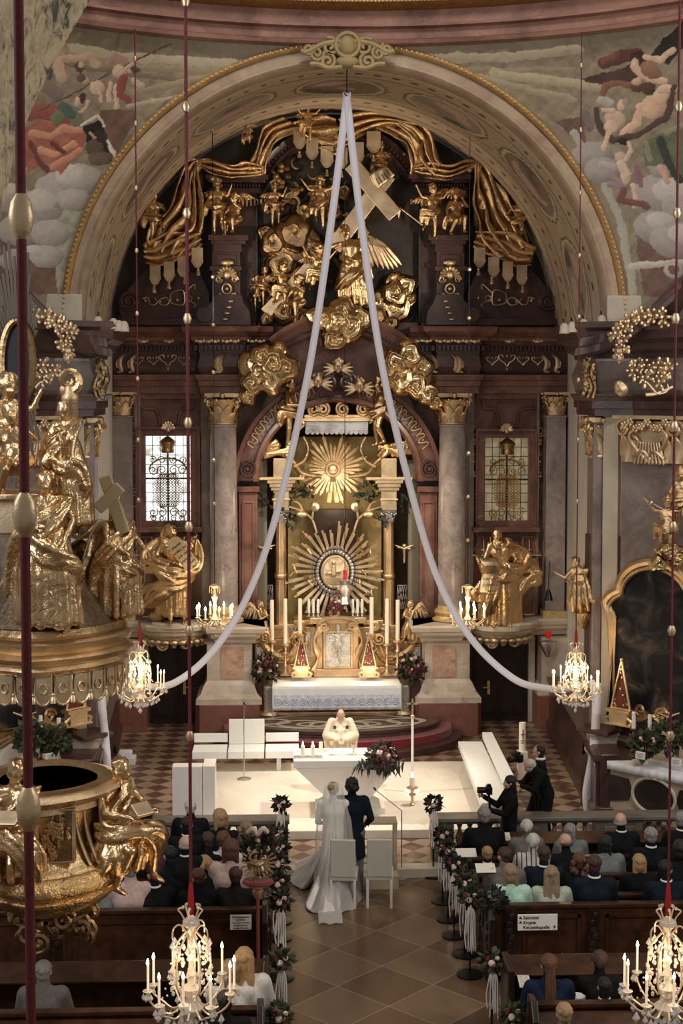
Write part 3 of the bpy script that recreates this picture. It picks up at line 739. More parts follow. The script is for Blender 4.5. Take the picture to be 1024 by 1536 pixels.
# ---------- classical parts
def acanthus(g,c,w,h,out,ang=0,n=6):
    "curled leaf rising from c, leaning outward along angle ang"
    c=V(c); o=V((math.cos(ang),math.sin(ang),0)); s=V((-math.sin(ang),math.cos(ang),0))
    def fn(i,j):
        u=(i-.5)*2; t=j; ww=w*.5*(math.sin(PI*min(1,t*.85+.18)))*(1-.18*abs(math.sin(t*PI*3.5)))
        outp=out*(t**3)*1.0; z=h*(t-.28*max(0,t-.75)*4*max(0,t-.75)*4*.5)
        return tuple(c+s*u*ww+o*(outp+.10*w*(1-u*u)*(1 if t<1 else 0)-.05*w*abs(math.sin(u*PI*1.5)))+V((0,0,z)))
    return g.grid(fn,7,9)
def capital_g(w,h,round_=True):
    "composite capital, base centre at origin, w = shaft width"
    g=G(); r=w/2
    g.lathe([(r*.98,0),(r*1.06,.02*h),(r*1.06,.07*h),(r*.96,.09*h),(r*.95,.5*h),(r*1.12,.72*h),(r*1.15,.8*h)],(0,0,0),20)
    for row,(z0,hh,oo,k,of) in enumerate(((.08*h,.38*h,.28*r,8,0),(.18*h,.52*h,.38*r,8,.5))):
        for i in range(k): 
            a=2*PI*(i+of)/k; acanthus(g,(r*.97*math.cos(a),r*.97*math.sin(a),z0),w*.42,hh,oo,a)
    for i in range(4):
        a=PI/4+i*PI/2; d=V((math.cos(a),math.sin(a),0)); c=d*r*1.35+V((0,0,.72*h)); pts=[]
        for t in range(19):
            b=t/18*2*PI*1.6; rr=lerp(.19*h,.02*h,t/18); pts.append(c+d*rr*math.cos(b)+V((0,0,rr*math.sin(b))))
        g.tube(pts,[lerp(.05*h,.03*h,t/18) for t in range(19)],6); g.ell(c,.06*h,None,8)
    q=r*1.42; rim=[]
    for i in range(4):
        a=PI/4+i*PI/2
        rim.append((q*math.cos(a)*1.16,q*math.sin(a)*1.16)); m=a+PI/4; rim.append((r*1.12*math.cos(m),r*1.12*math.sin(m)))
    rim2=[]
    for i in range(8): rim2+= [rim[i]]
    g.slab(rim2,.88*h,.93*h); g.slab([(x*1.06,y*1.06) for x,y in rim2],.93*h,h)
    for i in range(4):
        a=i*PI/2; g.ell((r*1.2*math.cos(a),r*1.2*math.sin(a),.93*h),(.09*h,.09*h,.09*h),None,8)
        for b in(-.35,.35): g.ell((r*1.2*math.cos(a+b),r*1.2*math.sin(a+b),.78*h),(.06*h,.06*h,.06*h),None,7)
    return g
def base_g(w,h):
    r=w/2; return G().lathe([(r*1.38,0),(r*1.42,.12*h),(r*1.38,.3*h),(r*1.2,.36*h),(r*1.12,.48*h),(r*1.22,.56*h),(r*1.25,.68*h),(r*1.15,.78*h),(r*1.04,.84*h),(r,1*h)],(0,0,0),28)
def drape(g,A,B,nf,amp,nu=50,nv=16,seed=0,along=False,Yd=0):
    "cloth between two curves; along=True lets the folds run with the curves"
    rg=random.Random(seed); p1,p2,p3=[rg.random()*6 for _ in range(3)]
    A=bez(A,12);B=bez(B,12)
    def at(C,t):
        x=t*(len(C)-1);i=min(int(x),len(C)-2); return lerp(C[i],C[i+1],x-i)
    def fn(i,j):
        a=at(A,i);b=at(B,i); p=lerp(a,b,j)
        if along: w=math.sin(j*nf*2*PI+p1+1.2*math.sin(i*4+p2))+.4*math.sin(j*nf*4.7+i*6+p3)
        else: w=math.sin(i*nf*2*PI+p1+1.0*math.sin(j*2.5+p2))*(.35+.65*j)+.35*math.sin(i*nf*5.1*PI+j*4+p3)
        return tuple(p+V((.25*amp*math.cos(w*2+i*9),-amp*(w*.5+.5),.15*amp*w)))
    return g.grid(fn,nu,nv)
def lambrequin(g,c,w,h,Y):
    "scalloped hanging tab with a raised rim"
    x,z=c; poly=[(x-w/2,z),(x+w/2,z),(x+w/2,z-h*.62)]
    for i in range(7): a=-PI*i/6; poly.append((x+w*.5*math.cos(a)*(.98 if i in(0,6) else .8),z-h*.68+h*.32*math.sin(a)))
    poly.append((x-w/2,z-h*.62)); g.prism(poly,Y-.03,Y+.03)
    q=[V((a,Y-.035,b)) for a,b in poly[2:]]; g.tube(q,.018,6)
def tassel(g,c,s):
    x,y,z=c; g.lathe([(.004,0),(.012*s/.1,-.01*s/.1),(.012*s/.1,-.02*s/.1)],(x,y,z),8) if False else None
    g.cyl((x,y,z+.1*s),(x,y,z),.01*s,.01*s,5); g.ell((x,y,z),.16*s,None,8); g.lathe([(.10*s,-.1*s),(.20*s,-.2*s),(.24*s,-.6*s),(.05*s,-.6*s)],(x,y,z),9)
def rb(g,x0,y0,x1,y1,Y0,Y1):
    "box whose front face (plane Y0) spans the given photo rectangle"
    a=P(x0,y1,Y0);b=P(x1,y0,Y0); return g.box(a.x,b.x,Y0,Y1,a.z,b.z)
def rect_frame(g,x0,y0,x1,y1,w,Y0,Y1):
    rb(g,x0,y0,x1,y0+w,Y0,Y1);rb(g,x0,y1-w,x1,y1,Y0,Y1);rb(g,x0,y0+w,x0+w,y1-w,Y0,Y1);rb(g,x1-w,y0+w,x1,y1-w,Y0,Y1);return g
MX=1014.6
def mp(pts): return [(MX-x,y) for x,y in pts]
def PP(pts,Y): return [P(x,y,Y) for x,y in pts]
# back wall with the altar niche, windows stand in front of it
A=lambda x,y,Y=31.0:(P(x,y,Y).x,P(x,y,Y).z)
nc=A(507,722); nr=(A(629,722)[0]-A(385,722)[0])/2
def halfwall(s):
    xo=A(150,500)[0] if s<0 else A(866,500)[0]
    p=[(xo,.15),(nc[0]+s*nr,.15)]
    for i in range(13): a=PI/2*i/12; p.append((nc[0]+s*nr*math.cos(a),nc[1]+nr*math.sin(a)))
    p+=[(nc[0],8.9),(xo,8.9)]
    return p
struct('wall_back',G().prism(halfwall(-1),31,31.3).prism(halfwall(1),31,31.3),mred,smooth=False)
# upper lunette wall
p=[(A(150,500,31.3)[0],8.6)]+[(1+4.95*math.cos(PI-PI*i/40),8.6+4.95*math.sin(PI-PI*i/40)) for i in range(41)]
struct('wall_lunette',G().prism(p,31.35,31.6),mdark,smooth=False)
# niche
niche=marble('niche_stone',hx('4a3b2e'),hx('6e5a44'),hx('8a7a62'),1,.5,1,.01)
g=G(); vs=[]
for i in range(25):
    a=PI*i/24
    for Y in(31.2,33.0): vs.append((nc[0]+nr*math.cos(a),Y,nc[1]+nr*math.sin(a)))
vs=[(nc[0]+nr,31.2,.15),(nc[0]+nr,33,.15)]+vs+[(nc[0]-nr,31.2,.15),(nc[0]-nr,33,.15)]
g.add(vs,[(2*i,2*i+1,2*i+3,2*i+2) for i in range(26)])
struct('wall_niche',g,niche,recalc=False)
struct('wall_niche_back',G().box(nc[0]-2.2,nc[0]+2.2,33,33.2,.15,9),niche,smooth=False)
# side niche panels (greenish grey strips)
g=G(); rb(g,612,690,628,960,30.95,31.3); rb(g,386,690,400,960,30.95,31.3)
struct('trim_niche',g,plain('grey_green',hx('6f6a58'),.6),smooth=False)
# archivolt
def archv(name,c,R,prof,m,Y,a0=0,a1=PI,n=64): return struct(name,G().arc(c,R,prof,a0,a1,n,Y),m,ang=50)
c1=A(507,722,30.6); s1=(A(607,722,30.6)[0]-c1[0])/100
archv('trim_archivolt',c1,118*s1,[(0,.5),(0,-.05),(4*s1,-.12),(9*s1,-.10),(10*s1,0),(12*s1,.02),(30*s1,.0),(31*s1,-.08),(37*s1,-.10),(38*s1,.5)],mred,30.6)
# gold tracery on the archivolt
g=G()
for sd in(-1,1):
    for k in range(6):
        a=PI/2+sd*(.34+k*.155); R=(118+21)*s1; t=V((-math.sin(a),0,math.cos(a)));r=V((math.cos(a),0,math.sin(a))); c=V((c1[0],30.53,c1[1]))+r*R
        pts=[c-t*.17+r*-.07,c-t*.13+r*.09,c-t*.08+r*.09,c-t*.05-r*.02,c-r*.08,c+t*.05-r*.02,c+t*.06+r*.09,c+t*.12+r*.09,c+t*.15-r*.05]
        g.tube(bez(pts,4),.012,5); g.ell(c+r*.03,.022,None,6)
struct('trim_archivolt_gilt',g,gold_flat)
# archivolt volutes
g=G()
for sx in(371,643.6):
    c=P(sx,704,30.55); f=1 if sx<500 else -1
    g.cyl(c+V((0,-.02,0)),c+V((0,.4,0)),.20,.20,24)
    g.tube(spiral((c.x,c.y-.05,c.z),.19,.03,2.2,PI/2,40,flip=-f),[.035-.0004*i for i in range(41)],6)
    g.ell(c+V((0,-.06,0)),.05,None,8)
    g.prism([(c.x-.22,c.z-.24),(c.x+.22,c.z-.24),(c.x+.20,c.z-.1),(c.x-.20,c.z-.1)],30.5,31)
struct('trim_archivolt_volute',g,mred_d)
# inner piers under the arch
g=G()
for x0,x1 in((359,386),(629,656)):
    rb(g,x0,738,x1,985,30.6,31.05); rb(g,x0-3,730,x1+3,738,30.5,31.05); rect_frame(g,x0+4,752,x1-4,975,3,30.57,30.62)
struct('trim_niche_pier',g,mred,smooth=False,bevel=.01)
# --- pediment over the arch and spandrels
c2=A(507,628,30.4); s2=(A(607,628,30.4)[0]-c2[0])/100
aw=.72
archv('trim_pediment_cornice',c2,128*s2,[(0,.7),(0,-.05),(4*s2,-.12),(9*s2,-.12),(10*s2,-.26),(16*s2,-.3),(22*s2,-.45),(27*s2,-.5),(29*s2,-.5),(29*s2,.7)],mred,30.5,PI/2-aw,PI/2+aw,40)
g=G()
for i in range(34):
    a=PI/2-aw+2*aw*(i+.5)/34; R=128*s2+11*s2; R_=Matrix.Rotation(-(a-PI/2),3,'Y'); g.obox((c2[0]+R*math.cos(a),30.27,c2[1]+R*math.sin(a)),(.045,.12,.07),R_)
struct('trim_pediment_dentils',g,mred_d,smooth=False)
# spandrel wall between arch and pediment
p=[]
for i in range(21): a=PI/2-1.02+2.04*i/20; p.append((c1[0]+146*s1*math.cos(a),c1[1]+146*s1*math.sin(a)))
for i in range(21): a=PI/2+aw-2*aw*i/20; p.append((c2[0]+130*s2*math.cos(a),c2[1]+130*s2*math.sin(a)))
struct('trim_spandrel',G().prism(p,30.62,31.1),mred,smooth=False)
# --- entablature
def ent(sgn):
    xs=[170,296,300,366,372,410] if sgn<0 else [866,722,718,655,648,612]
    Ys=[30.75,30.75,30.35,30.35,30.6,30.6]
    q=[(P(x,560,Y).x,Y) for x,Y in zip(xs,Ys)]
    return q
zf=lambda y,Y=30.35:P(500,y,Y).z
for sgn,nm in((-1,'left'),(1,'right')):
    q=ent(sgn); sd=1 if sgn<0 else -1
    a=lambda prof: G().mould(q,prof,side=sd)
    struct('trim_cornice_'+nm,a([(-.5,zf(517)),(.03,zf(517)),(.05,zf(513)),(.20,zf(511)),(.22,zf(506)),(.30,zf(504)),(.42,zf(498)),(.44,zf(492)),(.40,zf(490)),(-.5,zf(490))]),mred,smooth=False)
    struct('trim_frieze_'+nm,a([(-.5,zf(562)),(.0,zf(562)),(.05,zf(550)),(.0,zf(532)),(.0,zf(528)),(-.5,zf(528))]),mred_d,smooth=False)
    struct('trim_architrave_'+nm,a([(-.5,zf(590)),(.0,zf(590)),(.0,zf(580)),(.04,zf(579)),(.04,zf(571)),(.08,zf(570)),(.12,zf(564)),(.12,zf(562)),(-.5,zf(562))]),mred,smooth=False)
    g=a([(-.5,zf(529)),(.03,zf(529)),(.03,zf(516)),(-.5,zf(516))])
    for (x0,y0),(x1,y1) in zip(q[:-1],q[1:]):
        d=V((x1-x0,y1-y0)); n=int(d.length/.085)
        for k in range(n):
            c=V((x0,y0))+d*(k+.5)/n; nn=V((d.y,-d.x)).normalized()*sd; c=c+nn*.07
            g.box(c.x-.025,c.x+.025,c.y-.05,c.y+.05,zf(526),zf(518))
    struct('trim_dentils_'+nm,g,mred_d,smooth=False)
    # gilt arabesques and acanthus brackets of the frieze
    g=G()
    def orn(x,y,Y,s,f=1):
        c=P(x,y,Y)
        for q_ in(-1,1):
            g.tube(bez([c+V((0,0,-.12*s)),c+V((.05*q_*s,-.01,-.02*s)),c+V((.14*q_*s,-.01,.04*s)),c+V((.18*q_*s,-.01,.13*s)),c+V((.10*q_*s,-.01,.15*s)),c+V((.09*q_*s,-.01,.09*s))],4),.013*s+.004,5)
        g.ell(c+V((0,0,.13*s)),.03*s,None,6); g.ell(c+V((0,0,-.14*s)),(.025*s,.02,.05*s),None,6)
    for x in((207,230,252,276) if sgn<0 else (738,760,784,806)): orn(x,543,30.72,1.0 if x in(252,760) else .7)
    for x in((180,197,305,325,330,364) if sgn<0 else (835,819,710,690,684,651)):
        if x in(305,710): continue
        Y=30.3 if 300<x<720 else 30.7; c=P(x,545,Y)
        f=1 if sgn<0 else -1
        g.tube(bez([c+V((.10*f,0,.19)),c+V((.02*f,-.06,.10)),c+V((0,-.05,-.05)),c+V((.03*f,-.03,-.16)),c+V((-.06*f,-.03,-.20))],5),[.02+.03*math.sin(PI*i/20) for i in range(21)],6)
        g.tube(bez([c+V((0,-.03,.1)),c+V((-.07*f,-.05,.02)),c+V((-.05*f,-.05,-.1))],5),.018,5)
    for x in((215,253,300,312,322,340,352,378,390) if sgn<0 else (806,764,712,700,688,672,660,640,626)):
        Y=30.0; c=P(x,512,Y-.02); g.ell(c,(.07,.04,.04),None,8); g.ell(c+V((.08,0,.01)),(.035,.03,.03),None,6); g.ell(c+V((-.08,0,.01)),(.035,.03,.03),None,6)
    struct('trim_frieze_gilt_'+nm,g,gold_pale)
    # panel over the window with curved raised frame
    X=(lambda x:x) if sgn<0 else (lambda x:MX-x)
    g=G()
    for pts in ([(212,598),(214,612),(234,615),(240,640)],[(290,598),(288,612),(272,615),(266,640)],[(206,598),(208,620),(203,645)],[(240,640),(266,640)]):
        g.tube(bez(PP([(X(x),y) for x,y in pts],30.97),5),.035,6)
    rb(g,min(X(205),X(300)),590,max(X(205),X(300)),598,30.85,31.1)
    struct('trim_panel_'+nm,g,mred)
# --- columns
capG=capital_g(.60,.66); baseG=base_g(.60,.42)
CAPM=None
def column(px,Y,w,ytop,ybot,label,shaft_m,square=False,capw=1.0):
    b=P(px,ybot,Y); t=P(px,ytop,Y); H=t.z-b.z
    th=thing('marble_column' if not square else 'marble_pilaster',label,'column' if not square else 'pilaster',b)
    k=w/.60
    g=G()
    z0,z1=.42*k,H-.66*k
    if square: g.box(-w*.46,w*.46,-w*.46,w*.46,z0,z1); g.box(-w*.5,w*.5,-w*.5,w*.5,z1-.04,z1)
    else: g.lathe([(w/2,z0),(w*.505,z0+(z1-z0)*.3),(w*.46,z1-.05),(w*.5,z1-.04),(w*.5,z1)],(0,0,0),32)
    g.build('shaft',shaft_m,th,world=False,bevel=0.01 if square else 0)
    c=G().merge(capG,Matrix.Translation((0,0,z1))@Matrix.Diagonal((k*capw,k*capw,k,1))); c.build('capital',gold_fine,th,world=False,ang=60)
    c=G().merge(baseG,Matrix.Diagonal((k,k,k,1)))
    if square: c=G().box(-w*.66,w*.66,-w*.66,w*.66,0,.14*k).box(-w*.58,w*.58,-w*.58,w*.58,.14*k,.42*k)
    c.build('base',gold_flat,th,world=False,bevel=.01 if square else 0)
    return th
column(336,30.3,.60,590,936,'grey marble column with gilded capital left of the altar niche','x' and mgrey)
column(677,30.3,.60,590,936,'grey marble column with gilded capital right of the altar niche',mgrey)
column(187,30.7,.46,588,936,'narrow marble pilaster with gilded capital at the left choir wall',mpurp,True)
column(829,30.7,.46,588,936,'narrow marble pilaster with gilded capital at the right choir wall',mgrey,True)
g=G()
for x0,x1 in((303,318),(696,711),(204,210),(803,809)): rb(g,x0,590,x1,930,30.8,31.05)
struct('trim_back_pilaster',g,mpurp,smooth=False)
# --- windows
lead=plain('lead_bars',(.03,.025,.02),.5,.3)
def win(x0,x1,y0,y1,n,em,strength,tint):
    Y=30.95
    m,nt,b=mat('pane_glow_%d'%n); co=coord(nt,'Object',(2.2,2.2,2.2)); f=noise_n(nt,co,2.2,5,.6)
    cr=ramp(nt,f,[(.35,tint[0]),(.55,tint[1]),(.75,tint[2])]); L(nt,cr,b.inputs['Emission Color']); b.inputs['Emission Strength'].default_value=strength; b.inputs['Base Color'].default_value=(.3,.3,.28,1)
    g=rb(G(),x0,y0,x1,y1,Y+.02,Y+.04); o=struct('window_%d'%n,g,m,smooth=False)
    fr=G(); rect_frame(fr,x0-11,y0-11,x1+11,y1+11,11,Y-.12,31.1); rect_frame(fr,x0-14,y0-14,x1+14,y1+14,4,Y-.2,31.1); rb(fr,x0-18,y1+10,x1+18,y1+18,Y-.35,31.1); rb(fr,x0-14,y1+18,x1+14,y1+60,Y-.12,31.1)
    struct('trim_window_frame_%d'%n,fr,mred,smooth=False,bevel=.01)
    # wrought lattice in front of the pane
    g=G(); a=P(x0,y1,Y);b_=P(x1,y0,Y); W=b_.x-a.x;H=b_.z-a.z
    for i in range(1,6): g.box(a.x+W*i/6-.006,a.x+W*i/6+.006,Y-.0,Y+.012,a.z,b_.z)
    for i in range(1,9): g.box(a.x,b_.x,Y,Y+.012,a.z+H*i/9-.006,a.z+H*i/9+.006)
    g.box((a.x+b_.x)/2-.018,(a.x+b_.x)/2+.018,Y-.03,Y,a.z,b_.z); g.box(a.x,b_.x,Y-.03,Y,a.z+H*.5-.018,a.z+H*.5+.018)
    struct('trim_window_bars_%d'%n,g,lead,smooth=False)
    th=thing('window_grille','gilded wrought scroll grille with crown in front of the %s choir window'%('left' if x0<500 else 'right'),'grille',(a.x+W/2,Y-.06,a.z))
    g=G(); cx,cz=W/2,0
    def T(x,z): return V((a.x+W*x,Y-.06,a.z+H*z))
    for ix in range(9):
        for s in(-1,1):
            u=(ix+.5)/9; pts=[]
            for k in range(13):
                z=.16+.40*k/12; xx=.5+(.62*(u-.5)+s*.05*math.cos(k*PI))*math.sqrt(max(.05,1-((z-.36)/.24)**2)); pts.append(T(xx,z))
            g.tube(pts,.010,4)
    for s in(-1,1):
        for z0,sc1 in((.10,1),(.60,1),(.72,.8),(.03,.7)):
            for xx in(.13,.32):
                g.tube(spiral((T(.5+s*xx,z0).x,Y-.06,T(.5,z0).z),.11*sc1,.02,1.4,rnd.random()*6,16,flip=s),.011,4)
    g.build('scrollwork',gold_dark if x0<500 else gold_fine,th)
    g=G(); g.tube([T(.5+.40*math.cos(PI*i/16),.60+.14*math.sin(PI*i/16)) for i in range(17)],.02,5)
    cc=T(.5,.83); g.lathe([(.13,0),(.15,.05),(.13,.1),(.19,.24),(.12,.30),(.03,.36)],tuple(cc+V((0,0,-.05))),12); g.build('crown',gold_dark,th)
    # carved garlands either side
    for xx in(x0-17,x1+17):
        g=G()
        for k in range(22):
            c=P(xx+math.sin(k*1.3)*1.2,y0-2+k*5.4,Y-.1); s_=.055 if k%3 else .035
            g.ell(c,(s_*(1-.025*k),.03,s_*.8*(1-.02*k)),None,7)
        c=P(xx,y0-10,Y-.12); g.tube(spiral((c.x,c.y,c.z),.13,.02,1.7,0,20,flip=1 if xx<(x0+x1)/2 else -1),.03,6)
        tag(g.build('garland',gold_dark),'carved gilt bellflower garland down the %s side of the %s choir window'%('left' if xx<x0 else 'right','left' if x0<500 else 'right'),'garland','garlands beside the windows')
    # shell on top
    g=G(); c=P((x0+x1)/2,y0-10,Y-.2)
    for k in range(7): a_=PI*(k+.5)/7; g.cap(c,c+V((.13*math.cos(a_),0,.15*math.sin(a_))),.02,.035,7)
    g.ell(c,.06,None,8); tag(g.build('shell_ornament',gold_pale),'gilded shell ornament above the %s choir window'%('left' if x0<500 else 'right'),'ornament')
    # gilt panel under the window
    g=G()
    for q in(-1,1):
        xc=(x0+x1)/2; pts=[(xc+q*24,y1+24),(xc+q*42,y1+24),(xc+q*45,y1+38),(xc+q*52,y1+52),(xc+q*24,y1+52),(xc+q*24,y1+24)]
        g.tube(PP(pts,Y-.15),.02,5); g.tube(PP([(xc+q*34,y1+28),(xc+q*34,y1+48)],Y-.15),.012,5); g.ell(P(xc+q*34,y1+44,Y-.15),(.07,.02,.02),None,6)
    pts=[((x0+x1)/2+14*math.cos(2*PI*i/20)*(1+.25*math.cos(4*PI*i/20)),y1+34+9*math.sin(2*PI*i/20)) for i in range(20)]
    g.tube(PP(pts,Y-.15),.018,5,closed=True)
    tag(g.build('window_strapwork',gold_pale),'gilt line panel under the %s choir window'%('left' if x0<500 else 'right'),'ornament')
win(218,286,654,781,1,1,1.55,[(.35,.33,.28),(.85,.86,.84),(1,1,1)])
win(727,792,657,781,2,1,.30,[(.30,.20,.09),(.60,.44,.20),(.85,.66,.36)])
# --- ledges with pedestals and doors
for sgn,nm in((-1,'left'),(1,'right')):
    X=(lambda x:x) if sgn<0 else (lambda x:MX-x); f=-sgn
    # ledge path in plan: wall, round bulge for statue, pedestal
    cxs=P(X(262),945,30.1).x
    q=[(P(X(150),945,30.6).x,30.6),(cxs-f*.85,30.5)]
    for i in range(9): a=PI-PI*i/8; q.append((cxs+f*.62*math.cos(a),30.4-.55*math.sin(a)))
    q+=[(P(X(318),945,30.0).x,29.95),(P(X(322),945,29.8).x,29.7),(P(X(384),945,29.8).x,29.7),(P(X(386),945,29.9).x,31.0)]
    z=lambda y:P(500,y,29.9).z
    struct('trim_ledge_'+nm,G().mould(q,[(-1.3,z(962)),(-.02,z(962)),(.0,z(956)),(.08,z(953)),(.10,z(948)),(.20,z(944)),(.22,z(938)),(.20,z(935)),(-1.3,z(935))],side=1 if sgn<0 else -1).slab([(x,y-.15) for x,y in q]+[(q[-1][0],31.2),(q[0][0],31.2)][:2],z(950),z(935)-.002),mbeige,smooth=False)
    # gilded shell carving beneath the bulge
    g=G()
    for k in range(11):
        a=PI*(k+.5)/11; c=V((cxs+.62*math.cos(a),30.38-.55*math.sin(a),z(962)))
        g.ell(c,(.10,.08,.07),None,8); g.ell(c+V((0,.05,-.08)),(.06,.05,.05),None,7)
    for q_ in(-1,1): g.tube(spiral((cxs+q_*.25,29.9,z(966)),.12,.02,1.5,0,18,flip=q_),.03,6)
    tag(g.build('carved_console',gold_pale),'gilded carving under the statue ledge on the %s side'%nm,'ornament')
    # pedestal
    xa,xb=P(X(310),1000,29.7).x,P(X(377),1000,29.7).x; x0,x1=min(xa,xb),max(xa,xb)
    th=thing('column_pedestal','pale marble pedestal on a red plinth below the %s column'%nm,'pedestal',((x0+x1)/2,30.2,.15))
    zz=lambda y:P(500,y,29.6).z
    G().mould([(x0,30.9),(x0,29.75),(x1,29.75),(x1,30.9)],[(-.3,zz(1055)),(.22,zz(1055)),(.22,zz(1047)),(.12,zz(1040)),(.06,zz(1028)),(0,zz(1022)),(0,zz(968)),(.06,zz(964)),(-.3,zz(964))],side=1).box(x0+.05,x1-.05,29.8,30.9,.8,zz(966)).build('body',mcream,th,smooth=False)
    pm=marble('panel_pink_'+nm,hx('9c7466',1.1),hx('c4a890',1.1),hx('6b4438'),2.5,.3,3,.03)
    g=G(); cx_=(x0+x1)/2; w=(x1-x0)*.26;cx_+=.07*f; ph=[]
    for i in range(24):
        a=2*PI*i/24; ph.append((cx_+max(-w,min(w,w*1.35*math.cos(a))),zz(995)+max(-.34,min(.34,.46*math.sin(a)))))
    g.prism(ph,29.73,29.76); g.build('inlay_panel',pm,th,smooth=False)
    g=G(); g.slab([(x0-.25,31),(x0-.25,29.75),(x0-.15,29.5),(x1+.15,29.5),(x1+.25,29.75),(x1+.25,31)],.15,zz(1055)-.0); g.build('plinth',mred2,th,smooth=False,bevel=.01)
    # outer short pier below the pilaster
    xa,xb=P(X(168),1000,30.3).x,P(X(212) if sgn<0 else 812,1000,30.3).x; x0,x1=min(xa,xb),max(xa,xb)
    xo=P(152 if sgn<0 else 858,1000,30.3).x
    x0,x1=(min(x0,xo),x1) if sgn<0 else (x0,max(x1,xo))
    th=thing('side_pedestal','pale pedestal on a red plinth beside the %s choir door'%nm,'pedestal',((x0+x1)/2,30.6,.15))
    G().mould([(x0,31),(x0,30.3),(x1,30.3),(x1,31)],[(-.3,zz(1055)),(.10,zz(1055)),(.08,zz(1045)),(0,zz(1040)),(0,zz(968)),(-.3,zz(968))],side=1).box(x0+.05,x1-.05,30.35,31,.8,zz(970)).build('body',mbeige,th,smooth=False)
    g=G().box(x0-.12,x1+.12,30.1,31,.15,zz(1055)); g.build('plinth',mred2,th,smooth=False,bevel=.01)
    # door
    xa,xb=P(X(222),1000,30.8).x,P(X(312),1000,30.8).x; x0,x1=min(xa,xb),max(xa,xb)
    d=struct('door_%d'%(1 if sgn<0 else 2),G().box(x0,x1,30.85,30.95,.15,2.1),wood_d,smooth=False)
    g=G()
    for cx_ in(lerp(x0,x1,.27),lerp(x0,x1,.73)):
        for za,zb in((.3,.95),(1.05,1.95)): 
            w=(x1-x0)*.19; g.box(cx_-w,cx_+w,30.81,30.86,za,zb); g.box(cx_-w+.05,cx_+w-.05,30.79,30.82,za+.05,zb-.05)
    g.box((x0+x1)/2-.015,(x0+x1)/2+.015,30.82,30.86,.15,2.1)
    g.build('door_panel',wood_d,d,smooth=False,bevel=.008,world=False)
    hc=P(X(277) if sgn<0 else 732,1030,30.8); G().box(hc.x-.03,hc.x+.03,30.74,30.8,hc.z-.16,hc.z+.14).cyl((hc.x,30.74,hc.z),(hc.x+.12*-sgn,30.70,hc.z),.014).build('door_handle',gold_flat,d,world=False)
    g=G(); 
    for xx in(x0-.06,x1+.06): g.box(xx-.07,xx+.07,30.75,31,.15,2.15)
    g.box(x0-.13,x1+.13,30.75,31,2.1,2.2); struct('trim_door_%s'%nm,g,mbeige,smooth=False,bevel=.01)
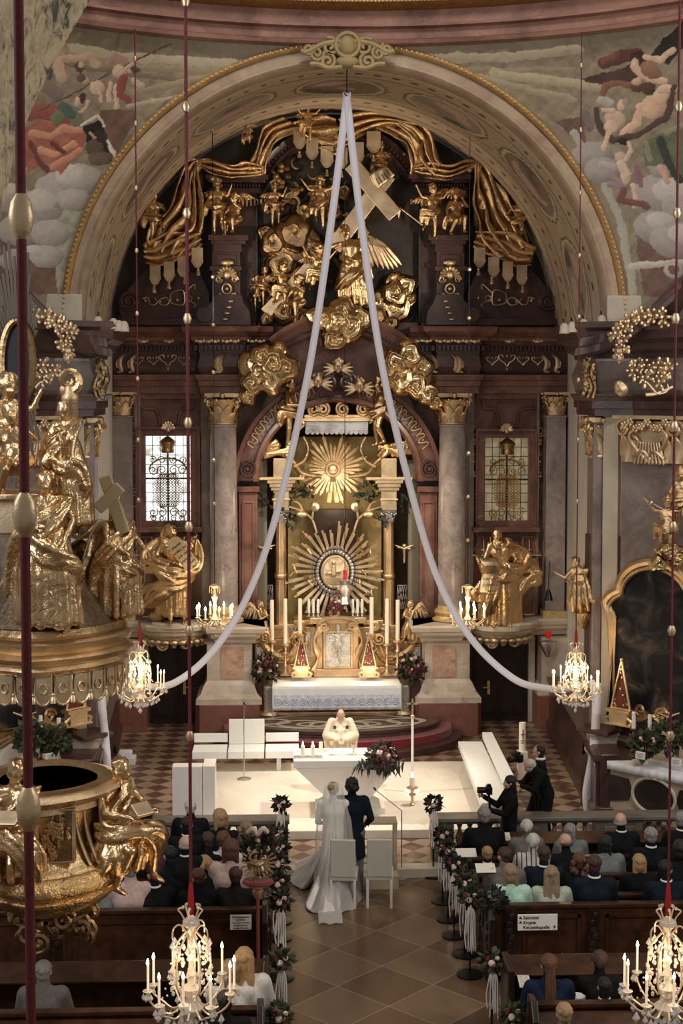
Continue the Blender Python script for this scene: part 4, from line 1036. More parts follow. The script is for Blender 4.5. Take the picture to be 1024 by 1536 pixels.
# --- upper storey
for sgn,nm in((-1,'left'),(1,'right')):
    X=(lambda x:x) if sgn<0 else (lambda x:MX-x); f=-sgn
    def rbx(g,x0,y0,x1,y1,Y0,Y1): a,b=X(x0),X(x1); return rb(g,min(a,b),y0,max(a,b),y1,Y0,Y1)
    th=thing('attic_pier','dark marble attic pier with gilded mask left of the upper relief' if sgn<0 else 'dark marble attic pier with gilded mask right of the upper relief','pier',P(X(340),490,30.9))
    g=G(); rbx(g,312,352,372,360,30.5,31.35); rbx(g,316,360,368,366,30.55,31.35); rbx(g,320,366,362,378,30.6,31.35); rbx(g,318,378,360,444,30.7,31.35); rbx(g,314,399,362,406,30.62,31.35); rbx(g,324,382,354,398,30.66,31.35)
    g.build('shaft',mred_d,th,smooth=False,bevel=.01)
    g=G(); Cq=[(300,488),(300,478),(306,464),(318,452),(322,442),(362,442),(366,455),(374,466),(376,478),(376,488)]
    g.prism([ (P(X(x),y,30.6).x,P(X(x),y,30.6).z) for x,y in (Cq if sgn<0 else Cq[::-1])],30.5,31.3)
    c=P(X(306),472,30.45); g.cyl(c,c+V((0,.8,0)),.17,.17,20); g.build('scroll_base',mred_d,th,bevel=.01)
    g=G(); c=P(X(340),418,30.6)
    for k in range(9):
        a=PI*k/8; g.cap(c+V((0,0,.05)),c+V((.2*math.cos(a),-.03,.05+.19*math.sin(a))),.02,.035,7)
    g.ell(c+V((0,-.05,.08)),(.09,.07,.11),None,10); g.ell(c+V((0,-.04,-.22)),.05,None,8); g.tube([c+V((.10*math.cos(2*PI*i/16),-.03,-.22+.11*math.sin(2*PI*i/16))) for i in range(16)],.02,5,closed=True)
    for q in(-1,1): g.tube(spiral((c.x+q*.17,c.y-.02,c.z-.02),.08,.02,1.4,0,14,flip=q),.02,5); g.tube(spiral((c.x+q*.14,c.y-.02,c.z-.36),.06,.02,1.4,0,14,flip=q),.018,5)
    g.ell(P(X(340),394,30.6),(.15,.06,.08),None,8)
    for k in range(4): g.ell(P(X(346-3*k),452+9*k,30.45),(.07,.03,.03),None,6)
    g.build('mask',gold_pale,th)
    # tall pilaster with capital piece behind
    g=G(); rbx(g,308,262,402,268,30.7,31.35); rbx(g,312,268,398,273,30.85,31.35); rbx(g,314,282,390,290,31.0,31.35); rbx(g,318,290,386,488,31.1,31.35)
    for k in range(16): a,b=318+4.6*k,320.6+4.6*k; rbx(g,a,275,b,281,30.95,31.1)
    struct('trim_attic_pilaster_'+nm,g,mred_d,smooth=False,bevel=.005)
    g=G()
    for k in range(6): rbx(g,366+6*k if k>2 else 352+0*k,299,369+6*k if k>2 else 353,306,31.0,31.12)
    for xx in(364,370,376,382): c=P(X(xx),303,31.05); g.ell(c,(.03,.03,.10),None,6)
    struct('trim_attic_gilt_'+nm,g,gold_flat)
    # long scroll plate
    pts=[(182,478),(178,462),(186,440),(200,424),(214,408),(228,400),(300,410),(314,440),(314,478)]
    g=G(); g.prism([(P(X(x),y,30.9).x,P(X(x),y,30.9).z) for x,y in(pts if sgn<0 else pts[::-1])],30.95,31.3)
    c=P(X(193),452,30.85); g.cyl(c,c+V((0,.4,0)),.22,.22,22); g.tube(spiral((c.x,c.y-.02,c.z),.2,.03,2,0,30,flip=f),.035,6)
    g.tube(PP([(X(a),b) for a,b in bezpx([(180,440),(192,416),(212,402),(226,396)])],30.85),.10,8) if False else None
    rbx(g,170,478,318,488,30.6,31.3)
    struct('trim_scroll_plate_'+nm,g,mred_d,smooth=False,bevel=.01)
    g=G(); Y=30.9
    for pts in([(214,448),(222,446),(224,455),(232,457),(240,449),(250,446),(256,454),(275,457),(276,440),(270,435),(256,441),(256,454)],[(276,440),(284,432),(292,426),(292,434)],[(276,446),(286,452),(294,458),(290,462)],[(232,447),(240,456),(250,457),(256,449)],[(276,448),(283,443),(288,448),(283,453),(276,448)]):
        g.tube(bez(PP([(X(x),y) for x,y in pts],Y),3),.018,5)
    for x,y in((240,452),(266,450),(298,447),(218,451)): g.ell(P(X(x),y,Y),.04,None,6)
    tag(g.build('gilt_tracery',gold_pale),'gilt strapwork tracery on the %s scroll plate beside the upper relief'%nm,'ornament')
# inner arch over the relief
c3=A(507,322,31.1); s3=(A(607,322,31.1)[0]-c3[0])/100
archv('trim_attic_arch',c3,112*s3,[(0,.3),(0,-.02),(4*s3,-.10),(8*s3,-.10),(9*s3,-.05),(16*s3,-.15),(22*s3,-.2),(22*s3,.3)],mred_d,31.15,.45,PI-.45,50)
g=G()
for i in range(40):
    a=.5+(PI-1)*i/39; g.obox((c3[0]+124*s3*math.cos(a),31.04,c3[1]+124*s3*math.sin(a)),(.05,.08,.06),Matrix.Rotation(-(a-PI/2),3,'Y'))
struct('trim_attic_arch_dentils',g,mred_d,smooth=False)
mgreen=marble('relief_ground',(.010,.008,.005),(.045,.034,.021),(.05,.04,.028),1.5,.5,2,.02)
struct('trim_relief_ground',rb(rb(G(),388,205,628,490,31.25,31.34),384,300,386,488,31.0,31.3).box(P(628,300,31).x,P(631,300,31).x,31,31.3,P(500,488,31).z,P(500,300,31).z),mgreen,smooth=False)
RG=random.Random(11)
# ---------- diagonal crossing piers with their entablature
ZC0,ZC1=7.0,8.62
for s,nm in((1,'right'),(-1,'left')):
    fx=lambda x:x if s>0 else 2-x
    sd=1 if s>0 else -1
    path=[(5.34,26.2),(5.34,24.62),(5.95,24.35),(6.6,23.65),(9,21.2)]
    path=[(fx(x),y) for x,y in path]
    struct('trim_crossing_cornice_'+nm,G().mould(path,[(-.8,8.0),(.04,8.0),(.06,8.08),(.20,8.14),(.22,8.24),(.36,8.32),(.38,8.46),(.44,8.52),(.42,8.62),(-.8,8.62)],side=-sd if False else sd),mred_d,smooth=False)
    struct('trim_crossing_frieze_'+nm,G().mould(path,[(-.8,7.38),(.0,7.38),(.04,7.45),(.10,7.7),(.0,7.95),(.0,8.0),(-.8,8.0)],side=sd),mpurp,smooth=False)
    struct('trim_crossing_architrave_'+nm,G().mould(path,[(-.8,7.0),(.0,7.0),(.0,7.12),(.05,7.13),(.05,7.26),(.12,7.36),(.12,7.38),(-.8,7.38)],side=sd),mred_d,smooth=False)
    # raised swan-neck cornice
    pts=[P(x,y,23.9 if i>1 else 24.3) for i,(x,y) in enumerate([(878,492),(915,484),(948,470),(978,452),(1000,432),(1030,405)] if s>0 else [(150,492),(125,488),(95,474),(70,458),(52,440),(25,412)])]
    pts=bez(pts,5)
    g=G(); pr=[(-.35,.0),(.0,-.02),(.06,-.12),(.16,-.16),(.2,-.3),(.3,-.34),(.34,-.46),(-.35,-.46)]
    vs=[];m=len(pr);fs=[]
    dn=V((-.707*s,-.707,0))
    for p in pts:
        for o_,z_ in pr: vs.append(p+dn*(.34-o_ if False else o_)+V((0,0,-.02+z_*1.0+.0)))
    for i in range(len(pts)-1):
        for j in range(m): a=i*m+j;b=i*m+(j+1)%m; fs.append((a,a+m,b+m,b))
    fs+= [tuple(range(m)),tuple((len(pts)-1)*m+j for j in range(m))]
    struct('trim_swan_cornice_'+nm,g.add(vs,fs),mred_d,smooth=False)
    # pier pilasters
    dd=V((.707*s,-.707,0)); nn=V((-.707*s,-.707,0))
    def dbox(g,c,w,d,z0,z1):
        c=V((fx(c[0]),c[1],0)); q=[c-dd*w/2,c+dd*w/2,c+dd*w/2+nn*d,c-dd*w/2+nn*d]; g.slab([(p.x,p.y) for p in q],z0,z1)
    g=G(); dbox(g,(6.35,24.05),1.35,.14,3.0,6.25); struct('trim_crossing_pilaster_'+nm,g,mpurp,smooth=False,bevel=.01)
    g=G(); dbox(g,(5.7,24.7),.3,.10,1.2,7.0); struct('trim_crossing_strip_'+nm,g,plaster_w,smooth=False)
    g=G(); dbox(g,(6.1,24.3),2.2,.06,1.4,4.9); struct('trim_crossing_panel_'+nm,g,mred_d,smooth=False)
    # capitals
    for k,(c,w,z0) in enumerate(((V((fx(6.28),24.0,6.22)),1.15,6.22),(V((fx(5.53),25.0,6.25)),.42,6.25),(V((fx(5.60),25.55,6.25)),.42,6.25))):
        g=G()
        if k==0:
            r=w/2
            def T(u,o,z): return c+dd*u+nn*o+V((0,0,z))
            g.add([T(-r,.0,0),T(r,.0,0),T(r,.2,0),T(-r,.2,0),T(-r*.95,.0,.7),T(r*.95,.0,.7),T(r*.95,.2,.7),T(-r*.95,.2,.7)],[(0,1,2,3),(4,5,6,7),(2,3,7,6),(0,3,7,4),(1,2,6,5)])
            n0=len(g.v)
            for u in(-.85,-.5,.5,.85): acanthus(g,T(u*r,.2,.0),.28,.55,.16,math.atan2(nn.y,nn.x))
            for q in(-1,1):
                cc=T(q*r*.86,.26,.58)
                g.tube([cc+dd*(lerp(.17,.02,i/24)*math.cos(q*i/24*2*PI*1.7))+V((0,0,lerp(.17,.02,i/24)*math.sin(i/24*2*PI*1.7)))+nn*.02 for i in range(25)],[lerp(.045,.025,i/24) for i in range(25)],6)
                g.tube(bez([T(q*.02,.24,.02),T(q*.22,.26,.22),T(q*.36,.3,.45),T(q*.20,.3,.62)],6),.035,6); g.tube(bez([T(q*.05,.24,.02),T(-q*.1,.28,.2),T(-q*.3,.28,.08)],5),.03,6)
            for i in range(9):
                u=-.45+.9*i/8; fc=T(u,.33,.63+.06*math.sin(i*2))
                for a in range(5): g.ell(fc+dd*.045*math.cos(a*1.256)+V((0,0,.045*math.sin(a*1.256))),.035,None,6)
                g.ell(fc+nn*.03,.025,None,6)
            for i in range(9): g.cap(T(-.28+.07*i,.25,.0),T(-.20+.05*i,.28,.34),.03,.02,6)
            q=r*1.18; sl=[T(-q,0,0),T(q,0,0),T(q,.34,0),T(-q,.34,0)]; g.slab([(p.x,p.y) for p in sl],6.96,7.02)
        else:
            g.merge(capital_g(w,.72,),Matrix.Translation(c))
        tag(g.build('capital',gold_pale if k==0 else gold_fine,world=False,ang=60),['broad gilded pilaster capital with flowers, %s crossing pier','small gilded capital at the %s corner of the choir arch','second small gilded capital behind the first at the %s of the choir arch'][k]%('right' if s>0 else 'left'),'capital','crossing capitals %s'%nm)
    # flower garlands carved on the entablature
    def flower(g,c,r):
        for a in range(6): g.cap(c+dd*r*.3*math.cos(a*1.047)+V((0,0,r*.3*math.sin(a*1.047))),c+dd*r*.95*math.cos(a*1.047)+V((0,0,r*.95*math.sin(a*1.047)))+nn*.05,r*.16,r*.30,6)
        g.ell(c+nn*r*.6,r*.35,None,6)
    lists=[([(936,490),(925,500),(934,512),(930,525)],'drop'),([(945,482),(960,476),(978,474),(995,476)],'swag'),([(950,556),(968,548),(985,552),(1002,553),(966,566),(990,572)],'spray')]
    for kk,(pts,kind) in enumerate(lists):
        g=G()
        for (x,y) in pts:
            xx=x if s>0 else 1030-x
            c=P(xx,y,23.4)
            flower(g,c,.10 if kind!='swag' else .12)
            for q in range(5):
                a=RG.random()*6.28; e=c+dd*.16*math.cos(a)+V((0,0,.16*math.sin(a))); g.cap(c,e,.02,.035,6)
        if kind=='drop': c=P(pts[-1][0]+0 if s>0 else 1030-pts[-1][0],537,23.4); g.ell(c,(.07,.07,.10),None,8); g.ell(c+V((0,0,.12)),(.11,.1,.07),None,8)
        if kind=='spray':
            q=[P(x if s>0 else 1030-x,y,23.4) for x,y in[(925,572),(932,584),(934,594)]]; g.tube(bez(q,5),[.04+.08*math.sin(PI*i/10) for i in range(11)],7)
            q=[P(x if s>0 else 1030-x,y,23.4) for x,y in[(958,575),(962,570),(972,576),(985,590),(1000,586),(1000,576)]]; g.tube(bez(q,5),.05,6,flat=.4)
            q=[P(x if s>0 else 1030-x,y,23.4) for x,y in[(968,592),(985,590),(1008,580)]]; g.tube(bez(q,5),.035,6)
        tag(g.build('carved_%s'%{'drop':'flower_drop','swag':'flower_swag','spray':'flower_spray'}[kind],gold_pale),{'drop':'gilded flower drop hanging over the %s crossing cornice','swag':'gilded flower swag lying on top of the %s crossing cornice','spray':'gilded ribbon and flower spray on the %s crossing frieze'}[kind]%nm,'carving')
    # leafy scroll on the pier corner
    g=G(); 
    for i in range(16):
        c=P((882 if s>0 else 152)+RG.uniform(-9,9),540+i*3.4,24.5); g.ell(c,(.05,.06,.05+.05*RG.random()),None,6); g.cap(c,c+V((.09*RG.uniform(-1,1),-.04,.14*RG.uniform(-1,1))),.03,.02,6)
    for q in(0,1): g.tube(bez(PP([((882+8*q) if s>0 else (152-8*q),545),(878+8*q if s>0 else 156-8*q,560),(886+6*q if s>0 else 148-6*q,580),(880+8*q if s>0 else 154-8*q,597)],24.5),5),.04,6)
    tag(g.build('leaf_carving',gold_dark),'dull gilt leaf scroll on the corner of the %s crossing frieze'%nm,'carving')
# small spot lamps on the cornice
for i,(x,y) in enumerate([(147,486),(170,489),(178,492),(186,493),(902,484),(875,490),(858,494),(846,496)]):
    c=P(x,y,24.4); t=thing('cornice_lamp','small pale spotlight clipped on the choir cornice, %s of its row'%['leftmost','second','third','rightmost'][i%4 if i<4 else 3-(i%4)]+(' at left' if i<4 else ' at right'),'lamp',c,group='spotlights on the cornice')
    G().lathe([(.03,.18),(.07,.14),(.09,0),(.085,0)],(0,0,-.05),12).build('shade',plaster_w,t,world=False)
    G().lathe([(.001,0),(.075,0),(.075,.02),(.001,.02)],(0,0,-.04),12).build('bulb',plain('lamp_glow%d'%i,(1,.9,.75),.5,emit=(1,.85,.65),es=5 if i in(0,4) else 2.5),t,world=False)
    G().cyl((0,0,.12),(0,.1,.2),.012).build('clip',blackm,t,world=False)
# ---------- gilded canopy cloth over the upper relief
def cloth(name,A,B,nf,amp,m,label,cat,along=False,seed=0,nu=60,nv=20,parent=None,group=None,solid=.03):
    g=drape(G(),A,B,nf,amp,nu,nv,seed,along); o=g.build(name,m,parent,solid=solid,recalc=False,ang=180)
    if label: tag(o,label,cat,group)
    return o
for sgn,nm in((-1,'left'),(1,'right')):
    X=(lambda p:p) if sgn<0 else mp
    t=thing('gilded_curtain','gilded carved curtain sweeping down the %s side of the upper relief'%nm,'curtain',PP(X([(260,390)]),30.9)[0])
    q=lambda p,Y=30.75:PP(X(p),Y)
    cloth('top_fold',q([(424,178),(400,190),(388,205),(380,235),(372,258)]),q([(452,196),(425,206),(408,222),(398,246),(398,262)]),3,.16,gold,None,None,True,3+sgn,parent=t)
    cloth('side_swag',q([(298,244),(315,240),(345,250),(370,246),(392,252)]),q([(300,250),(318,262),(342,270),(370,268),(396,262)]),3,.18,gold,None,None,True,5+sgn,parent=t)
    cloth('hanging_fold',q([(296,244),(282,252),(268,280),(255,310),(232,340),(222,372)]),q([(300,250),(302,280),(304,320),(300,350),(286,372),(268,392)]),4,.26,gold,None,None,True,9+sgn,parent=t,nu=80,nv=30)
    cloth('lower_fold',q([(214,372),(230,362),(250,352),(278,350),(300,348)],30.65),q([(222,398),(240,402),(262,394),(285,385),(304,372)],30.65),3,.16,gold,None,None,True,12+sgn,parent=t)
    g=G()
    for x,y,w in((233,398,15),(254,393,15),(275,386,16),(296,372,16)):
        c=PP(X([(x,y)]),30.55)[0]; w*=1/68; lambrequin(g,(c.x,c.z),w,.42,30.5)
    g.build('lambrequin',gold_pale,t,smooth=True,ang=30)
    g=G()
    for x,y in((231,430),(253,424),(277,417),(297,404)): tassel(g,tuple(PP(X([(x,y)]),30.5)[0]),.22)
    g.build('tassel',gold_pale,t)
t=thing('gilded_valance','gilded scalloped valance across the top of the upper relief','valance',P(507,200,30.8))
q=lambda p,Y=30.7:PP(p,Y)
cloth('left_fold',q([(436,186),(460,180),(485,178),(505,182)]),q([(455,205),(475,222),(500,236),(512,232)]),3,.2,gold,None,None,True,21,parent=t)
cloth('right_fold',q([(510,182),(535,174),(570,170),(600,176),(625,185)]),q([(512,225),(530,215),(550,200),(585,190),(625,196)]),3,.2,gold,None,None,True,22,parent=t)
cloth('right_tail',q([(600,178),(622,184),(640,200),(650,225),(662,248)]),q([(590,190),(610,205),(618,225),(628,250),(650,268)]),3,.18,gold,None,None,True,23,parent=t)
for sx in(0,):
    g=G(); g2=G()
    for x,y,w in((449,192,17),(468,208,17),(490,220,18),(512,222,17),(536,214,18),(560,198,20)):
        c=P(x,y,30.6); lambrequin(g,(c.x,c.z),w/68,.45,30.55); tassel(g2,tuple(P(x,y+36,30.55)),.2)
    g.build('lambrequin',gold_pale,t,ang=30); g2.build('tassel',gold_pale,t)
# ---------- clouds
def cloud(label,items,Y,m=None,n0=0):
    g=G()
    for i,(x,y,r,d) in enumerate(items):
        c=P(x,y,Y); swirl(g,c,r/69,d,1.2+.8*RG.random(),26,40,n0+i*7,RG.random()*6,.22,.8+.3*RG.random())
    return tag(g.build('gilded_cloud',m or gold_smooth,recalc=False,ang=180),label,'cloud','gilded carved clouds')
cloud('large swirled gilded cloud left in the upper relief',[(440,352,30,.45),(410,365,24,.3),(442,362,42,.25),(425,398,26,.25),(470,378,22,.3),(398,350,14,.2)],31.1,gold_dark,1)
cloud('gilded shell shaped cloud low on the right of the upper relief',[(590,442,24,.45),(606,430,20,.3),(592,462,28,.22),(566,455,20,.25),(615,450,12,.2),(590,422,14,.2)],31.0,gold_smooth,3)
cloud('gilded cloud on the crown of the central pediment',[(505,484,26,.5),(524,488,28,.45),(486,480,20,.4),(500,510,22,.35),(540,480,18,.35),(512,470,24,.35),(470,474,14,.3)],30.15,gold_smooth,5)
cloud('gilded billowing cloud on the left shoulder of the altar arch',[(392,535,19,.45),(410,545,24,.5),(428,552,22,.45),(388,560,20,.4),(378,575,19,.35),(405,570,22,.4),(372,595,13,.3),(418,525,14,.35),(386,550,30,.3)],30.1,gold_smooth,8)
cloud('gilded billowing cloud on the right shoulder of the altar arch',[(590,545,20,.5),(612,535,22,.5),(630,550,20,.4),(600,568,24,.4),(622,578,22,.4),(640,590,18,.35),(652,604,12,.3),(610,520,14,.35),(615,560,32,.3)],30.1,gold_smooth,12)
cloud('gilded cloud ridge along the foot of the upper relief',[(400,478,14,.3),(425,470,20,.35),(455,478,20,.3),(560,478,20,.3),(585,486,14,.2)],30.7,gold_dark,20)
# flower and leaf heap top left of the relief
g=G()
for i in range(34):
    x=RG.gauss(432,18);y=RG.gauss(292,22); c=P(x,y,31.0)
    k=RG.random()
    if k<.5:
        a=RG.random()*6.28; g.tube([c+V((.16*math.cos(a+t*3)*(1-t*.5),-.1,.16*math.sin(a+t*3)*(1-t*.5))) for t in [j/8 for j in range(9)]],[.02+.03*math.sin(PI*j/8) for j in range(9)],6)
    else: g.ell(c+V((0,-.1,0)),(.09,.09,.07),None,7)
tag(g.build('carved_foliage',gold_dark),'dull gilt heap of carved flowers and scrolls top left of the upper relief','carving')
for pts,lb in(([(452,250),(448,270),(440,285),(446,300)],'crown arch'),): pass
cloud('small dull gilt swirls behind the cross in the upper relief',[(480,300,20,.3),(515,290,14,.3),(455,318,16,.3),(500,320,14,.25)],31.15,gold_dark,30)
# ---------- crosses
def cross(name,p,q,a,b,w,Y,label,m,d=.16):
    t=thing(name,label,'cross',PP([p],Y)[0])
    p3,q3=PP([p,q],Y); 
    G().bar(p3,q3,w,d,(0,1,0)).build('upright',m,t,smooth=False,bevel=.01)
    if a: a3,b3=PP([a,b],Y-.02); G().bar(a3,b3,w,d,(0,1,0)).build('crossbeam',m,t,smooth=False,bevel=.01)
    return t
cross('large_cross',(582,262),(500,372),(526,246),(592,324),.34,30.45,'large gilded wooden cross carried by angels at the top of the upper relief',gold_pale)
g=G(); g.bar(P(478,386,30.5),P(398,470,30.5),.26,.15,(0,1,0)); tag(g.build('cross_beam',gold_pale,smooth=False,bevel=.01),'plain gilded beam slanting low on the left of the upper relief','beam')
# banner lettered plate at the crossing of the beams
t=thing('inscription_scroll','small curled gilt inscription plate held above the large cross','plate',P(570,265,30.3))
cloth('sheet',PP([(552,262),(565,256),(580,250)],30.35),PP([(566,284),(580,272),(592,262)],30.35),1,.05,gold_pale,None,None,parent=t,nu=16,nv=8,solid=.02)
g=G()
for k in range(3): c=P(567+8*k,272-7*k,30.27); g.bar(c+V((-.05,0,.06)),c+V((.03,0,-.07)),.015,.01,(0,1,0)); g.bar(c+V((.0,0,.09)),c+V((.09,0,-.03)),.015,.01,(0,1,0))
g.build('lettering',inkm,t,smooth=False)
t=thing('spear','thin gilded spear shaft reaching from the large cross to a putto','spear',P(632,335,30.4)); G().cyl(P(600,312,30.4),P(634,338,30.3),.018,.018,8).build('shaft',gold_pale,t); G().lathe([(.001,0),(.05,-.1),(.001,-.25)],tuple(P(598,310,30.4)),8).build('tip',gold_pale,t)
# ---------- the great angel in the upper relief
J=base_pose('stand')
J['che']=V((-.02,-.04,1.28));J['nek']=V((-.06,-.04,1.46));J['hed']=V((-.13,-.08,1.60));J['look']=V((-.3,-1,.15))
J['sl']=V((.17,0,1.40));J['sr']=V((-.20,-.02,1.38));J['er']=V((-.44,-.14,1.27));J['hr']=V((-.70,-.10,1.30));J['el']=V((.22,.05,1.12));J['hl']=V((.02,-.2,1.06))
J['kr']=V((-.16,-.12,.5));J['ar']=V((-.24,.02,.08));J['kl']=V((.14,-.12,.52));J['al']=V((.16,.10,.1))
g=G(); rg=random.Random(5); torso(g,J,1,1.1); limbs(g,J,1,1.05,True,.5); head_m(g,J['hed'],J['look'],1.1); hairb(g,J['hed'],1.15,rg,40)
skirt(g,(0,0,1.02),(.16,.13),1,.12,(.36,.22),15,.05,.06,rg,(.05,.05)); swath(g,[(-.2,-.05,1.05),(0,-.2,.98),(.2,-.05,1.08),(.3,.1,1.0),(.42,.1,.7)],.045,6,.12,rg); swath(g,[(.2,-.05,1.0),(.1,-.22,.8),(-.1,-.25,.62),(-.3,-.1,.45)],.04,6,.12,rg)
me=remesh(g,.02,1)
o=put_fig('large_angel',me,gold_cloth,P(526,468,30.45),0,1.06,'large gilded winged angel standing in the middle of the upper relief','angel figure')
wing_g((.10,.12,1.34),(.62,.15,1.42),(.18,.05,-.52),9,1).build('wing',gold_pale,o,world=False)
wing_g((-.08,.14,1.34),(-.30,.3,1.75),(-.1,.05,-.40),7,.8).build('wing',gold_dark,o,world=False)
# ---------- putti
PT=[(0,326,352,30.4,1.0,0.1,'standing at left on the left attic pier, arm raised'),(1,352,352,30.35,.95,-.4,'perched at right on the left attic pier'),
(2,648,360,30.35,1.0,.3,'at left on the right attic pier, arms spread'),(1,684,352,30.4,1.05,.3,'sitting at right on the right attic pier'),
(3,232,368,30.6,1.0,.5,'leaning out of the left gilded curtain'),(3,776,372,30.6,1.0,-.4,'leaning out of the right gilded curtain'),
(2,424,470,30.35,.9,.6,'gripping the lower end of the slanting beam'),(1,447,478,30.2,1.0,-.5,'curled up on the cloud under the slanting beam'),(2,478,450,30.25,1.0,.4,'with small wings between the beam and the large angel'),
(3,572,282,30.75,.85,.2,'peering over the arms of the large cross'),(3,540,372,30.75,.85,.5,'holding the large cross from below'),(2,480,345,30.3,.95,-.3,'beside the head of the large angel'),(0,412,340,30.85,.8,.2,'among the dull foliage left in the upper relief'),
(3,398,462,30.8,.75,.3,'dim, at the lower left corner of the upper relief'),(1,372,218,30.3,.5,.0,'tiny, on top of the left curtain fold'),(2,462,215,30.35,.7,.2,'under the left fold of the valance'),
(3,386,470,30.9,.7,-.3,'dim, lowest at the left edge of the upper relief'),(0,500,330,31.0,.8,.4,'half hidden behind the large cross')]
for i,(k,x,y,Y,s_,rz,l) in enumerate(PT): putto(k,x,y,Y,s_*1.12,rz,label='gilded putto '+l)
# cherub heads on the arch
def cherub_head(x,y,Y,s,label):
    g=G(); c=P(x,y,Y); head_m(g,(0,0,0),(0,-1,-.1),s*1.25); hairb(g,V((0,0,0)),s*1.35,random.Random(int(x)),24)
    me=remesh(g,.018,1); o=put_fig('cherub_head',me,gold_pale,c,0,1,label,'cherub head',group='cherub heads of the altar arch')
    g=G()
    for q in(-1,1):
        for k in range(4): a=-.5+k*.38; g.tube([(q*.06,.03,-.08),(q*(.06+.12*math.cos(a)),0,-.08+.12*math.sin(a)),(q*(.06+.26*math.cos(a)),.02,-.1+.26*math.sin(a))],[.03,.045,.01],6)
    g.build('wings',gold_pale,o,world=False)
for x,y,l in((477,570,'winged cherub head on the left crown of the altar arch'),(539,577,'winged cherub head on the right crown of the altar arch'),(507,548,'winged cherub head at the keystone of the altar arch')): cherub_head(x,y,30.15,1.15,l)
g=G()
for q in(-1,1):
    c=P(507+q*14,572,30.2); g.tube(spiral((c.x,c.y,c.z),.2,.03,1.8,PI/2,24,flip=-q),.045,7); g.tube(bez([P(507+q*6,560,30.2),P(507+q*28,585,30.2),P(507+q*33,598,30.2)],6),.04,6)
g.ell(P(507,595,30.2),(.12,.08,.08),None,8)
tag(g.build('keystone_scroll',mred_d),'dark scrolled marble keystone on the altar arch','keystone')
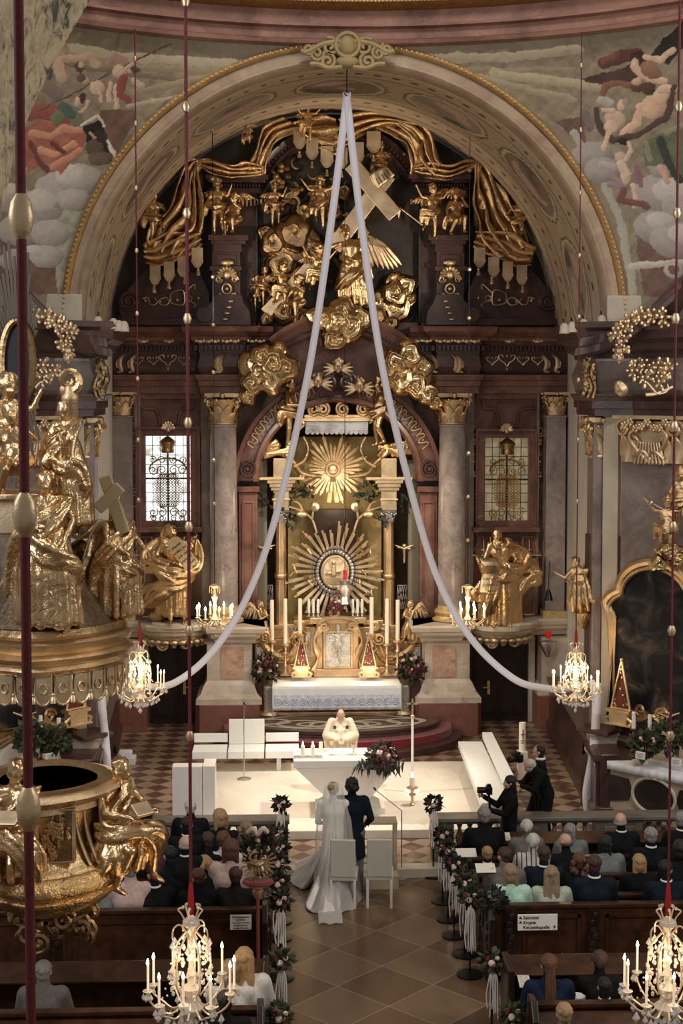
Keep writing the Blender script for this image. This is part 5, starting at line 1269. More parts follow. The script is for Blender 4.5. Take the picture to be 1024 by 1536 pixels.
# ---------- two prophet statues on the ledges
def prophet(px,py,Y,s,label,kind):
    J=base_pose('stand'); rg=random.Random(3 if kind else 4)
    g=G()
    if kind==0: # left: holds a slanted tablet, looks up to the right
        J['hed']=V((-.06,-.06,1.60));J['look']=V((.9,-.6,.35));J['er']=V((-.34,-.10,1.16));J['hr']=V((-.02,-.28,1.12));J['el']=V((.36,-.05,1.22));J['hl']=V((.40,-.16,1.50));J['che']=V((-.03,0,1.27));J['kl']=V((.12,-.18,.5));J['al']=V((.17,-.10,.08));J['kr']=V((-.08,-.16,.46));J['ar']=V((-.05,-.22,.08))
    else:
        J['hed']=V((-.08,-.08,1.60));J['look']=V((-.25,-1,-.15));J['er']=V((-.30,-.08,1.15));J['hr']=V((-.38,-.28,1.16));J['el']=V((.27,-.04,1.14));J['hl']=V((.08,-.26,.98));J['kr']=V((-.14,-.2,.5));J['ar']=V((-.16,-.16,.08));J['al']=V((.15,-.1,.08))
    torso(g,J,1,1.15); limbs(g,J,1,1.1,True,.7); head_m(g,J['hed'],J['look'],1.12)
    if kind==1:
        for i in range(30): g.ell(J['hed']+V((rg.uniform(-.07,.06),-.06+rg.uniform(-.05,.03),-.11-rg.random()*.13)),.025,None,6)
        hairb(g,J['hed'],.9,rg,14,low=.0)
    else:
        hairb(g,J['hed'],1.18,rg,30)
        swath(g,[J['hed']+V((-.05,.02,.10)),J['hed']+V((-.11,.06,0)),J['hed']+V((-.12,.06,-.16)),(-.18,0,1.3)],.04,5,.08,rg)
        for i in range(14): g.ell(J['hed']+V((.05+rg.uniform(0,.05),-.05,-.09-rg.random()*.06)),.024,None,6)
    skirt(g,(0,.0,1.05),(.19,.15),1,.14 if kind==0 else .05,(.26,.2) if kind==0 else (.32,.24),16,.06,.055,rg,(0,.0))
    f=1 if kind==0 else 1
    swath(g,[(-.38,.02,1.20),(-.30,-.18,1.02),(-.05,-.25,.92),(.22,-.16,.86),(.34,.0,.95)],.055,8,.16,rg)
    if kind==0:
        swath(g,[(-.22,.05,1.4),(-.42,.02,1.22),(-.48,-.05,1.08),(-.28,-.2,1.0)],.06,7,.18,rg)
        swath(g,[(.3,.05,1.45),(.42,.08,1.2),(.40,.02,.95),(.2,-.15,.78),(-.1,-.24,.7),(-.38,-.1,.62),(-.56,.05,.55)],.055,8,.16,rg)
        swath(g,[(.10,-.2,.8),(-.2,-.25,.6),(-.42,-.1,.42),(-.5,.02,.36)],.07,6,.16,rg)
        g.ell((-.30,.08,.12),(.16,.13,.12),None,12)
    else:
        swath(g,[(.1,-.1,1.46),(.30,.0,1.32),(.42,.05,1.1),(.34,-.12,.98),(.1,-.2,1.02)],.055,8,.18,rg)
        swath(g,[(.3,.05,1.2),(.52,.1,1.02),(.58,.08,.86),(.40,.05,.74),(.25,0,.5),(.30,.0,.2)],.065,8,.20,rg)
        swath(g,[(-.1,-.25,.95),(-.18,-.3,.6),(-.28,-.2,.25),(-.34,-.12,.05)],.06,6,.14,rg)
        swath(g,[(-.36,-.05,.75),(-.46,-.02,.6),(-.38,.0,.5),(-.2,-.05,.55)],.05,5,.12,rg)
    me=remesh(g,.018,1)
    o=put_fig('prophet_statue',me,gold_cloth,P(px,py,Y),0,s,label,'statue')
    if kind==0:
        c=V((.17,-.36,1.27)); a=math.radians(52); R=Matrix.Rotation(-(PI/2-a),3,'Y')
        tb=G(); w,h=.27,.58; pts=[(-w/2,-h/2),(w/2,-h/2),(w/2,h/2-.08)]+[(w/2*math.cos(PI*i/8),h/2-.08+.12*math.sin(PI*i/8)) for i in range(1,8)]+[(-w/2,h/2-.08)]
        tb.prism(pts,-.02,.02); tb.v=[tuple(c+R@V(p)) for p in tb.v]; tbo=tb.build('tablet',gold_pale,o,world=False,smooth=False)
        lines=['scapter','scelus po','puli mei','percussi','eum']
        for i,tx in enumerate(lines): text_obj('lettering',tx,.068,inkm,tbo,c+R@V((0 if i<4 else .05,-.03,.17-.095*i)),Matrix((R@V((1,0,0)),R@V((0,0,1)),R@V((0,-1,0)))).transposed())
    else:
        c=V((-.27,-.34,.92))
        def fn(i,j):
            z=.30-.62*j; y=-.02*math.sin(j*3.2*PI)-(.10*(1-j*8) if j<.12 else 0)*-1-.04*math.cos(j*5)
            return (c.x+(i-.5)*.31+.04*math.sin(j*4)+.02,c.y+y-.03*math.sin(i*PI),c.z+z+.02*math.cos(i*3)*(j))
        so=G().grid(fn,10,20).build('scroll',gold_pale,o,world=False,solid=.015,recalc=False)
        for i,tx in enumerate(['oberet','ex alterans','volat iuism','a deberis','agnus']): text_obj('lettering',tx,.066,inkm,so,c+V((.03+(.03 if i==4 else 0),-.085-.015*math.sin(i),.17-.105*i)),Matrix(((1,0,0),(0,0,-1),(0,1,0))))
    G().lathe([(.36,0),(.36,.07),(.33,.08)],(0,0,-.08/s),24,1.15,.8).build('plinth',mbeige,o,world=False)
    return o
def text_obj(name,tx,size,m,parent,loc,R,world=False,align='CENTER',ex=.002,bold=0):
    cu=bpy.data.curves.new(name,'FONT'); cu.body=tx; cu.size=size; cu.align_x=align; cu.align_y='CENTER'; cu.extrude=ex; cu.offset=bold; cu.resolution_u=2
    o=bpy.data.objects.new('t',cu); col.objects.link(o); dg=bpy.context.evaluated_depsgraph_get(); dg.update(); me=bpy.data.meshes.new_from_object(o.evaluated_get(dg)); bpy.data.objects.remove(o); bpy.data.curves.remove(cu)
    M=R.to_4x4(); M.translation=V(loc)-(wl(parent) if world else V((0,0,0))); me.transform(M)
    while len(me.materials): me.materials.pop()
    return mkobj(name,me,m,parent,False)
prophet(262,934,29.95,1.20,'gilded bearded prophet statue holding a slanted lettered tablet on the left ledge',0)
prophet(750,938,29.95,1.22,'gilded old prophet statue holding an unrolled lettered scroll on the right ledge',1)
# angel bracket on the right pier
J=base_pose('stand');J['hed']=V((-.1,-.03,1.60));J['look']=V((-1,-.4,-.1));J['er']=V((-.34,-.1,1.26));J['hr']=V((-.56,-.12,1.38));J['el']=V((.0,-.2,1.15));J['hl']=V((-.3,-.3,1.2));J['kl']=V((.05,-.1,.62));J['kr']=V((-.1,-.1,.62));J['al']=V((.22,.05,.5));J['ar']=V((.12,.1,.45))
g=G();rg=random.Random(8);torso(g,J);limbs(g,J,1,1,True);head_m(g,J['hed'],J['look'],1.1);hairb(g,J['hed'],1.1,rg);skirt(g,(0,0,1.3),(.14,.12),1,.72,(.24,.18),10,.06,.07,rg,(.05,0));skirt(g,(.03,0,.95),(.2,.16),1,.52,(.30,.2),9,.06,.06,rg,(.1,0))
o=put_fig('bracket_angel',remesh(g,.02,1),gold,P(868,950,25.0),0,.80,'gilded angel with an outstretched arm on the right choir pier, above the chandelier','angel figure')
wing_g((.06,.1,1.4),(.5,.2,1.5),(.12,.05,-.42),7,.8).build('wing',gold_pale,o,world=False)
G().lathe([(.05,-.35),(.12,-.2),(.2,-.05),(.22,.02),(.12,.1)],(.08,0,.45),12).build('console',gold,o,world=False)
t=thing('hanging_bell','small dark bell hanging on a chain from the arm of the right pier angel','bell',P(822,900,25.2))
G().lathe([(.09,-.10),(.07,-.02),(.045,.06),(.02,.1),(.001,.1)],tuple(P(822,892,25.2)),12).build('bell_body',blackm,t); G().cyl(P(822,886,25.2),P(824,842,25.2),.008,.008,5).build('chain',blackm,t)
t=thing('sanctuary_lamp','small red glass oil lamp on a silver bracket over the right side pedestal','lamp',P(822,958,30.1)); G().lathe([(.05,0),(.07,.05),(.07,.14),(.05,.16)],tuple(P(822,957,30.1)),12).build('glass',red_g,t); g=G(); c=P(822,965,30.1); g.lathe([(.04,-.3),(.1,-.2),(.2,-.02),(.2,.04),(.1,.06)],tuple(c),14,1,.6); g.build('bracket',silver,t)
# ---------- dais, steps, carpet
def ell_poly(cx,cy,rx,ry,n=40,y1=31.0):
    return [(cx+rx*math.cos(PI+PI*i/n),cy+ry*math.sin(PI+PI*i/n)) for i in range(n+1)]+[(cx+rx,y1),(cx-rx,y1)]
ax=1.03
m,nt,b=mat('dais_inlay'); co=coord(nt,'Object',(1.1,1.1,1.1)); vo=N(nt,'ShaderNodeTexWave',wave_type='RINGS'); vo.inputs['Scale'].default_value=.9; vo.inputs['Distortion'].default_value=5; vo.inputs['Detail Scale'].default_value=.8; L(nt,co,vo.inputs[0])
L(nt,ramp(nt,vo.outputs[0],[(.55,hx('5c463b',1)),(.6,hx('6a5447',1)),(.78,hx('6a5447',1)),(.82,hx('5c463b'))]),b.inputs['Base Color']); b.inputs['Roughness'].default_value=.3
for k,(rx,ry,z0,z1) in enumerate(((2.6,1.75,.15,.30),(2.35,1.45,.30,.45),(2.1,1.15,.45,.60))):
    struct('floor_dais_%s'%('abc'[k]),G().slab(ell_poly(ax,29.3,rx,ry),z0,z1),mred_d if k<2 else m,smooth=False,bevel=.02)
g=G()
def annulus(cx,cy,rx,ry,w,z):
    n=len(g.v); k=36
    for i in range(k):
        a=2*PI*i/k; g.v+= [(cx+(rx-w)*math.cos(a),cy+(ry-w)*math.sin(a),z),(cx+rx*math.cos(a),cy+ry*math.sin(a),z)]
    g.f+= [(n+2*i,n+2*i+1,n+2*((i+1)%k)+1,n+2*((i+1)%k)) for i in range(k)]
for i,(u,v_,rx,ry) in enumerate(((0,28.75,.62,.36),(-.75,28.85,.55,.34),(.75,28.85,.55,.34),(-.38,28.8,.5,.22),(.38,28.8,.5,.22),(-1.4,29.05,.42,.26),(1.4,29.05,.42,.26),(0,29.0,1.75,.66))): annulus(ax+u,v_,rx,ry,.085,.602+.0006*i)
struct('trim_dais_inlay',g,mbeige,recalc=False,smooth=False)
struct('trim_dais_edge',G().tube([(ax+2.11*math.cos(PI+PI*i/40),29.3+1.16*math.sin(PI+PI*i/40),.56) for i in range(41)],.04,6),mred_d)
g=G().slab(ell_poly(ax,29.3,2.37,1.47),.305,.457)
tag(g.build('red_carpet',red_c,smooth=False),'red carpet running over the steps of the altar dais','carpet')
# ---------- mensa with linen
M0=P(418,1078,29.5).x;M1=P(592,1078,29.5).x; mz=1.28
th=thing('high_altar_table','gilded high altar table with silvered side panels beneath the white lace cloth','altar',((M0+M1)/2,29.9,.6))
g=G().mould([(M0,30.4),(M0,29.6),(M1,29.6),(M1,30.4)],[(-.4,.6),(.06,.6),(.07,.68),(.0,.72),(.02,.78),(-.04,.9),(-.02,1.0),(.02,1.22),(-.4,1.22)],side=1); g.box(M0,M1,29.7,30.5,.62,1.22); g.build('body',gold_fine,th,smooth=False,bevel=.01)
for q in(0,1):
    x0,x1=(M0-.32,M0-.02) if q==0 else (M1+.02,M1+.32)
    rel=goldm('silver_relief%d'%q,(.42,.38,.32),.35,26,.05)
    G().box(x0,x1,29.55,30.2,.6,1.24).build('side_panel',rel,th,smooth=False,bevel=.04)
    G().lathe([(.24,0),(.26,.03),(.22,.08),(.22,.1)],((x0+x1)/2,29.7,.6),16).build('foot',gold_pale,th)
th=thing('altar_cloth','white linen cloth with a lace border over the high altar table','tablecloth',((M0+M1)/2,29.9,1.25))
C0,C1=P(408,1030,29.3).x,P(602,1030,29.3).x
G().box(C0,C1,29.42,30.35,1.235,1.262).build('top',linen,th,smooth=False,bevel=.006)
def clothf(i,j): return (lerp(C0,C1,i),29.41-.012*math.sin(i*70)*j-.02*j,1.262-.50*j)
lace=plain('lace',(.66,.69,.78),.8,0,.22,22,.02)
G().grid(clothf,160,8).build('front_hanging',linen,th,solid=.006,recalc=False)
g=G().grid(lambda i,j:(lerp(C0+.04,C1-.04,i),29.385-.012*math.sin(i*70),1.08-.26*j-.0*abs(math.sin(i*60))),160,6)
for k in range(60): g.ell((lerp(C0+.06,C1-.06,k/59),29.375,.815),(.022,.008,.022),None,6)
for k in range(15):
    x=lerp(C0+.12,C1-.12,k/14); g.tube([(x+.07*math.cos(t*.7),29.368,.95+.07*math.sin(t*.7)) for t in range(9)],.012,4,closed=True); g.tube([(x+.03*math.cos(t),29.366,.95+.03*math.sin(t)) for t in range(6)],.012,4,closed=True)
g.build('lace_border',lace,th,recalc=False)
for x in(C0+.0,C1-.0): G().grid(lambda i,j:(x+.03*math.sin(i*5),29.42+.5*i,1.25-.66*j),8,6).build('side_hanging',linen,th,solid=.006,recalc=False)
# ---------- retable body: tabernacle, steps, scrolls
th=thing('tabernacle','gilded tabernacle block with a silver relief door in the middle of the high altar','tabernacle',P(506,1015,30.3))
g=G(); rb(g,478,935,536,1012,30.35,31.2); rb(g,470,1003,542,1016,30.25,31.2); rb(g,464,926,550,936,30.25,31.2); rb(g,474,936,484,1003,30.28,30.5); rb(g,528,936,538,1003,30.28,30.5); rb(g,456,940,474,1014,30.45,31); rb(g,538,940,558,1014,30.45,31)
g.build('body',gold_fine,th,smooth=False,bevel=.02)
g=G(); c=P(507,940,30.2)
for q in(-1,1): g.tube(spiral((c.x+q*.3,c.y,c.z),.10,.02,1.5,0,16,flip=q),.03,6); g.tube(bez(PP([(507+q*24,938),(507+q*36,960),(507+q*30,985),(507+q*38,1006)],30.25),6),[.05+.03*math.sin(k*.8) for k in range(19)],7)
g.tube([c+V((.42*math.cos(PI*k/14),0,.06+.14*math.sin(PI*k/14))) for k in range(15)],.045,6); g.build('scrollwork',gold_pale,th)
rel=goldm('silver_door',(.66,.64,.60),.25,18,.06)
g=G(); rb(g,488,950,526,1000,30.26,30.4); g.build('door',rel,th,smooth=False,bevel=.01)
g=G(); rect_frame(g,485,947,529,1003,3,30.22,30.4); g.build('door_frame',gold_pale,th,smooth=False,bevel=.005)
me=putto_mesh(2,.02); o=mkobj('relief_figure',me,rel,th,True,ang=180); o.location=P(507,996,30.24)-wl(th); o.scale=(.55,.25,.8)
th=thing('altar_retable','stepped gilded retable with scrolled wings and silver panels flanking the tabernacle','retable',P(507,1018,30.6))
for q in(-1,1):
    X=(lambda x:x) if q<0 else (lambda x:MX-x)
    def rx(g,x0,y0,x1,y1,a,b): rb(g,min(X(x0),X(x1)),y0,max(X(x0),X(x1)),y1,a,b)
    g=G(); rx(g,384,1000,470,1016,30.5,31.2); rx(g,398,962,470,1000,30.7,31.2); rx(g,430,936,470,966,30.6,31.2); rx(g,382,966,398,1003,30.5,31.2); rx(g,378,958,402,966,30.45,31.2); rx(g,404,992,436,1016,30.4,31); rx(g,440,930,470,937,30.5,31.2)
    g.build('step',gold_fine,th,smooth=False,bevel=.02)
    g=G(); 
    g.tube(bez(PP([(X(394),962),(X(402),975),(X(418),984),(X(436),982),(X(444),966)],30.4),8),[.05+.05*math.sin(PI*k/32) for k in range(33)],8)
    g.tube(bez(PP([(X(396),970),(X(412),990),(X(432),992),(X(448),975),(X(452),950)],30.45),8),[.05+.04*math.sin(PI*k/32) for k in range(33)],8)
    for (x,y,r) in((397,956,.13),(446,958,.15),(428,984,.10),(452,938,.10),(402,998,.09)): c=P(X(x),y,30.35); g.tube(spiral((c.x,c.y,c.z),r,.02,1.7,RG.random()*6,20,flip=q),.04,7)
    for k in range(14): c=P(X(RG.uniform(398,470)),RG.uniform(940,1012),30.42); g.cap(c,c+V((RG.uniform(-.12,.12),-.03,RG.uniform(-.14,.14))),.045,.02,7)
    g.build('scroll_wing',gold,th)
    g=G(); rx(g,384,970,396,998,30.42,30.5); rx(g,433,940,446,960,30.5,30.6); rx(g,458,948,466,1000,30.4,30.5); g.build('silver_panel',rel,th,smooth=False,bevel=.01)
# ---------- flowers on altar, bouquets at the sides
def leafball(g,c,r,n,rg,sz=.06,flat=1):
    c=V(c)
    for i in range(n):
        d=V((rg.gauss(0,1),rg.gauss(0,1),rg.gauss(0,1)*flat+.1)).normalized(); p=c+d*r*(.5+.5*rg.random()); t=V((rg.gauss(0,1),rg.gauss(0,1),rg.gauss(0,1))).normalized(); s=d.cross(t).normalized()*sz*.35; e=p+(d*.8+t*.5)*sz
        g.add([p,lerp(p,e,.5)+s,e,lerp(p,e,.5)-s+t*sz*.1],[(0,1,2,3)])
def rose(g,c,r,d=(0,-1,.3)):
    g.ell(c,(r,r,r*.85),None,9)
    R=V(d).to_track_quat('Z','Y').to_matrix()
    for k,(rr,h) in enumerate(((.75,.45),(.45,.7))): g.tube([V(c)+R@V((r*rr*math.cos(2*PI*i/9),r*rr*math.sin(2*PI*i/9),r*h)) for i in range(9)],r*.2,5,closed=True)
def bouquet(name,label,c,r,rg,nl=160,cols=((rosew,5),(rosed,8)),cat='bouquet',group=None,par=None,lm=None,sz=.07,flat=.7):
    th=par or thing(name,label,cat,c,group=group)
    W=(par is None)
    cc=V(c); g=G(); leafball(g,cc,r,nl,rg,sz,flat); g.build('foliage',lm or leafm,th,recalc=False,smooth=False)
    for mt,n in cols:
        g=G()
        for i in range(n):
            d=V((rg.gauss(0,1),-abs(rg.gauss(0,.8)),rg.gauss(.3,.8)*flat)).normalized(); rose(g,cc+d*r*.85,.032+.02*rg.random() if r<.3 else .05,d)
        g.build('blooms',mt,th)
    return th
for x,l in((399,'left'),(617,'right')):
    c=P(x,1003,29.7); bouquet('altar_bouquet','burgundy and white flower arrangement on the %s end of the high altar'%l,c,.28,RG,300,((rosew,6),(rosed,14),(berry,6)),group=None,lm=leafd,sz=.11)
    t=thing('flower_stand','dark stand under the %s high altar bouquet'%l,'stand',P(x,1040,29.8)); G().lathe([(.22,-.35),(.2,-.1),(.26,.12),(.28,.2),(.1,.22)],tuple(P(x,1040,29.9)),16).build('bowl',mred_d,t)
c=P(503,910,30.25); bouquet('tabernacle_bouquet','round burgundy posy in front of the radiant picture',c,.16,RG,120,((rosed,16),(rosew,4)),lm=berry)
# ---------- candles
def candle_mesh(h,r): return G().lathe([(r,0),(r*.96,h),(r*.3,h+.004)],(0,0,0),10)
def flame_g(z,s=1,c=(0,0)): return G().lathe([(.001,0),(.008*s,.008*s),(.010*s,.018*s),(.005*s,.035*s),(.0005,.05*s)],(c[0],c[1],z),8)
def stick_prof(h,r): return [(r*2.6,0),(r*2.8,.03*h),(r*1.2,.10*h),(r*.6,.18*h),(r*1.1,.30*h),(r*.5,.36*h),(r*.5,.6*h),(r*1.3,.68*h),(r*.6,.74*h),(r*.7,.88*h),(r*2.0,.95*h),(r*2.0,.98*h),(r*.9,h)]
first=None
for (x,ytop,yj,ybot,Y,l) in((450,898,975,1010,30.1,'innermost left'),(428,898,990,1012,30.15,'middle left'),(408,900,985,1012,30.1,'outermost left'),(557,896,975,1010,30.1,'innermost right'),(580,898,990,1012,30.15,'middle right'),(596,900,985,1012,30.1,'outermost right')):
    b=P(x,ybot,Y);j=P(x,yj-25,Y);t_=P(x,ytop,Y); th=thing('altar_candlestick','tall ivory candle on a gilded stick, %s of the six on the high altar'%l,'candlestick',b,group='tall candles on the high altar')
    G().lathe(stick_prof(j.z-b.z,.05),(0,0,0),14).build('stick',gold_pale,th,world=False)
    G().merge(candle_mesh(t_.z-j.z,.045),Matrix.Translation((0,0,j.z-b.z))).build('candle',wax,th,world=False)
for i,x in enumerate((463,470,477,529,536,543)):
    b=P(x,925,30.3); th=thing('small_candle','short white candle, %s of three on the %s of the radiant picture'%(['outermost','middle','innermost'][i if i<3 else 5-i],'left' if x<500 else 'right'),'candle',b); G().lathe([(.06,0),(.03,.02),(.02,.06),(.04,.08)],(0,0,0),10).build('holder',silver,th,world=False); G().merge(candle_mesh(.30,.03),Matrix.Translation((0,0,.08))).build('candle',white_p,th,world=False)
# reliquary pyramids
def pyramid(x,y0,y1,Y,label,rz=0):
    b=P(x,y1,Y);H=P(x,y0,Y).z-b.z; th=thing('reliquary_pyramid',label,'reliquary',b,rz); k=H/1.05
    g=G().box(-.24*k,.24*k,-.1*k,.1*k,0,.03*k)
    for q in(-1,1): g.tube(bez([(q*.2*k,-.05,.03*k),(q*.24*k,-.06,.08*k),(q*.15*k,-.05,.13*k),(q*.13*k,-.05,.2*k),(q*.2*k,-.05,.23*k)],5),.028*k,6)
    g.box(-.16*k,.16*k,-.08*k,.08*k,.03*k,.2*k).box(-.21*k,.21*k,-.1*k,.1*k,.2*k,.25*k); g.build('foot',gold_pale,th,world=False,bevel=.005)
    g=G(); A=[V((-.17*k,0,.25*k)),V((.17*k,0,.25*k)),V((0,.02,1.03*k))]
    for p,q in((0,1),(1,2),(2,0)): g.cyl(A[p],A[q],.018*k,.018*k,6)
    g.ell(A[2],.03*k,None,8); g.build('frame',gold_pale,th,world=False)
    rel=MT.get('relics') or plain('relics',(.10,.02,.012),.5,.2,.6,40,.03)
    G().add([A[0]+V((0,.03,0)),A[1]+V((0,.03,0)),A[2]+V((0,.03,0)),A[0]+V((0,.06,0)),A[1]+V((0,.06,0)),A[2]+V((0,.06,0))],[(0,1,2),(5,4,3),(0,3,4,1),(1,4,5,2),(2,5,3,0)]).build('backing',rel,th,world=False,smooth=False)
    g=G()
    for i in range(16):
        t=RG.random()**1.5; g.ell((RG.uniform(-1,1)*.13*k*(1-t),.02,(.29+.65*t)*k),.018*k,None,6)
    g.build('jewels',gold_pale,th,world=False); return th
pyramid(452,950,1015,29.9,'gilded pyramid reliquary left of the tabernacle'); pyramid(553,950,1015,29.9,'gilded pyramid reliquary right of the tabernacle')
# kneeling altar angels
def kneel_angel(x,y,f,label):
    J=base_pose('stand')
    for k_ in J:
        if k_!='look': J[k_]=J[k_]-V((0,0,.42))
    J['kl']=V((.12*1,-.15,.08));J['kr']=V((-.12,-.12,.08));J['al']=V((.1,.25,.06));J['ar']=V((-.1,.25,.06));J['look']=V((.3*f,-.6,-.1));J['el']=V((.2,-.15,.72));J['hl']=V((.02,-.32,.86));J['er']=V((-.2,-.15,.72));J['hr']=V((-.02,-.32,.86))
    g=G();rg=random.Random(4);torso(g,J);limbs(g,J,1,1,False);head_m(g,J['hed'],J['look'],1.1);hairb(g,J['hed'],1.1,rg);skirt(g,(0,.05,.6),(.15,.14),1,.03,(.26,.3),10,.06,.07,rg)
    o=put_fig('kneeling_angel',remesh(g,.022,1),gold_fine,P(x,y,30.5),f*.9,.62,label,'angel figure')
    for q in(-1,1): wing_g((q*.06,.12,.95),(q*.32,.3,1.25),(q*.06,.06,-.5),7,.9).build('wing',gold_pale,o,world=False)
kneel_angel(392,958,1,'small gilded kneeling angel at the left end of the retable'); kneel_angel(614,958,-1,'small gilded kneeling angel at the right end of the retable')
# ---------- gilded inner columns with the canopy
for x,l in((422,'left'),(582,'right')):
    b=P(x,935,30.9); t_=P(x,657,30.9); th=thing('gilded_column','slender fluted gilded column %s of the radiant picture'%l,'column',b); H=t_.z-b.z
    zz=lambda y:P(x,y,30.9).z-b.z
    g=G()
    def wob(a,z): return 1-.07*(.5+.5*math.cos(a*14))
    g.lathe([(.135,0),(.135,zz(865)-.05)],(0,0,0),56,wob=wob); g.lathe([(.13,zz(865)+.05),(.115,zz(783))],(0,0,0),56,wob=wob); g.lathe([(.14,zz(868)),(.155,zz(866)),(.155,zz(862)),(.14,zz(860))],(0,0,0),20); g.build('shaft',gold_fine,th,world=False,ang=70)
    G().merge(capital_g(.27,.25),Matrix.Translation((0,0,zz(783)))).build('capital',silver,th,world=False)
    g=G(); g.box(-.17,.17,-.17,.17,zz(765),zz(735)); g.box(-.22,.22,-.22,.22,zz(735),zz(730)).box(-.30,.30,-.28,.28,zz(724),zz(719)).box(-.5,.5,-.3,.3,zz(719),zz(715)).box(-.25,.25,-.25,.25,zz(730),zz(724)).box(-.17,.17,-.17,.17,zz(715),zz(687)).box(-.2,.2,-.2,.2,zz(750),zz(747)); g.build('entablature_block',gold_pale,th,world=False,smooth=False,bevel=.012)
    G().box(-.2,.2,-.2,.2,-.3,-.1).box(-.24,.24,-.24,.24,-.1,0).box(-.26,.26,-.26,.26,-.45,-.3).build('pedestal',gold,th,world=False,smooth=False,bevel=.01)
    g=G(); c=P(x+(-6 if x<500 else 6),672,30.8)
    for i in range(10): g.cap(c+V((RG.uniform(-.4,.35),RG.uniform(-.1,.1),RG.uniform(-.2,.15))),c+V((RG.uniform(-.4,.35),-.12,RG.uniform(-.2,.15))),.07,.04,8)
    f=-1 if x<500 else 1
    g.tube(spiral((c.x+f*.36,c.y-.1,c.z),.16,.03,1.8,0,20,flip=f),.05,7); g.tube(bez([c+V((-f*.1,0,-.1)),c+V((-f*.35,-.05,-.3)),c+V((-f*.55,0,-.55)),c+V((-f*.95,0,-.62))],6),.05,7)
    tag(g.build('scrolled_cushion',gold),'gilded scrolled cushion on top of the %s gilded column'%l,'carving')
    putto(3 if x<500 else 0,x+(14 if x<500 else -14),670,30.55,1.45,.9 if x<500 else -.9,m=gold,label='large gilded putto sitting over the %s gilded column'%l,wings=False)
th=thing('altar_canopy','gilded crown canopy with silver scalloped fringe above the rayed emblem','canopy',P(500,650,30.9))
g=G(); rb(g,452,627,560,632,30.5,31.3); rb(g,456,622,556,627,30.6,31.3); g.build('rim',gold_fine,th,smooth=False,bevel=.01)
g=G(); rb(g,458,632,552,646,30.6,30.8)
for k in range(13):
    c=P(461+7.3*k,648,30.62); g.cyl(c,c+V((0,.06,0)),.055,.055,12)
g.build('fringe',silver,th,bevel=.005)
g=G()
for (x,f) in((484,-1),(514,1),(545,1),(470,-1)):
    c=P(x,614,30.6); g.tube(spiral((c.x,c.y,c.z),.16,.02,2,PI/2,26,flip=f),.035,6)
g.tube(bez(PP([(455,655),(462,672),(456,690),(440,700)],30.7),5),.03,6); g.tube(bez(PP([(548,655),(541,672),(548,690),(563,700)],30.7),5),.03,6)
g.build('scroll_crest',gold,th)
# gilt cloth backdrop
th=thing('gilded_backdrop','ochre gold cloth panel behind the rayed emblem and the radiant picture','backdrop',P(500,900,31.9))
m=goldm('backdrop_gold',(.42,.31,.13),.5,6,.02,.6); g=G(); rb(g,432,655,572,930,31.9,32.0); g.build('panel',m,th,smooth=False)
g=G(); rb(g,470,765,534,930,31.5,31.85); g.build('dark_niche',wood_d,th,smooth=False)
# rays
def rays(g,c,n,r0,r1,w,rg,d=.05,sx=1,sz=1,jit=.25,bund=3):
    for i in range(n):
        a=2*PI*i/n+rg.uniform(-.02,.02); R=r1*(1-jit*rg.random())
        for k in range(bund):
            aa=a+(k-(bund-1)/2)*.035; p=V(c)+V((r0*math.cos(aa)*sx,0,r0*math.sin(aa)*sz)); q=V(c)+V((R*(1-.08*abs(k-1))*math.cos(aa)*sx,-d,R*(1-.08*abs(k-1))*math.sin(aa)*sz))
            g.bar(p,q,w,.02,(0,1,0))
c=P(499,704,31.1)
th=thing('rayed_emblem','gilded sunburst emblem with many thin rays under the canopy','sunburst',c)
g=G(); rays(g,c,34,.1,.82,.02,random.Random(3),.12,1,1,.4,3); g.build('rays',gold_fine,th,smooth=False)
g=G(); g.ell(c,(.11,.09,.12),None,12); g.tube([c+V((.14*math.cos(i/16*2*PI),-.04,.14*math.sin(i/16*2*PI))) for i in range(16)],.03,6,closed=True); g.build('boss',gold_pale,th)
g=G(); 
for q in(-1,1): g.bar(c+V((0,-.05,-.1)),c+V((q*.09,-.06,-.72)),.09,.03,(0,1,0))
g.build('ribbon_tails',gold_dark,th,smooth=False)
c=P(502,857,30.7)
th=thing('radiant_picture','oval silver framed devotional picture in a great gilded halo of rays','monstrance',c)
g=G(); rays(g,c,34,.42,1.12,.042,random.Random(9),.12,1,1.0,.2,2); g.build('rays',gold_pale,th,smooth=False)
g=G()
rg=random.Random(77)
for i in range(30):
    a=rg.random()*2*PI; R=rg.uniform(.55,1.0)
    if abs(math.sin(a))>.8: continue
    p=c+V((R*math.cos(a)*1.0,-.14,R*math.sin(a))); g.cap(p,p+V((rg.uniform(-.1,.1),-.05,rg.uniform(-.12,.12))),.03,.015,6)
g.build('halo_ornament',gold,th)
g=G()
for i in range(36):
    a=2*PI*i/36; g.ell(c+V((.38*math.cos(a),-.08,.44*math.sin(a))),(.05,.04,.05),None,7)
    g.ell(c+V((.47*math.cos(a),-.06,.53*math.sin(a))),(.035,.03,.035),None,6)
g.build('silver_wreath',silver,th)
g=G(); g.tube([c+V((.28*math.cos(i/30*2*PI),-.12,.34*math.sin(i/30*2*PI))) for i in range(30)],.035,7,closed=True); g.build('oval_frame',gold_pale,th)
pic=plain('icon_paint',(.70,.55,.40),.5,.2,.5,9,.01); g=G(); g.lathe([(.001,0),(.28,.0),(.28,.04),(.001,.04)],(0,0,0),28,1,1.2); g.v=[tuple(c+V((x,-.10-z,y))) for x,y,z in g.v]; g.build('picture',pic,th)
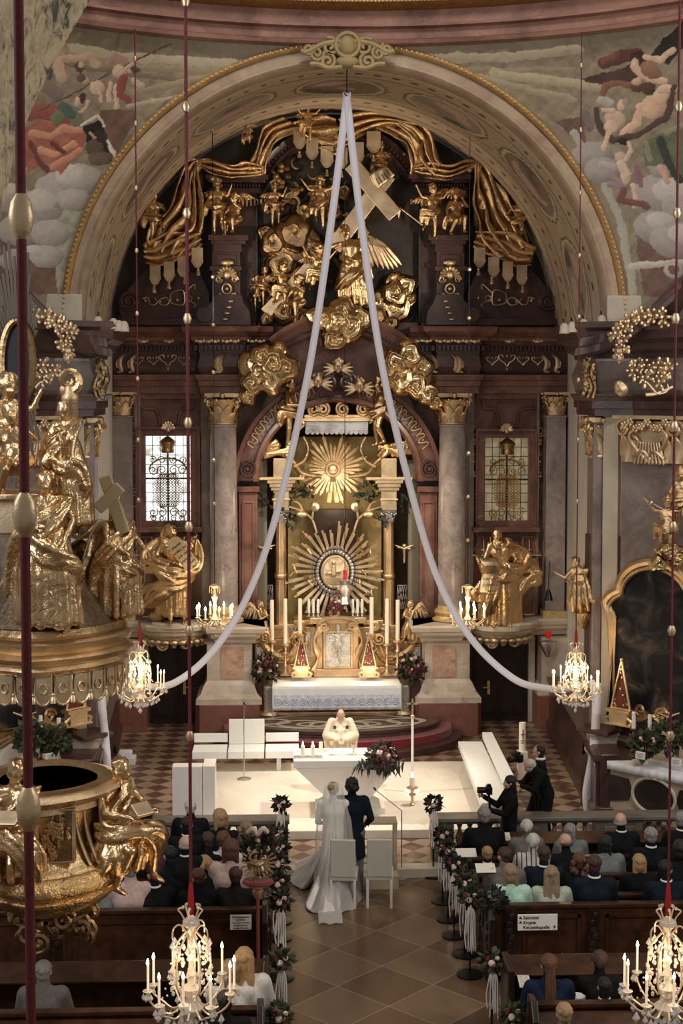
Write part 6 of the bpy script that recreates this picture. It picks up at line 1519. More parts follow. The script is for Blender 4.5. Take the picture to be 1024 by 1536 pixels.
g=G(); g.cap(c+V((-.03,-.15,-.04)),c+V((-.03,-.15,.12)),.07,.05); g.ell(c+V((-.03,-.17,.2)),.05,None,8); g.cap(c+V((-.14,-.16,-.02)),c+V((.12,-.16,.03)),.035,.03); g.box(c.x-.2,c.x+.2,c.y-.16,c.y-.13,c.z-.26,c.z-.12); g.build('figures',gold_pale,th)
th=thing('red_candle_lamp','red glass light on a silver holder in front of the radiant picture','lamp',P(517,880,30.3)); G().cyl(P(517,869,30.3),P(517,855,30.3),.04,.04,12).build('glass',red_g,th); G().lathe([(.05,-.55),(.16,-.5),(.1,-.35),(.18,-.2),(.10,-.1),(.12,0),(.05,.02)],tuple(P(517,870,30.3)),14).build('holder',silver,th)
# branches with dark leaves on both sides
for q,l in((-1,'left'),(1,'right')):
    X=(lambda x:x) if q<0 else (lambda x:1005-x); th=thing('gilded_branch','gilded branch with dark leaves %s of the rayed emblem'%l,'branch',P(X(470),790,30.8))
    g=G(); 
    for pts in([(475,800),(468,780),(455,768),(440,762),(425,758)],[(468,780),(470,765),(478,757)],[(455,768),(448,755),(440,752)]): g.tube(bez(PP([(X(x),y) for x,y in pts],30.75),5),.025,6)
    g.ell(P(X(472),760,30.75),(.1,.07,.12),None,8); g.ell(P(X(452),772,30.75),(.12,.07,.08),None,8)
    g.build('stem',gold_pale,th)
    g=G(); rg=random.Random(60+q)
    for (x,y) in((440,745),(446,735),(455,742),(462,748),(452,730),(434,768),(437,782),(432,780),(428,770),(398,755),(393,752),(405,748),(462,735)): leafball(g,P(X(x),y,30.8),.07,7,rg,.16)
    g.build('leaves',leafd,th,recalc=False,smooth=False)
# small crucifix-like gilt putti on the niche sides and iron grilles
for x,l in((398,'left'),(606,'right')):
    g=G(); c=P(x,830,30.9); g.cap(c+V((0,0,.1)),c+V((0,0,-.2)),.04,.02); g.cap(c+V((-.13,0,.13)),c+V((.13,0,.1)),.025,.02); g.ell(c+V((0,-.02,.17)),.05,None,8)
    for k in(-1,1): g.cap(c+V((0,0,.1)),c+V((k*.2,0,.18)),.04,.01)
    g.cyl(c+V((0,0,.0)),c+V((0,.35,0)),.015); tag(g.build('wall_cherub',gold_pale),'tiny gilded winged figure fixed on the %s niche wall'%l,'cherub figure')
    g=G(); a=P(x-10,878,31.2);b_=P(x+11,912,31.2)
    for i in range(7):
        g.bar(lerp(a,V((b_.x,a.y,a.z)),i/6),lerp(V((a.x,b_.y,b_.z)),b_,min(1,max(0,i/6+.25))),.012,.012,(0,1,0)); g.bar(lerp(a,V((b_.x,a.y,a.z)),i/6),lerp(V((a.x,b_.y,b_.z)),b_,min(1,max(0,i/6-.25))),.012,.012,(0,1,0))
    for z in(a.z,b_.z): g.bar(V((a.x,a.y,z)),V((b_.x,a.y,z)),.02,.02,(0,1,0))
    tag(g.build('iron_grille',silver,smooth=False),'grey lattice grille beside the %s gilded column'%l,'grille')
point('altar_glow_left',P(452,1000,29.7),18,(1,.75,.48),.3); point('altar_glow_right',P(555,1000,29.7),18,(1,.75,.48),.3); point('niche_glow',P(505,760,30.6),30,(1,.80,.55),.3)
# ---------- crystal chandeliers
def chandelier(kind,label,loc,s,ropepts,top,group=None,narm=10,rotz=0):
    "kind 'big': two-storey glass chandelier; local origin at the centre of the candle ring"
    th=thing('chandelier',label,'chandelier',loc,rotz)
    rg=random.Random(int(loc[0]*100)); R=.44
    g=G()
    g.lathe([(.02,-.34),(.05,-.31),(.03,-.27),(.10,-.22),(.13,-.16),(.07,-.10),(.05,-.06),(.09,-.02),(.10,.04),(.04,.09),(.025,.14),(.05,.18),(.03,.24),(.022,.40),(.04,.44),(.022,.5),(.02,.62),(.05,.66),(.09,.70),(.085,.74),(.03,.78),(.02,.82)],(0,0,0),16)
    g.build('stem',glassm,th,world=False)
    g=G(); arms=[]
    for i in range(narm):
        a=2*PI*i/narm+.2; d=V((math.cos(a),math.sin(a),0)); up=(i%2)*.05
        p=bez([d*.06+V((0,0,-.10)),d*.20+V((0,0,-.21)),d*.34+V((0,0,-.15)),d*(R-.01)+V((0,0,-.10+up)),d*R+V((0,0,-.03+up))],5)
        g.tube(p,.011,6); arms.append((a,d*R+V((0,0,up))))
        # upper basket arms
        q=bez([d*.09+V((0,0,-.05)),d*.19+V((0,0,.10)),d*.20+V((0,0,.30)),d*.17+V((0,0,.46)),d*.05+V((0,0,.62))],5)
        if i%2==0: g.tube(q,.010,6)
        if i%2==1:
            q=bez([d*.04+V((0,0,.60)),d*.11+V((0,0,.70)),d*.18+V((0,0,.66)),d*.19+V((0,0,.56))],5); g.tube(q,.009,6)
            q=bez([d*.04+V((0,0,.68)),d*.09+V((0,0,.80)),d*.13+V((0,0,.86)),d*.08+V((0,0,.88))],4); g.tube(q,.009,6); g.ell(q[-1],.018,None,7)
    g.build('arm_frame',MT.get('arm_glass') or plain('arm_glass',(.85,.70,.50),.15,.35),th,world=False)
    first=None
    for i,(a,p) in enumerate(arms):
        if first is None:
            c=G().merge(candle_mesh(.27,.0125),Matrix.Translation((0,0,.0))).build('candle',MT.get('lit_wax') or plain('lit_wax',(.95,.87,.72),.4,emit=(1,.75,.45),es=.35),th,world=False)
            f=flame_g(.262,1.5).build('flame',flame,c,world=False)
            pn=G().lathe([(.012,-.05),(.024,-.03),(.012,-.012),(.045,-.008),(.055,.0),(.048,.002),(.014,.0),(.014,.02)],(0,0,0),14).build('drip_pan',glassm,th,world=False)
            first=(c,f,pn)
        else:
            c=first[0].copy();f=first[1].copy();pn=first[2].copy()
            for o in(c,f,pn): col.objects.link(o)
            c.parent=th;pn.parent=th;f.parent=c; KID[th.name]+= [c,pn]; KID[c.name]=[f]
        c.location=p; pn.location=p
    # crystals
    g=G()
    def drop(p,l):
        p=V(p); w=l*.34; a=rg.random()*3; 
        ring=[p+V((w*math.cos(a+k*PI/2),w*math.sin(a+k*PI/2)*.5,-l*.62)) for k in range(4)]; n=len(g.v)
        g.v+= [tuple(p)]+[tuple(x) for x in ring]+[tuple(p+V((0,0,-l)))]
        for k in range(4): g.f+= [(n,n+1+k,n+1+(k+1)%4),(n+5,n+1+(k+1)%4,n+1+k)]
    for (a,p) in arms:
        for k in range(3): b=a+(k-1)*.14; drop((p.x+.045*math.cos(b+k),p.y+.045*math.sin(b+k),p.z-.02),.07+.03*rg.random())
        d=V((math.cos(a),math.sin(a),0))
        for rr,z,l in((.34,-.17,.10),(.24,-.22,.09),(.20,.28,.08),(.19,.54,.09),(.17,.44,.07),(.12,-.26,.08)): drop(d*rr+V((0,0,z)),l*(.8+.5*rg.random()))
    for k in range(12): a=2*PI*k/12; drop((.10*math.cos(a),.10*math.sin(a),-.24),.08)
    drop((0,0,-.34),.13)
    g.build('crystal_drops',crystal,th,world=False,smooth=False,kind='stuff')
    g=G()
    for (a,p) in arms:
        d=V((math.cos(a+.31),math.sin(a+.31),0))
        for z in(.02,.08,.14,.34,.40): g.ell(d*(.19+.02*math.sin(z*30))+V((0,0,z)),(.018,.018,.026),None,6)
        for k in range(5): g.ell(lerp(d*.18+V((0,0,.45)),d*.30+V((0,0,-.08)),k/4)-V((0,0,.05*math.sin(PI*k/4))),.012,None,5)
    g.build('bead_strings',crystal,th,world=False,kind='stuff')
    th.scale=(s,s,s)
    # rope with gilded beads
    c=V(loc)
    rp=thing('chandelier_rope',ropepts['label'],'rope',c+V((0,0,.80*s)))
    z0=.80*s
    G().cyl((0,0,z0-.80*s),(0,0,top-c.z-.8*s),ropepts['r'],ropepts['r'],8).build('rope',red_rope if ropepts['r']>.006 else blackm,rp,world=False)
    G().lathe([(.030*s,0),(.032*s,.16*s),(.022*s,.30*s),(.010*s,.36*s)],(0,0,0),10).build('velvet_sleeve',MT.get('red_sleeve') or plain('red_sleeve',(.35,.008,.012),.6),rp,world=False)
    for y in ropepts['beads']:
        z=P(ropepts['x'],y,c.y).z-c.z-.8*s; b=ropepts['b']
        G().lathe([(.001,-b*1.3),(b*.6,-b*1.1),(b,0),(b*.6,b*1.1),(.001,b*1.3)],(0,0,z),12).build('bead',gold_pale,rp,world=False)
    point('chandelier_light',c+V((0,0,.35*s)),ropepts.get('pw',30),(1,.70,.40),.25*s)
    return th
chandelier('big','crystal chandelier of lit candles hanging at the left before the choir',P(210,1033,23.5),.90,dict(label='thin beaded rope of the left chandelier before the choir',x=206,r=.012,b=.035,beads=(88,185,282,376,470,568,660,750,845),pw=35),13.3)
chandelier('big','crystal chandelier of lit candles hanging at the right before the choir',P(863,1033,23.5),.88,dict(label='thin beaded rope of the right chandelier before the choir',x=868,r=.010,b=.033,beads=(98,195,289,383,475,570,660,752,846),pw=35),13.3)
chandelier('big','large crystal chandelier of lit candles low in the foreground, left of the aisle',P(287,1487,14.2),1.0,dict(label='red rope with pale gold beads holding the left foreground chandelier',x=284,r=.017,b=.045,beads=(2,160,320,478,634,790,946,1104),pw=14),12.5)
chandelier('big','large crystal chandelier of lit candles at the right edge of the foreground',P(1000,1487,14.2),1.0,dict(label='red rope with pale gold beads holding the right foreground chandelier',x=1010,r=.013,b=.045,beads=(160,320,478,640,790,946,1104),pw=14),12.5)
t=thing('beaded_rope','very close blurred red rope with big gold beads at the left edge','rope',P(47,1560,6.2))
b0=P(47,1560,6.2); G().cyl((0,0,0),(0,0,P(47,-30,6.2).z-b0.z),.022,.022,10).build('rope',red_rope,t,world=False)
for y in(325,772,1213):
    z=P(47,y,6.2).z-b0.z; G().lathe([(.02,-.10),(.045,-.06),(.055,0),(.045,.06),(.02,.10)],(0,0,z),14).build('bead',gold_pale,t,world=False)
def small_ch(x,y,Y,s,label,rl,beads,topy):
    loc=P(x,y,Y); th=thing('small_chandelier',label,'chandelier',loc); g=G(); fl=[]
    g.lathe([(.02,-.22),(.06,-.18),(.03,-.12),(.09,-.05),(.05,.02),(.03,.1),(.05,.2),(.03,.3),(.07,.42),(.04,.46),(.02,.6),(.10,.66),(.02,.7)],(0,0,0),12)
    cp=G()
    for i in range(8):
        a=2*PI*i/8+.3; d=V((math.cos(a),math.sin(a),0)); g.tube(bez([d*.05+V((0,0,-.08)),d*.2+V((0,0,-.16)),d*.36+V((0,0,-.08)),d*.38],5),.014,6); g.lathe([(.02,-.03),(.05,0),(.02,.01)],tuple(d*.38),8)
        for k in range(3): g.ell(d*(.34-.1*k)+V((0,0,-.16-.03*k)),(.02,.02,.04),None,5)
        if i%2: g.tube(bez([d*.04+V((0,0,.60)),d*.12+V((0,0,.64)),d*.12+V((0,0,.5))],4),.012,5)
    g.build('frame',MT['arm_glass'],th,world=False)
    for i in range(8):
        a=2*PI*i/8+.3; d=V((math.cos(a),math.sin(a),0))*.38
        c=G().merge(candle_mesh(.17,.018),Matrix.Translation(d)).build('candle',MT['lit_wax'],th,world=False); flame_g(.165,2.2,(d.x,d.y)).build('flame',flame,c,world=False)
    th.scale=(s,s,s); point('small_chandelier_light',loc+V((0,-.1,.3)),16,(1,.72,.42),.2)
    rp=thing('hanging_wire',rl,'rope',loc+V((0,0,.66*s))); zt=P(x,topy,Y).z-loc.z-.66*s
    G().cyl((0,0,0),(0,0,zt),.008,.008,5).build('cord',blackm,rp,world=False)
    for b in beads: z=P(x,b,Y).z-loc.z-.66*s; G().ell((0,0,z),.045,None,8).build('bead',gold_pale,rp,world=False)
small_ch(322,925,28.3,.95,'small crystal chandelier of lit candles in front of the left grey column','thin dark cord with small beads over the left small chandelier',(195,268,415,487,558,690,755),190)
small_ch(701,925,28.3,.95,'small crystal chandelier of lit candles in front of the right grey column','thin dark cord with small beads over the right small chandelier',(195,255,404,477,680,745,810),190)
# thin wire of the sanctuary light
t=thing('lamp_wire','thin dark wire hanging down the middle of the choir to the red light','wire',P(517,856,30.2)); G().cyl((0,0,0),(0,0,P(517,98,30.2).z-P(517,856,30.2).z-1.2),.008,.008,5).build('wire',blackm,t,world=False)
# ---------- white ribbons from the crown of the arch
def ribbon(name,pts,w,label,m=None,n=10,tw=None,parent=None,up=(0,-1,0)):
    pts=bez(pts,n); g=G(); vs=[];k=len(pts)
    for i,p in enumerate(pts):
        d=(pts[min(i+1,k-1)]-pts[max(i-1,0)]).normalized(); s=d.cross(V(up)).normalized()*w/2
        vs+= [p-s,p+s]
    g.add(vs,[(2*i,2*i+1,2*i+3,2*i+2) for i in range(k-1)]); o=g.build(name,m or ribbon_m,parent,recalc=False,solid=.004)
    if label: tag(o,label,'ribbon')
    return o
ribbon('white_ribbon',[P(521,138,24.8),P(497,330,25.5),P(462,560,26.2),P(412,780,26.8),P(368,900,27),P(318,978,26.6),P(262,1024,26),P(215,1030,25.4),P(190,1024,25.0),P(152,1014,24.5)],.13,'long white fabric ribbon swooping from the crown of the choir arch to the left pier')
ribbon('white_ribbon',[P(519,138,24.8),P(541,330,25.5),P(575,560,26.2),P(628,780,26.8),P(665,888,27),P(712,965,26.6),P(770,1018,26),P(815,1032,25.4),P(850,1033,25.0),P(893,1024,24.5)],.13,'long white fabric ribbon swooping from the crown of the choir arch to the right pier')
ribbon('hanging_ribbon',[P(150,1013,24.45),P(153,1060,24.4),P(158,1110,24.4),P(161,1150,24.3),P(163,1172,24.3)],.14,'white ribbon tail hanging down the left pier to the floor')
ribbon('hanging_ribbon',[P(895,1024,24.3),P(893,1090,24.3),P(888,1140,24.2),P(880,1190,24.1),P(884,1228,24.1)],.16,'white ribbon tail hanging down the right pier to the floor')
t=thing('ribbon_hook','small dark hook and cord holding both ribbons at the crown of the arch','hook',P(520,138,24.8)); G().cyl(P(520,140,24.8),P(520,104,24.8),.01).build('cord',blackm,t); G().tube([P(520,140,24.8)+V((.04*math.cos(k),0,.04*math.sin(k))) for k in range(6)],.01,5).build('hook',blackm,t)
# carved ornament at the crown of the arch
g=G(); 
for q in(-1,1):
    for x,y,r in((26,70,.16),(46,80,.13),(30,92,.14),(58,74,.10)): c=P(521+q*x,y,24.3); g.tube(spiral((c.x,c.y,c.z),r,.02,1.6,RG.random()*3,18,flip=q),.035,6)
    g.tube(bez(PP([(521+q*10,62),(521+q*36,66),(521+q*60,78),(521+q*70,76)],24.3),5),.05,7); g.tube(bez(PP([(521+q*8,100),(521+q*28,102),(521+q*44,96),(521+q*56,96)],24.3),5),.04,7)
c=P(521,68,24.3); g.ell(c,(.16,.1,.17),None,12); g.tube([c+V((.2*math.cos(i/16*2*PI),-.03,.2*math.sin(i/16*2*PI))) for i in range(16)],.04,6,closed=True); c=P(521,92,24.3); g.ell(c,(.2,.08,.1),None,10)
tag(g.build('arch_cartouche',goldm('stucco_gilt',hx('a08a5f',1.1),.6,20,.01,.15)),'carved cartouche with scrolls at the crown of the choir arch','ornament')
# ---------- platform and modern furniture
X0,X1=PZ(318,1144,.3).x,PZ(700,1144,.3).x
o=struct('floor_platform',G().box(X0,X1,22.75,26.95,.15,.30),marble('platform_marble',hx('cfc4b4',1),hx('d9cfc0',1.0),hx('b7a893'),.8,.35,.7,.02),smooth=False,bevel=.01)
th=thing('altar_table','pale marble altar table tapering to a narrow foot on the white platform','altar',(.95,23.9,.3))
a0,a1=P(440,1140,23.5).x,P(597,1140,23.5).x
G().box(a0,a1,23.5,24.35,1.13,1.25).build('tabletop',mwhite,th,smooth=False,bevel=.006)
def frus(x0,x1,y0,y1,z1,u0,u1,v0,v1,z0): return G().add([(u0,v0,z0),(u1,v0,z0),(u1,v1,z0),(u0,v1,z0),(x0,y0,z1),(x1,y0,z1),(x1,y1,z1),(x0,y1,z1)],[(0,3,2,1),(4,5,6,7),(0,1,5,4),(1,2,6,5),(2,3,7,6),(3,0,4,7)])
frus(a0+.02,a1-.02,23.52,24.33,1.13,.72,1.32,23.7,24.1,.48).build('body',mwhite,th,smooth=False)
G().box(.45,1.62,23.6,24.2,.30,.40).add([(.5,23.65,.4),(1.55,23.65,.4),(1.25,24.05,.6),(.8,24.05,.6),(.5,24.2,.4),(1.55,24.2,.4)],[(0,1,2,3),(4,0,3),(1,5,2),(5,4,3,2)]).build('foot',mwhite,th,smooth=False)
t=thing('ambo','tall white marble ambo slab left on the platform','lectern',P(290,1230,23.4))
e=P(258,1150,23.4).x;f_=P(303,1150,23.4).x;h=P(322,1150,23.4).x
G().box(e,f_,23.4,23.65,.15,1.2).build('front_slab',mwhite,t,smooth=False,bevel=.004); G().box(f_+.008,h,23.42,23.9,.15,1.2).build('side_slab',mwhite,t,smooth=False,bevel=.004)
# sedilia
t=thing('presider_bench','white three seat bench with a tall middle back behind the altar table','bench',P(368,1150,27.0))
for a,b,zt in((289,340,.90),(342,396,1.17),(398,448,.90)):
    xa,xb=P(a,1110,26.5).x,P(b,1110,26.5).x
    G().box(xa,xb,26.3,26.85,.56,.70).build('seat',white_p,t,smooth=False,bevel=.008); G().box(xa,xb,26.85,26.93,.74 if zt<1 else .70,zt).build('backrest',white_p,t,smooth=False,bevel=.008)
for x in(318,418): c=P(x,1140,26.45); G().box(c.x-.04,c.x+.04,26.42,26.50,.3,.56).build('leg',white_p,t,smooth=False)
t=thing('side_bench','long cream bench with a separate backrest bar along the right edge of the platform','bench',(3.4,25.0,.3))
q=[PZ(722,1205,.72),PZ(765,1200,.72),PZ(723,1112,.72),PZ(687,1112,.72)]; q2=[PZ(755,1171,.92),PZ(773,1168,.92),PZ(738,1098,.92),PZ(723,1098,.92)]
G().slab([(p.x,p.y) for p in q],.60,.72).build('seat',white_p,t,smooth=False,bevel=.01); G().slab([(p.x,p.y) for p in q2],.80,.92).build('backrest',white_p,t,smooth=False,bevel=.01)
for y in(23.9,25.0,26.2): G().box(3.3,3.36,y-.03,y+.03,.30,.60).box(3.62,3.68,y-.03,y+.03,.30,.60).bar((3.66,y,.6),(3.86,y,.82),.05,.05).build('leg',white_p,t,smooth=False)
# paschal candle
c=P(783,1130,25.5); t=thing('paschal_candle','thick ivory paschal candle with red marks on a pale stand at right','candle',(c.x,25.5,.15))
G().box(-.12,.12,-.12,.12,0,.06).box(-.09,.09,-.09,.09,.06,.72).build('stand',mbeige,t,world=False,smooth=False,bevel=.01); G().merge(candle_mesh(.52,.065),Matrix.Translation((0,0,.72))).build('candle',wax,t,world=False)
g=G().box(-.008,.008,-.072,-.064,.95,1.12).box(-.035,.035,-.072,-.064,1.03,1.045)
for z in(.88,.92): g.box(-.04,.04,-.072,-.064,z,z+.012)
g.build('red_cross',red_c,t,world=False,smooth=False)
c=P(618,1216,24.1); t=thing('floor_candlestick','brass candlestick with a thick white candle on the platform right of the altar table','candlestick',c)
G().lathe(stick_prof(.42,.05),(0,0,0),14).build('stick',gold_pale,t,world=False); G().merge(candle_mesh(.17,.045),Matrix.Translation((0,0,.42))).build('candle',wax,t,world=False)
G().lathe([(.001,.60),(.018,.61),(.012,.65),(.001,.68)],(0,0,0),8).build('flame',flame,t,world=False)
c=P(618,1200,24.9); t=thing('processional_cross','slim processional cross on a white staff right of the altar table','cross',(c.x,24.9,.3)); H=P(618,1048,24.9).z-.3
G().cyl((0,0,0),(0,0,H-.3),.022,.022,8).lathe([(.16,0),(.15,.03),(.03,.05)],(0,0,0),12).build('staff',white_p,t,world=False); G().bar((0,0,H-.3),(0,0,H),.03,.02,(0,1,0)).bar((-.1,0,H-.09),(.1,0,H-.09),.03,.02,(0,1,0)).ell((0,0,H-.32),.04,None,8).build('cross',gold_pale,t,world=False)
# things on the altar table
zt=1.25
for i,(x,y,lit) in enumerate(((454,1128,1),(469,1128,1),(481,1120,0))):
    c=PZ(x,y+7,zt); t=thing('altar_candle',['white lit pillar candle, leftmost on the altar table','white lit pillar candle, second from the left on the altar table','shorter unlit pillar candle, third on the altar table'][i],'candle',c)
    G().merge(candle_mesh(.19 if lit else .16,.035)).build('candle',wax,t,world=False)
    if lit: flame_g(.185,1.6).build('flame',flame,t,world=False)
G().box(.0,.0,0,0,0,0) if False else None
c=PZ(462,1136,zt); t=G().box(-.24,.24,-.09,.09,0,.012).build('candle_tray',silver,None,world=False,bevel=.004); t.location=c; tag(t,'low grey tray under the two lit candles on the altar table','tray')
t=thing('open_book','open white mass book lying in front of the priest','book',PZ(512,1130,zt)); G().obox((-.11,0,.015),(.2,.28,.02),rotm('Y',.12)).build('left_page',paper,t,world=False,smooth=False); G().obox((.11,0,.015),(.2,.28,.02),rotm('Y',-.12)).build('right_page',paper,t,world=False,smooth=False)
for i,(x,y) in enumerate(((530,1132),(497,1126))):
    c=PZ(x,y,zt); t=thing('goblet','small gold chalice %s of the priest on the altar table'%('right' if i==0 else 'left'),'chalice',c); G().lathe([(.045,0),(.04,.01),(.01,.03),(.012,.09),(.04,.12),(.045,.19),(.04,.19),(.03,.13)],(0,0,0),14).build('cup',gold_pale,t,world=False)
bouquet('altar_table_bouquet','large trailing burgundy bouquet on the right corner of the altar table',PZ(574,1138,zt+.05),.22,RG,170,((rosed,40),(rosew,9),(berry,30)),lm=leafd,sz=.13)
c=PZ(572,1140,zt); g=G(); rg=random.Random(2)
for k in range(60): a=c+V((rg.uniform(-.42,.36),-.28+rg.uniform(-.05,.1),rg.uniform(-.02,.1))); e=a+V((rg.uniform(-.15,.15),-.04,-rg.uniform(.06,.28))); s=V((.02,0,.01)); g.add([a,lerp(a,e,.5)+s,e,lerp(a,e,.5)-s],[(0,1,2,3)])
tag(g.build('trailing_greenery',leafd,recalc=False,smooth=False),'trailing leaves hanging over the front right edge of the altar table','greenery')
# kneeler and chairs
xa,xb=P(497,1240,21.1).x,P(596,1240,21.1).x
t=thing('kneeler','pale wooden kneeler desk in front of the couple','kneeler',((xa+xb)/2,21.4,0))
G().box(xa,xb,21.1,21.4,.90,.94).build('desk_top',wood_l,t,smooth=False,bevel=.005); G().box(xa,xb,20.85,21.15,.16,.20).build('kneeling_board',wood_l,t,smooth=False,bevel=.005)
for x in(xa+.03,xb-.03):
    for y in(21.12,21.38): G().box(x-.025,x+.025,y-.02,y+.02,0,.90).build('leg',wood_l,t,smooth=False)
G().box(xa,xb,20.85,20.89,0,.16).build('board_support',wood_l,t,smooth=False)
def chair(loc,rz,label):
    t=thing('upholstered_chair',label,'chair',loc,rz,group='chairs of the couple')
    G().box(-.20,.20,-.22,.20,.40,.49).build('seat',seat_c,t,world=False,smooth=False,bevel=.015)
    g=G().obox((0,-.225,.74),(.36,.05,.56),rotm('X',.06)); g.build('backrest',seat_c,t,world=False,smooth=False,bevel=.012)
    for x,y in((-.17,-.21),(.17,-.21),(-.17,.18),(.17,.18)): G().box(x-.018,x+.018,y-.018,y+.018,0,.41).build('leg',white_p,t,world=False,smooth=False)
c=P(515,1340,20.55); chair((c.x,20.3,0),-.12,'cream upholstered chair with white legs behind the bride, left of the pair'); c=P(567,1340,20.55); chair((c.x,20.3,0),-.05,'cream upholstered chair with white legs behind the groom, right of the pair')
# microphone stands
def mic(x,y,zf_,top,arm,label):
    b=PZ(x,y,zf_); t=thing('microphone_stand',label,'microphone stand',b); H=P(top[0],top[1],b.y).z-b.z
    G().lathe([(.13,0),(.13,.015),(.02,.03)],(0,0,0),16).build('base',silver,t,world=False); G().cyl((0,0,.02),(0,0,H),.009,.009,6).build('pole',silver,t,world=False)
    a=P(*arm,b.y)-b; G().cyl((0,0,H),tuple(a),.007,.007,6).build('boom',silver,t,world=False); G().cap(a,a+V((-.02,0,.03)),.013,.016,8).build('microphone',blackm,t,world=False)
mic(366,1169,.30,(364,1075),(367,1057),'slim grey microphone stand on the platform in front of the three seat bench'); mic(602,1317,0,(602,1216),(563,1185),'slim grey microphone stand beside the kneeler, boom towards the couple')
# ---------- communion rail
mrail=marble('rail_marble',(.10,.085,.07),(.2,.175,.145),(.3,.26,.22),2,.35,2,.01)
for nm,xa,xb in(('left',-5.6,P(432,1225,21.8).x),('right',P(646,1225,21.8).x,8.6)):
    t=thing('communion_rail','dark marble balustrade closing the choir %s of the aisle'%nm,'balustrade',((xa+xb)/2,21.8,.15))
    inner=-1 if nm=='left' else 1
    G().box(xa-.02,xb+.02,21.62,21.98,.76,.82).box(xa,xb,21.66,21.94,.72,.76).build('rail_top',mrail,t,smooth=False,bevel=.01); G().box(xa,xb,21.65,21.95,.15,.26).build('rail_base',mrail,t,smooth=False,bevel=.01)
    e=xb if nm=='left' else xa; s=-1 if nm=='left' else 1
    def post(x0,x1):
        g=G().box(min(x0,x1),max(x0,x1),21.68,21.92,.26,.74); m_=(x0+x1)/2; w=abs(x1-x0)*.32; g.box(m_-w,m_+w,21.66,21.69,.34,.66); g.build('panel',mrail,t,smooth=False,bevel=.01)
    def balus(x0,n):
        for i in range(n): G().lathe([(.05,.26),(.05,.30),(.03,.33),(.06,.42),(.065,.47),(.03,.60),(.025,.62),(.05,.68),(.05,.73)],(x0+s*.16*i,21.8,0),10).build('baluster',mrail,t)
    x=e; post(x,x+s*.35); x+=s*.45
    for k in range(4): balus(x,4); x+=s*(.16*4-.02); post(x,x+s*.75); x+=s*.87
# ---------- pews
def pew(x0,x1,Y,label,back=True,seat=True,desk=True,H=1.08,grp=None,lid=0,posts=()):
    t=thing('pew',label,'pew',((x0+x1)/2,Y,0),group=grp)
    if back:
        G().box(x0+.06,x1,Y-.03,Y+.03,.12,H-.04).build('back_panel',wood_m,t,smooth=False)
        G().box(x0,x1,Y-.06,Y+.05,H-.05,H).build('top_rail',wood_m,t,smooth=False,bevel=.01)
    if desk: G().obox(((x0+x1)/2,Y-.17,H-.13),(x1-x0,.24,.03),rotm('X',.35)).build('book_ledge',wood_m,t,smooth=False,bevel=.006)
    if seat: G().box(x0+.06,x1,Y+.05,Y+.42,.42,.46).build('seat',wood_m,t,smooth=False,bevel=.006)
    g=G(); pts=[(Y-.28,.0),(Y+.5,.0),(Y+.48,.5),(Y+.30,.62),(Y+.20,.85),(Y+.12,H+.04),(Y-.10,H+.06),(Y-.24,H-.12),(Y-.20,.6)]
    for xe in(x0,x1): n=len(g.v); g.v+= [(xe-.035,a,b) for a,b in pts]+[(xe+.035,a,b) for a,b in pts]; k=len(pts); g.f+= [tuple(n+i for i in range(k)),tuple(n+k+i for i in range(k-1,-1,-1))]+[(n+i,n+(i+1)%k,n+k+(i+1)%k,n+k+i) for i in range(k)]
    q=G(); q.v=g.v[:2*len(pts)]; q.f=[f for f in g.f if max(f)<2*len(pts)]; q.build('end_panel',wood_d,t,smooth=False,bevel=.01)
    q=G(); q.v=g.v[2*len(pts):]; q.f=[tuple(i-2*len(pts) for i in f) for f in g.f if max(f)>=2*len(pts)]; q.build('end_panel',wood_d,t,smooth=False,bevel=.01)
    sgn=-1 if x0>0 else 1; xe=x0 if x0>0 else x1
    g=G(); 
    for k in range(9): g.ell((xe+sgn*.04,Y+.02+.05*math.sin(k*1.9),.2+.09*k),(.03,.06,.05),None,7)
    g.tube([(xe+sgn*.045,Y+.02+.1*math.cos(i*.5)*(1-i/22),.62+.1*math.sin(i*.5)*(1-i/22)) for i in range(20)],.015,5); g.build('end_carving',wood_m,t)
    if posts:
        for x in posts:
            g=G().box(x-.07,x+.07,Y-.07,Y-.03,.15,H-.05)
            for k in range(8): g.ell((x+.02*math.sin(k*2),Y-.08,.25+.09*k),(.045,.03,.05),None,7)
            g.build('carved_post',wood_d,t)
        g=G()
        for a,b in zip(posts[:-1],posts[1:]):
            for u0,u1,v0,v1 in((a+.16,b-.16,.30,.34),(a+.16,b-.16,.84,.88),(a+.16,a+.20,.30,.88),(b-.20,b-.16,.30,.88)): g.box(u0,u1,Y-.05,Y-.03,v0,v1)
        g.build('panel_moulding',wood_m,t,smooth=False)
    return t
RX0,RX1=2.52,8.0; LX0,LX1=-6.2,-.30
rows=[19.6,18.85,18.1,17.45]; od=['first','second','third','rearmost']
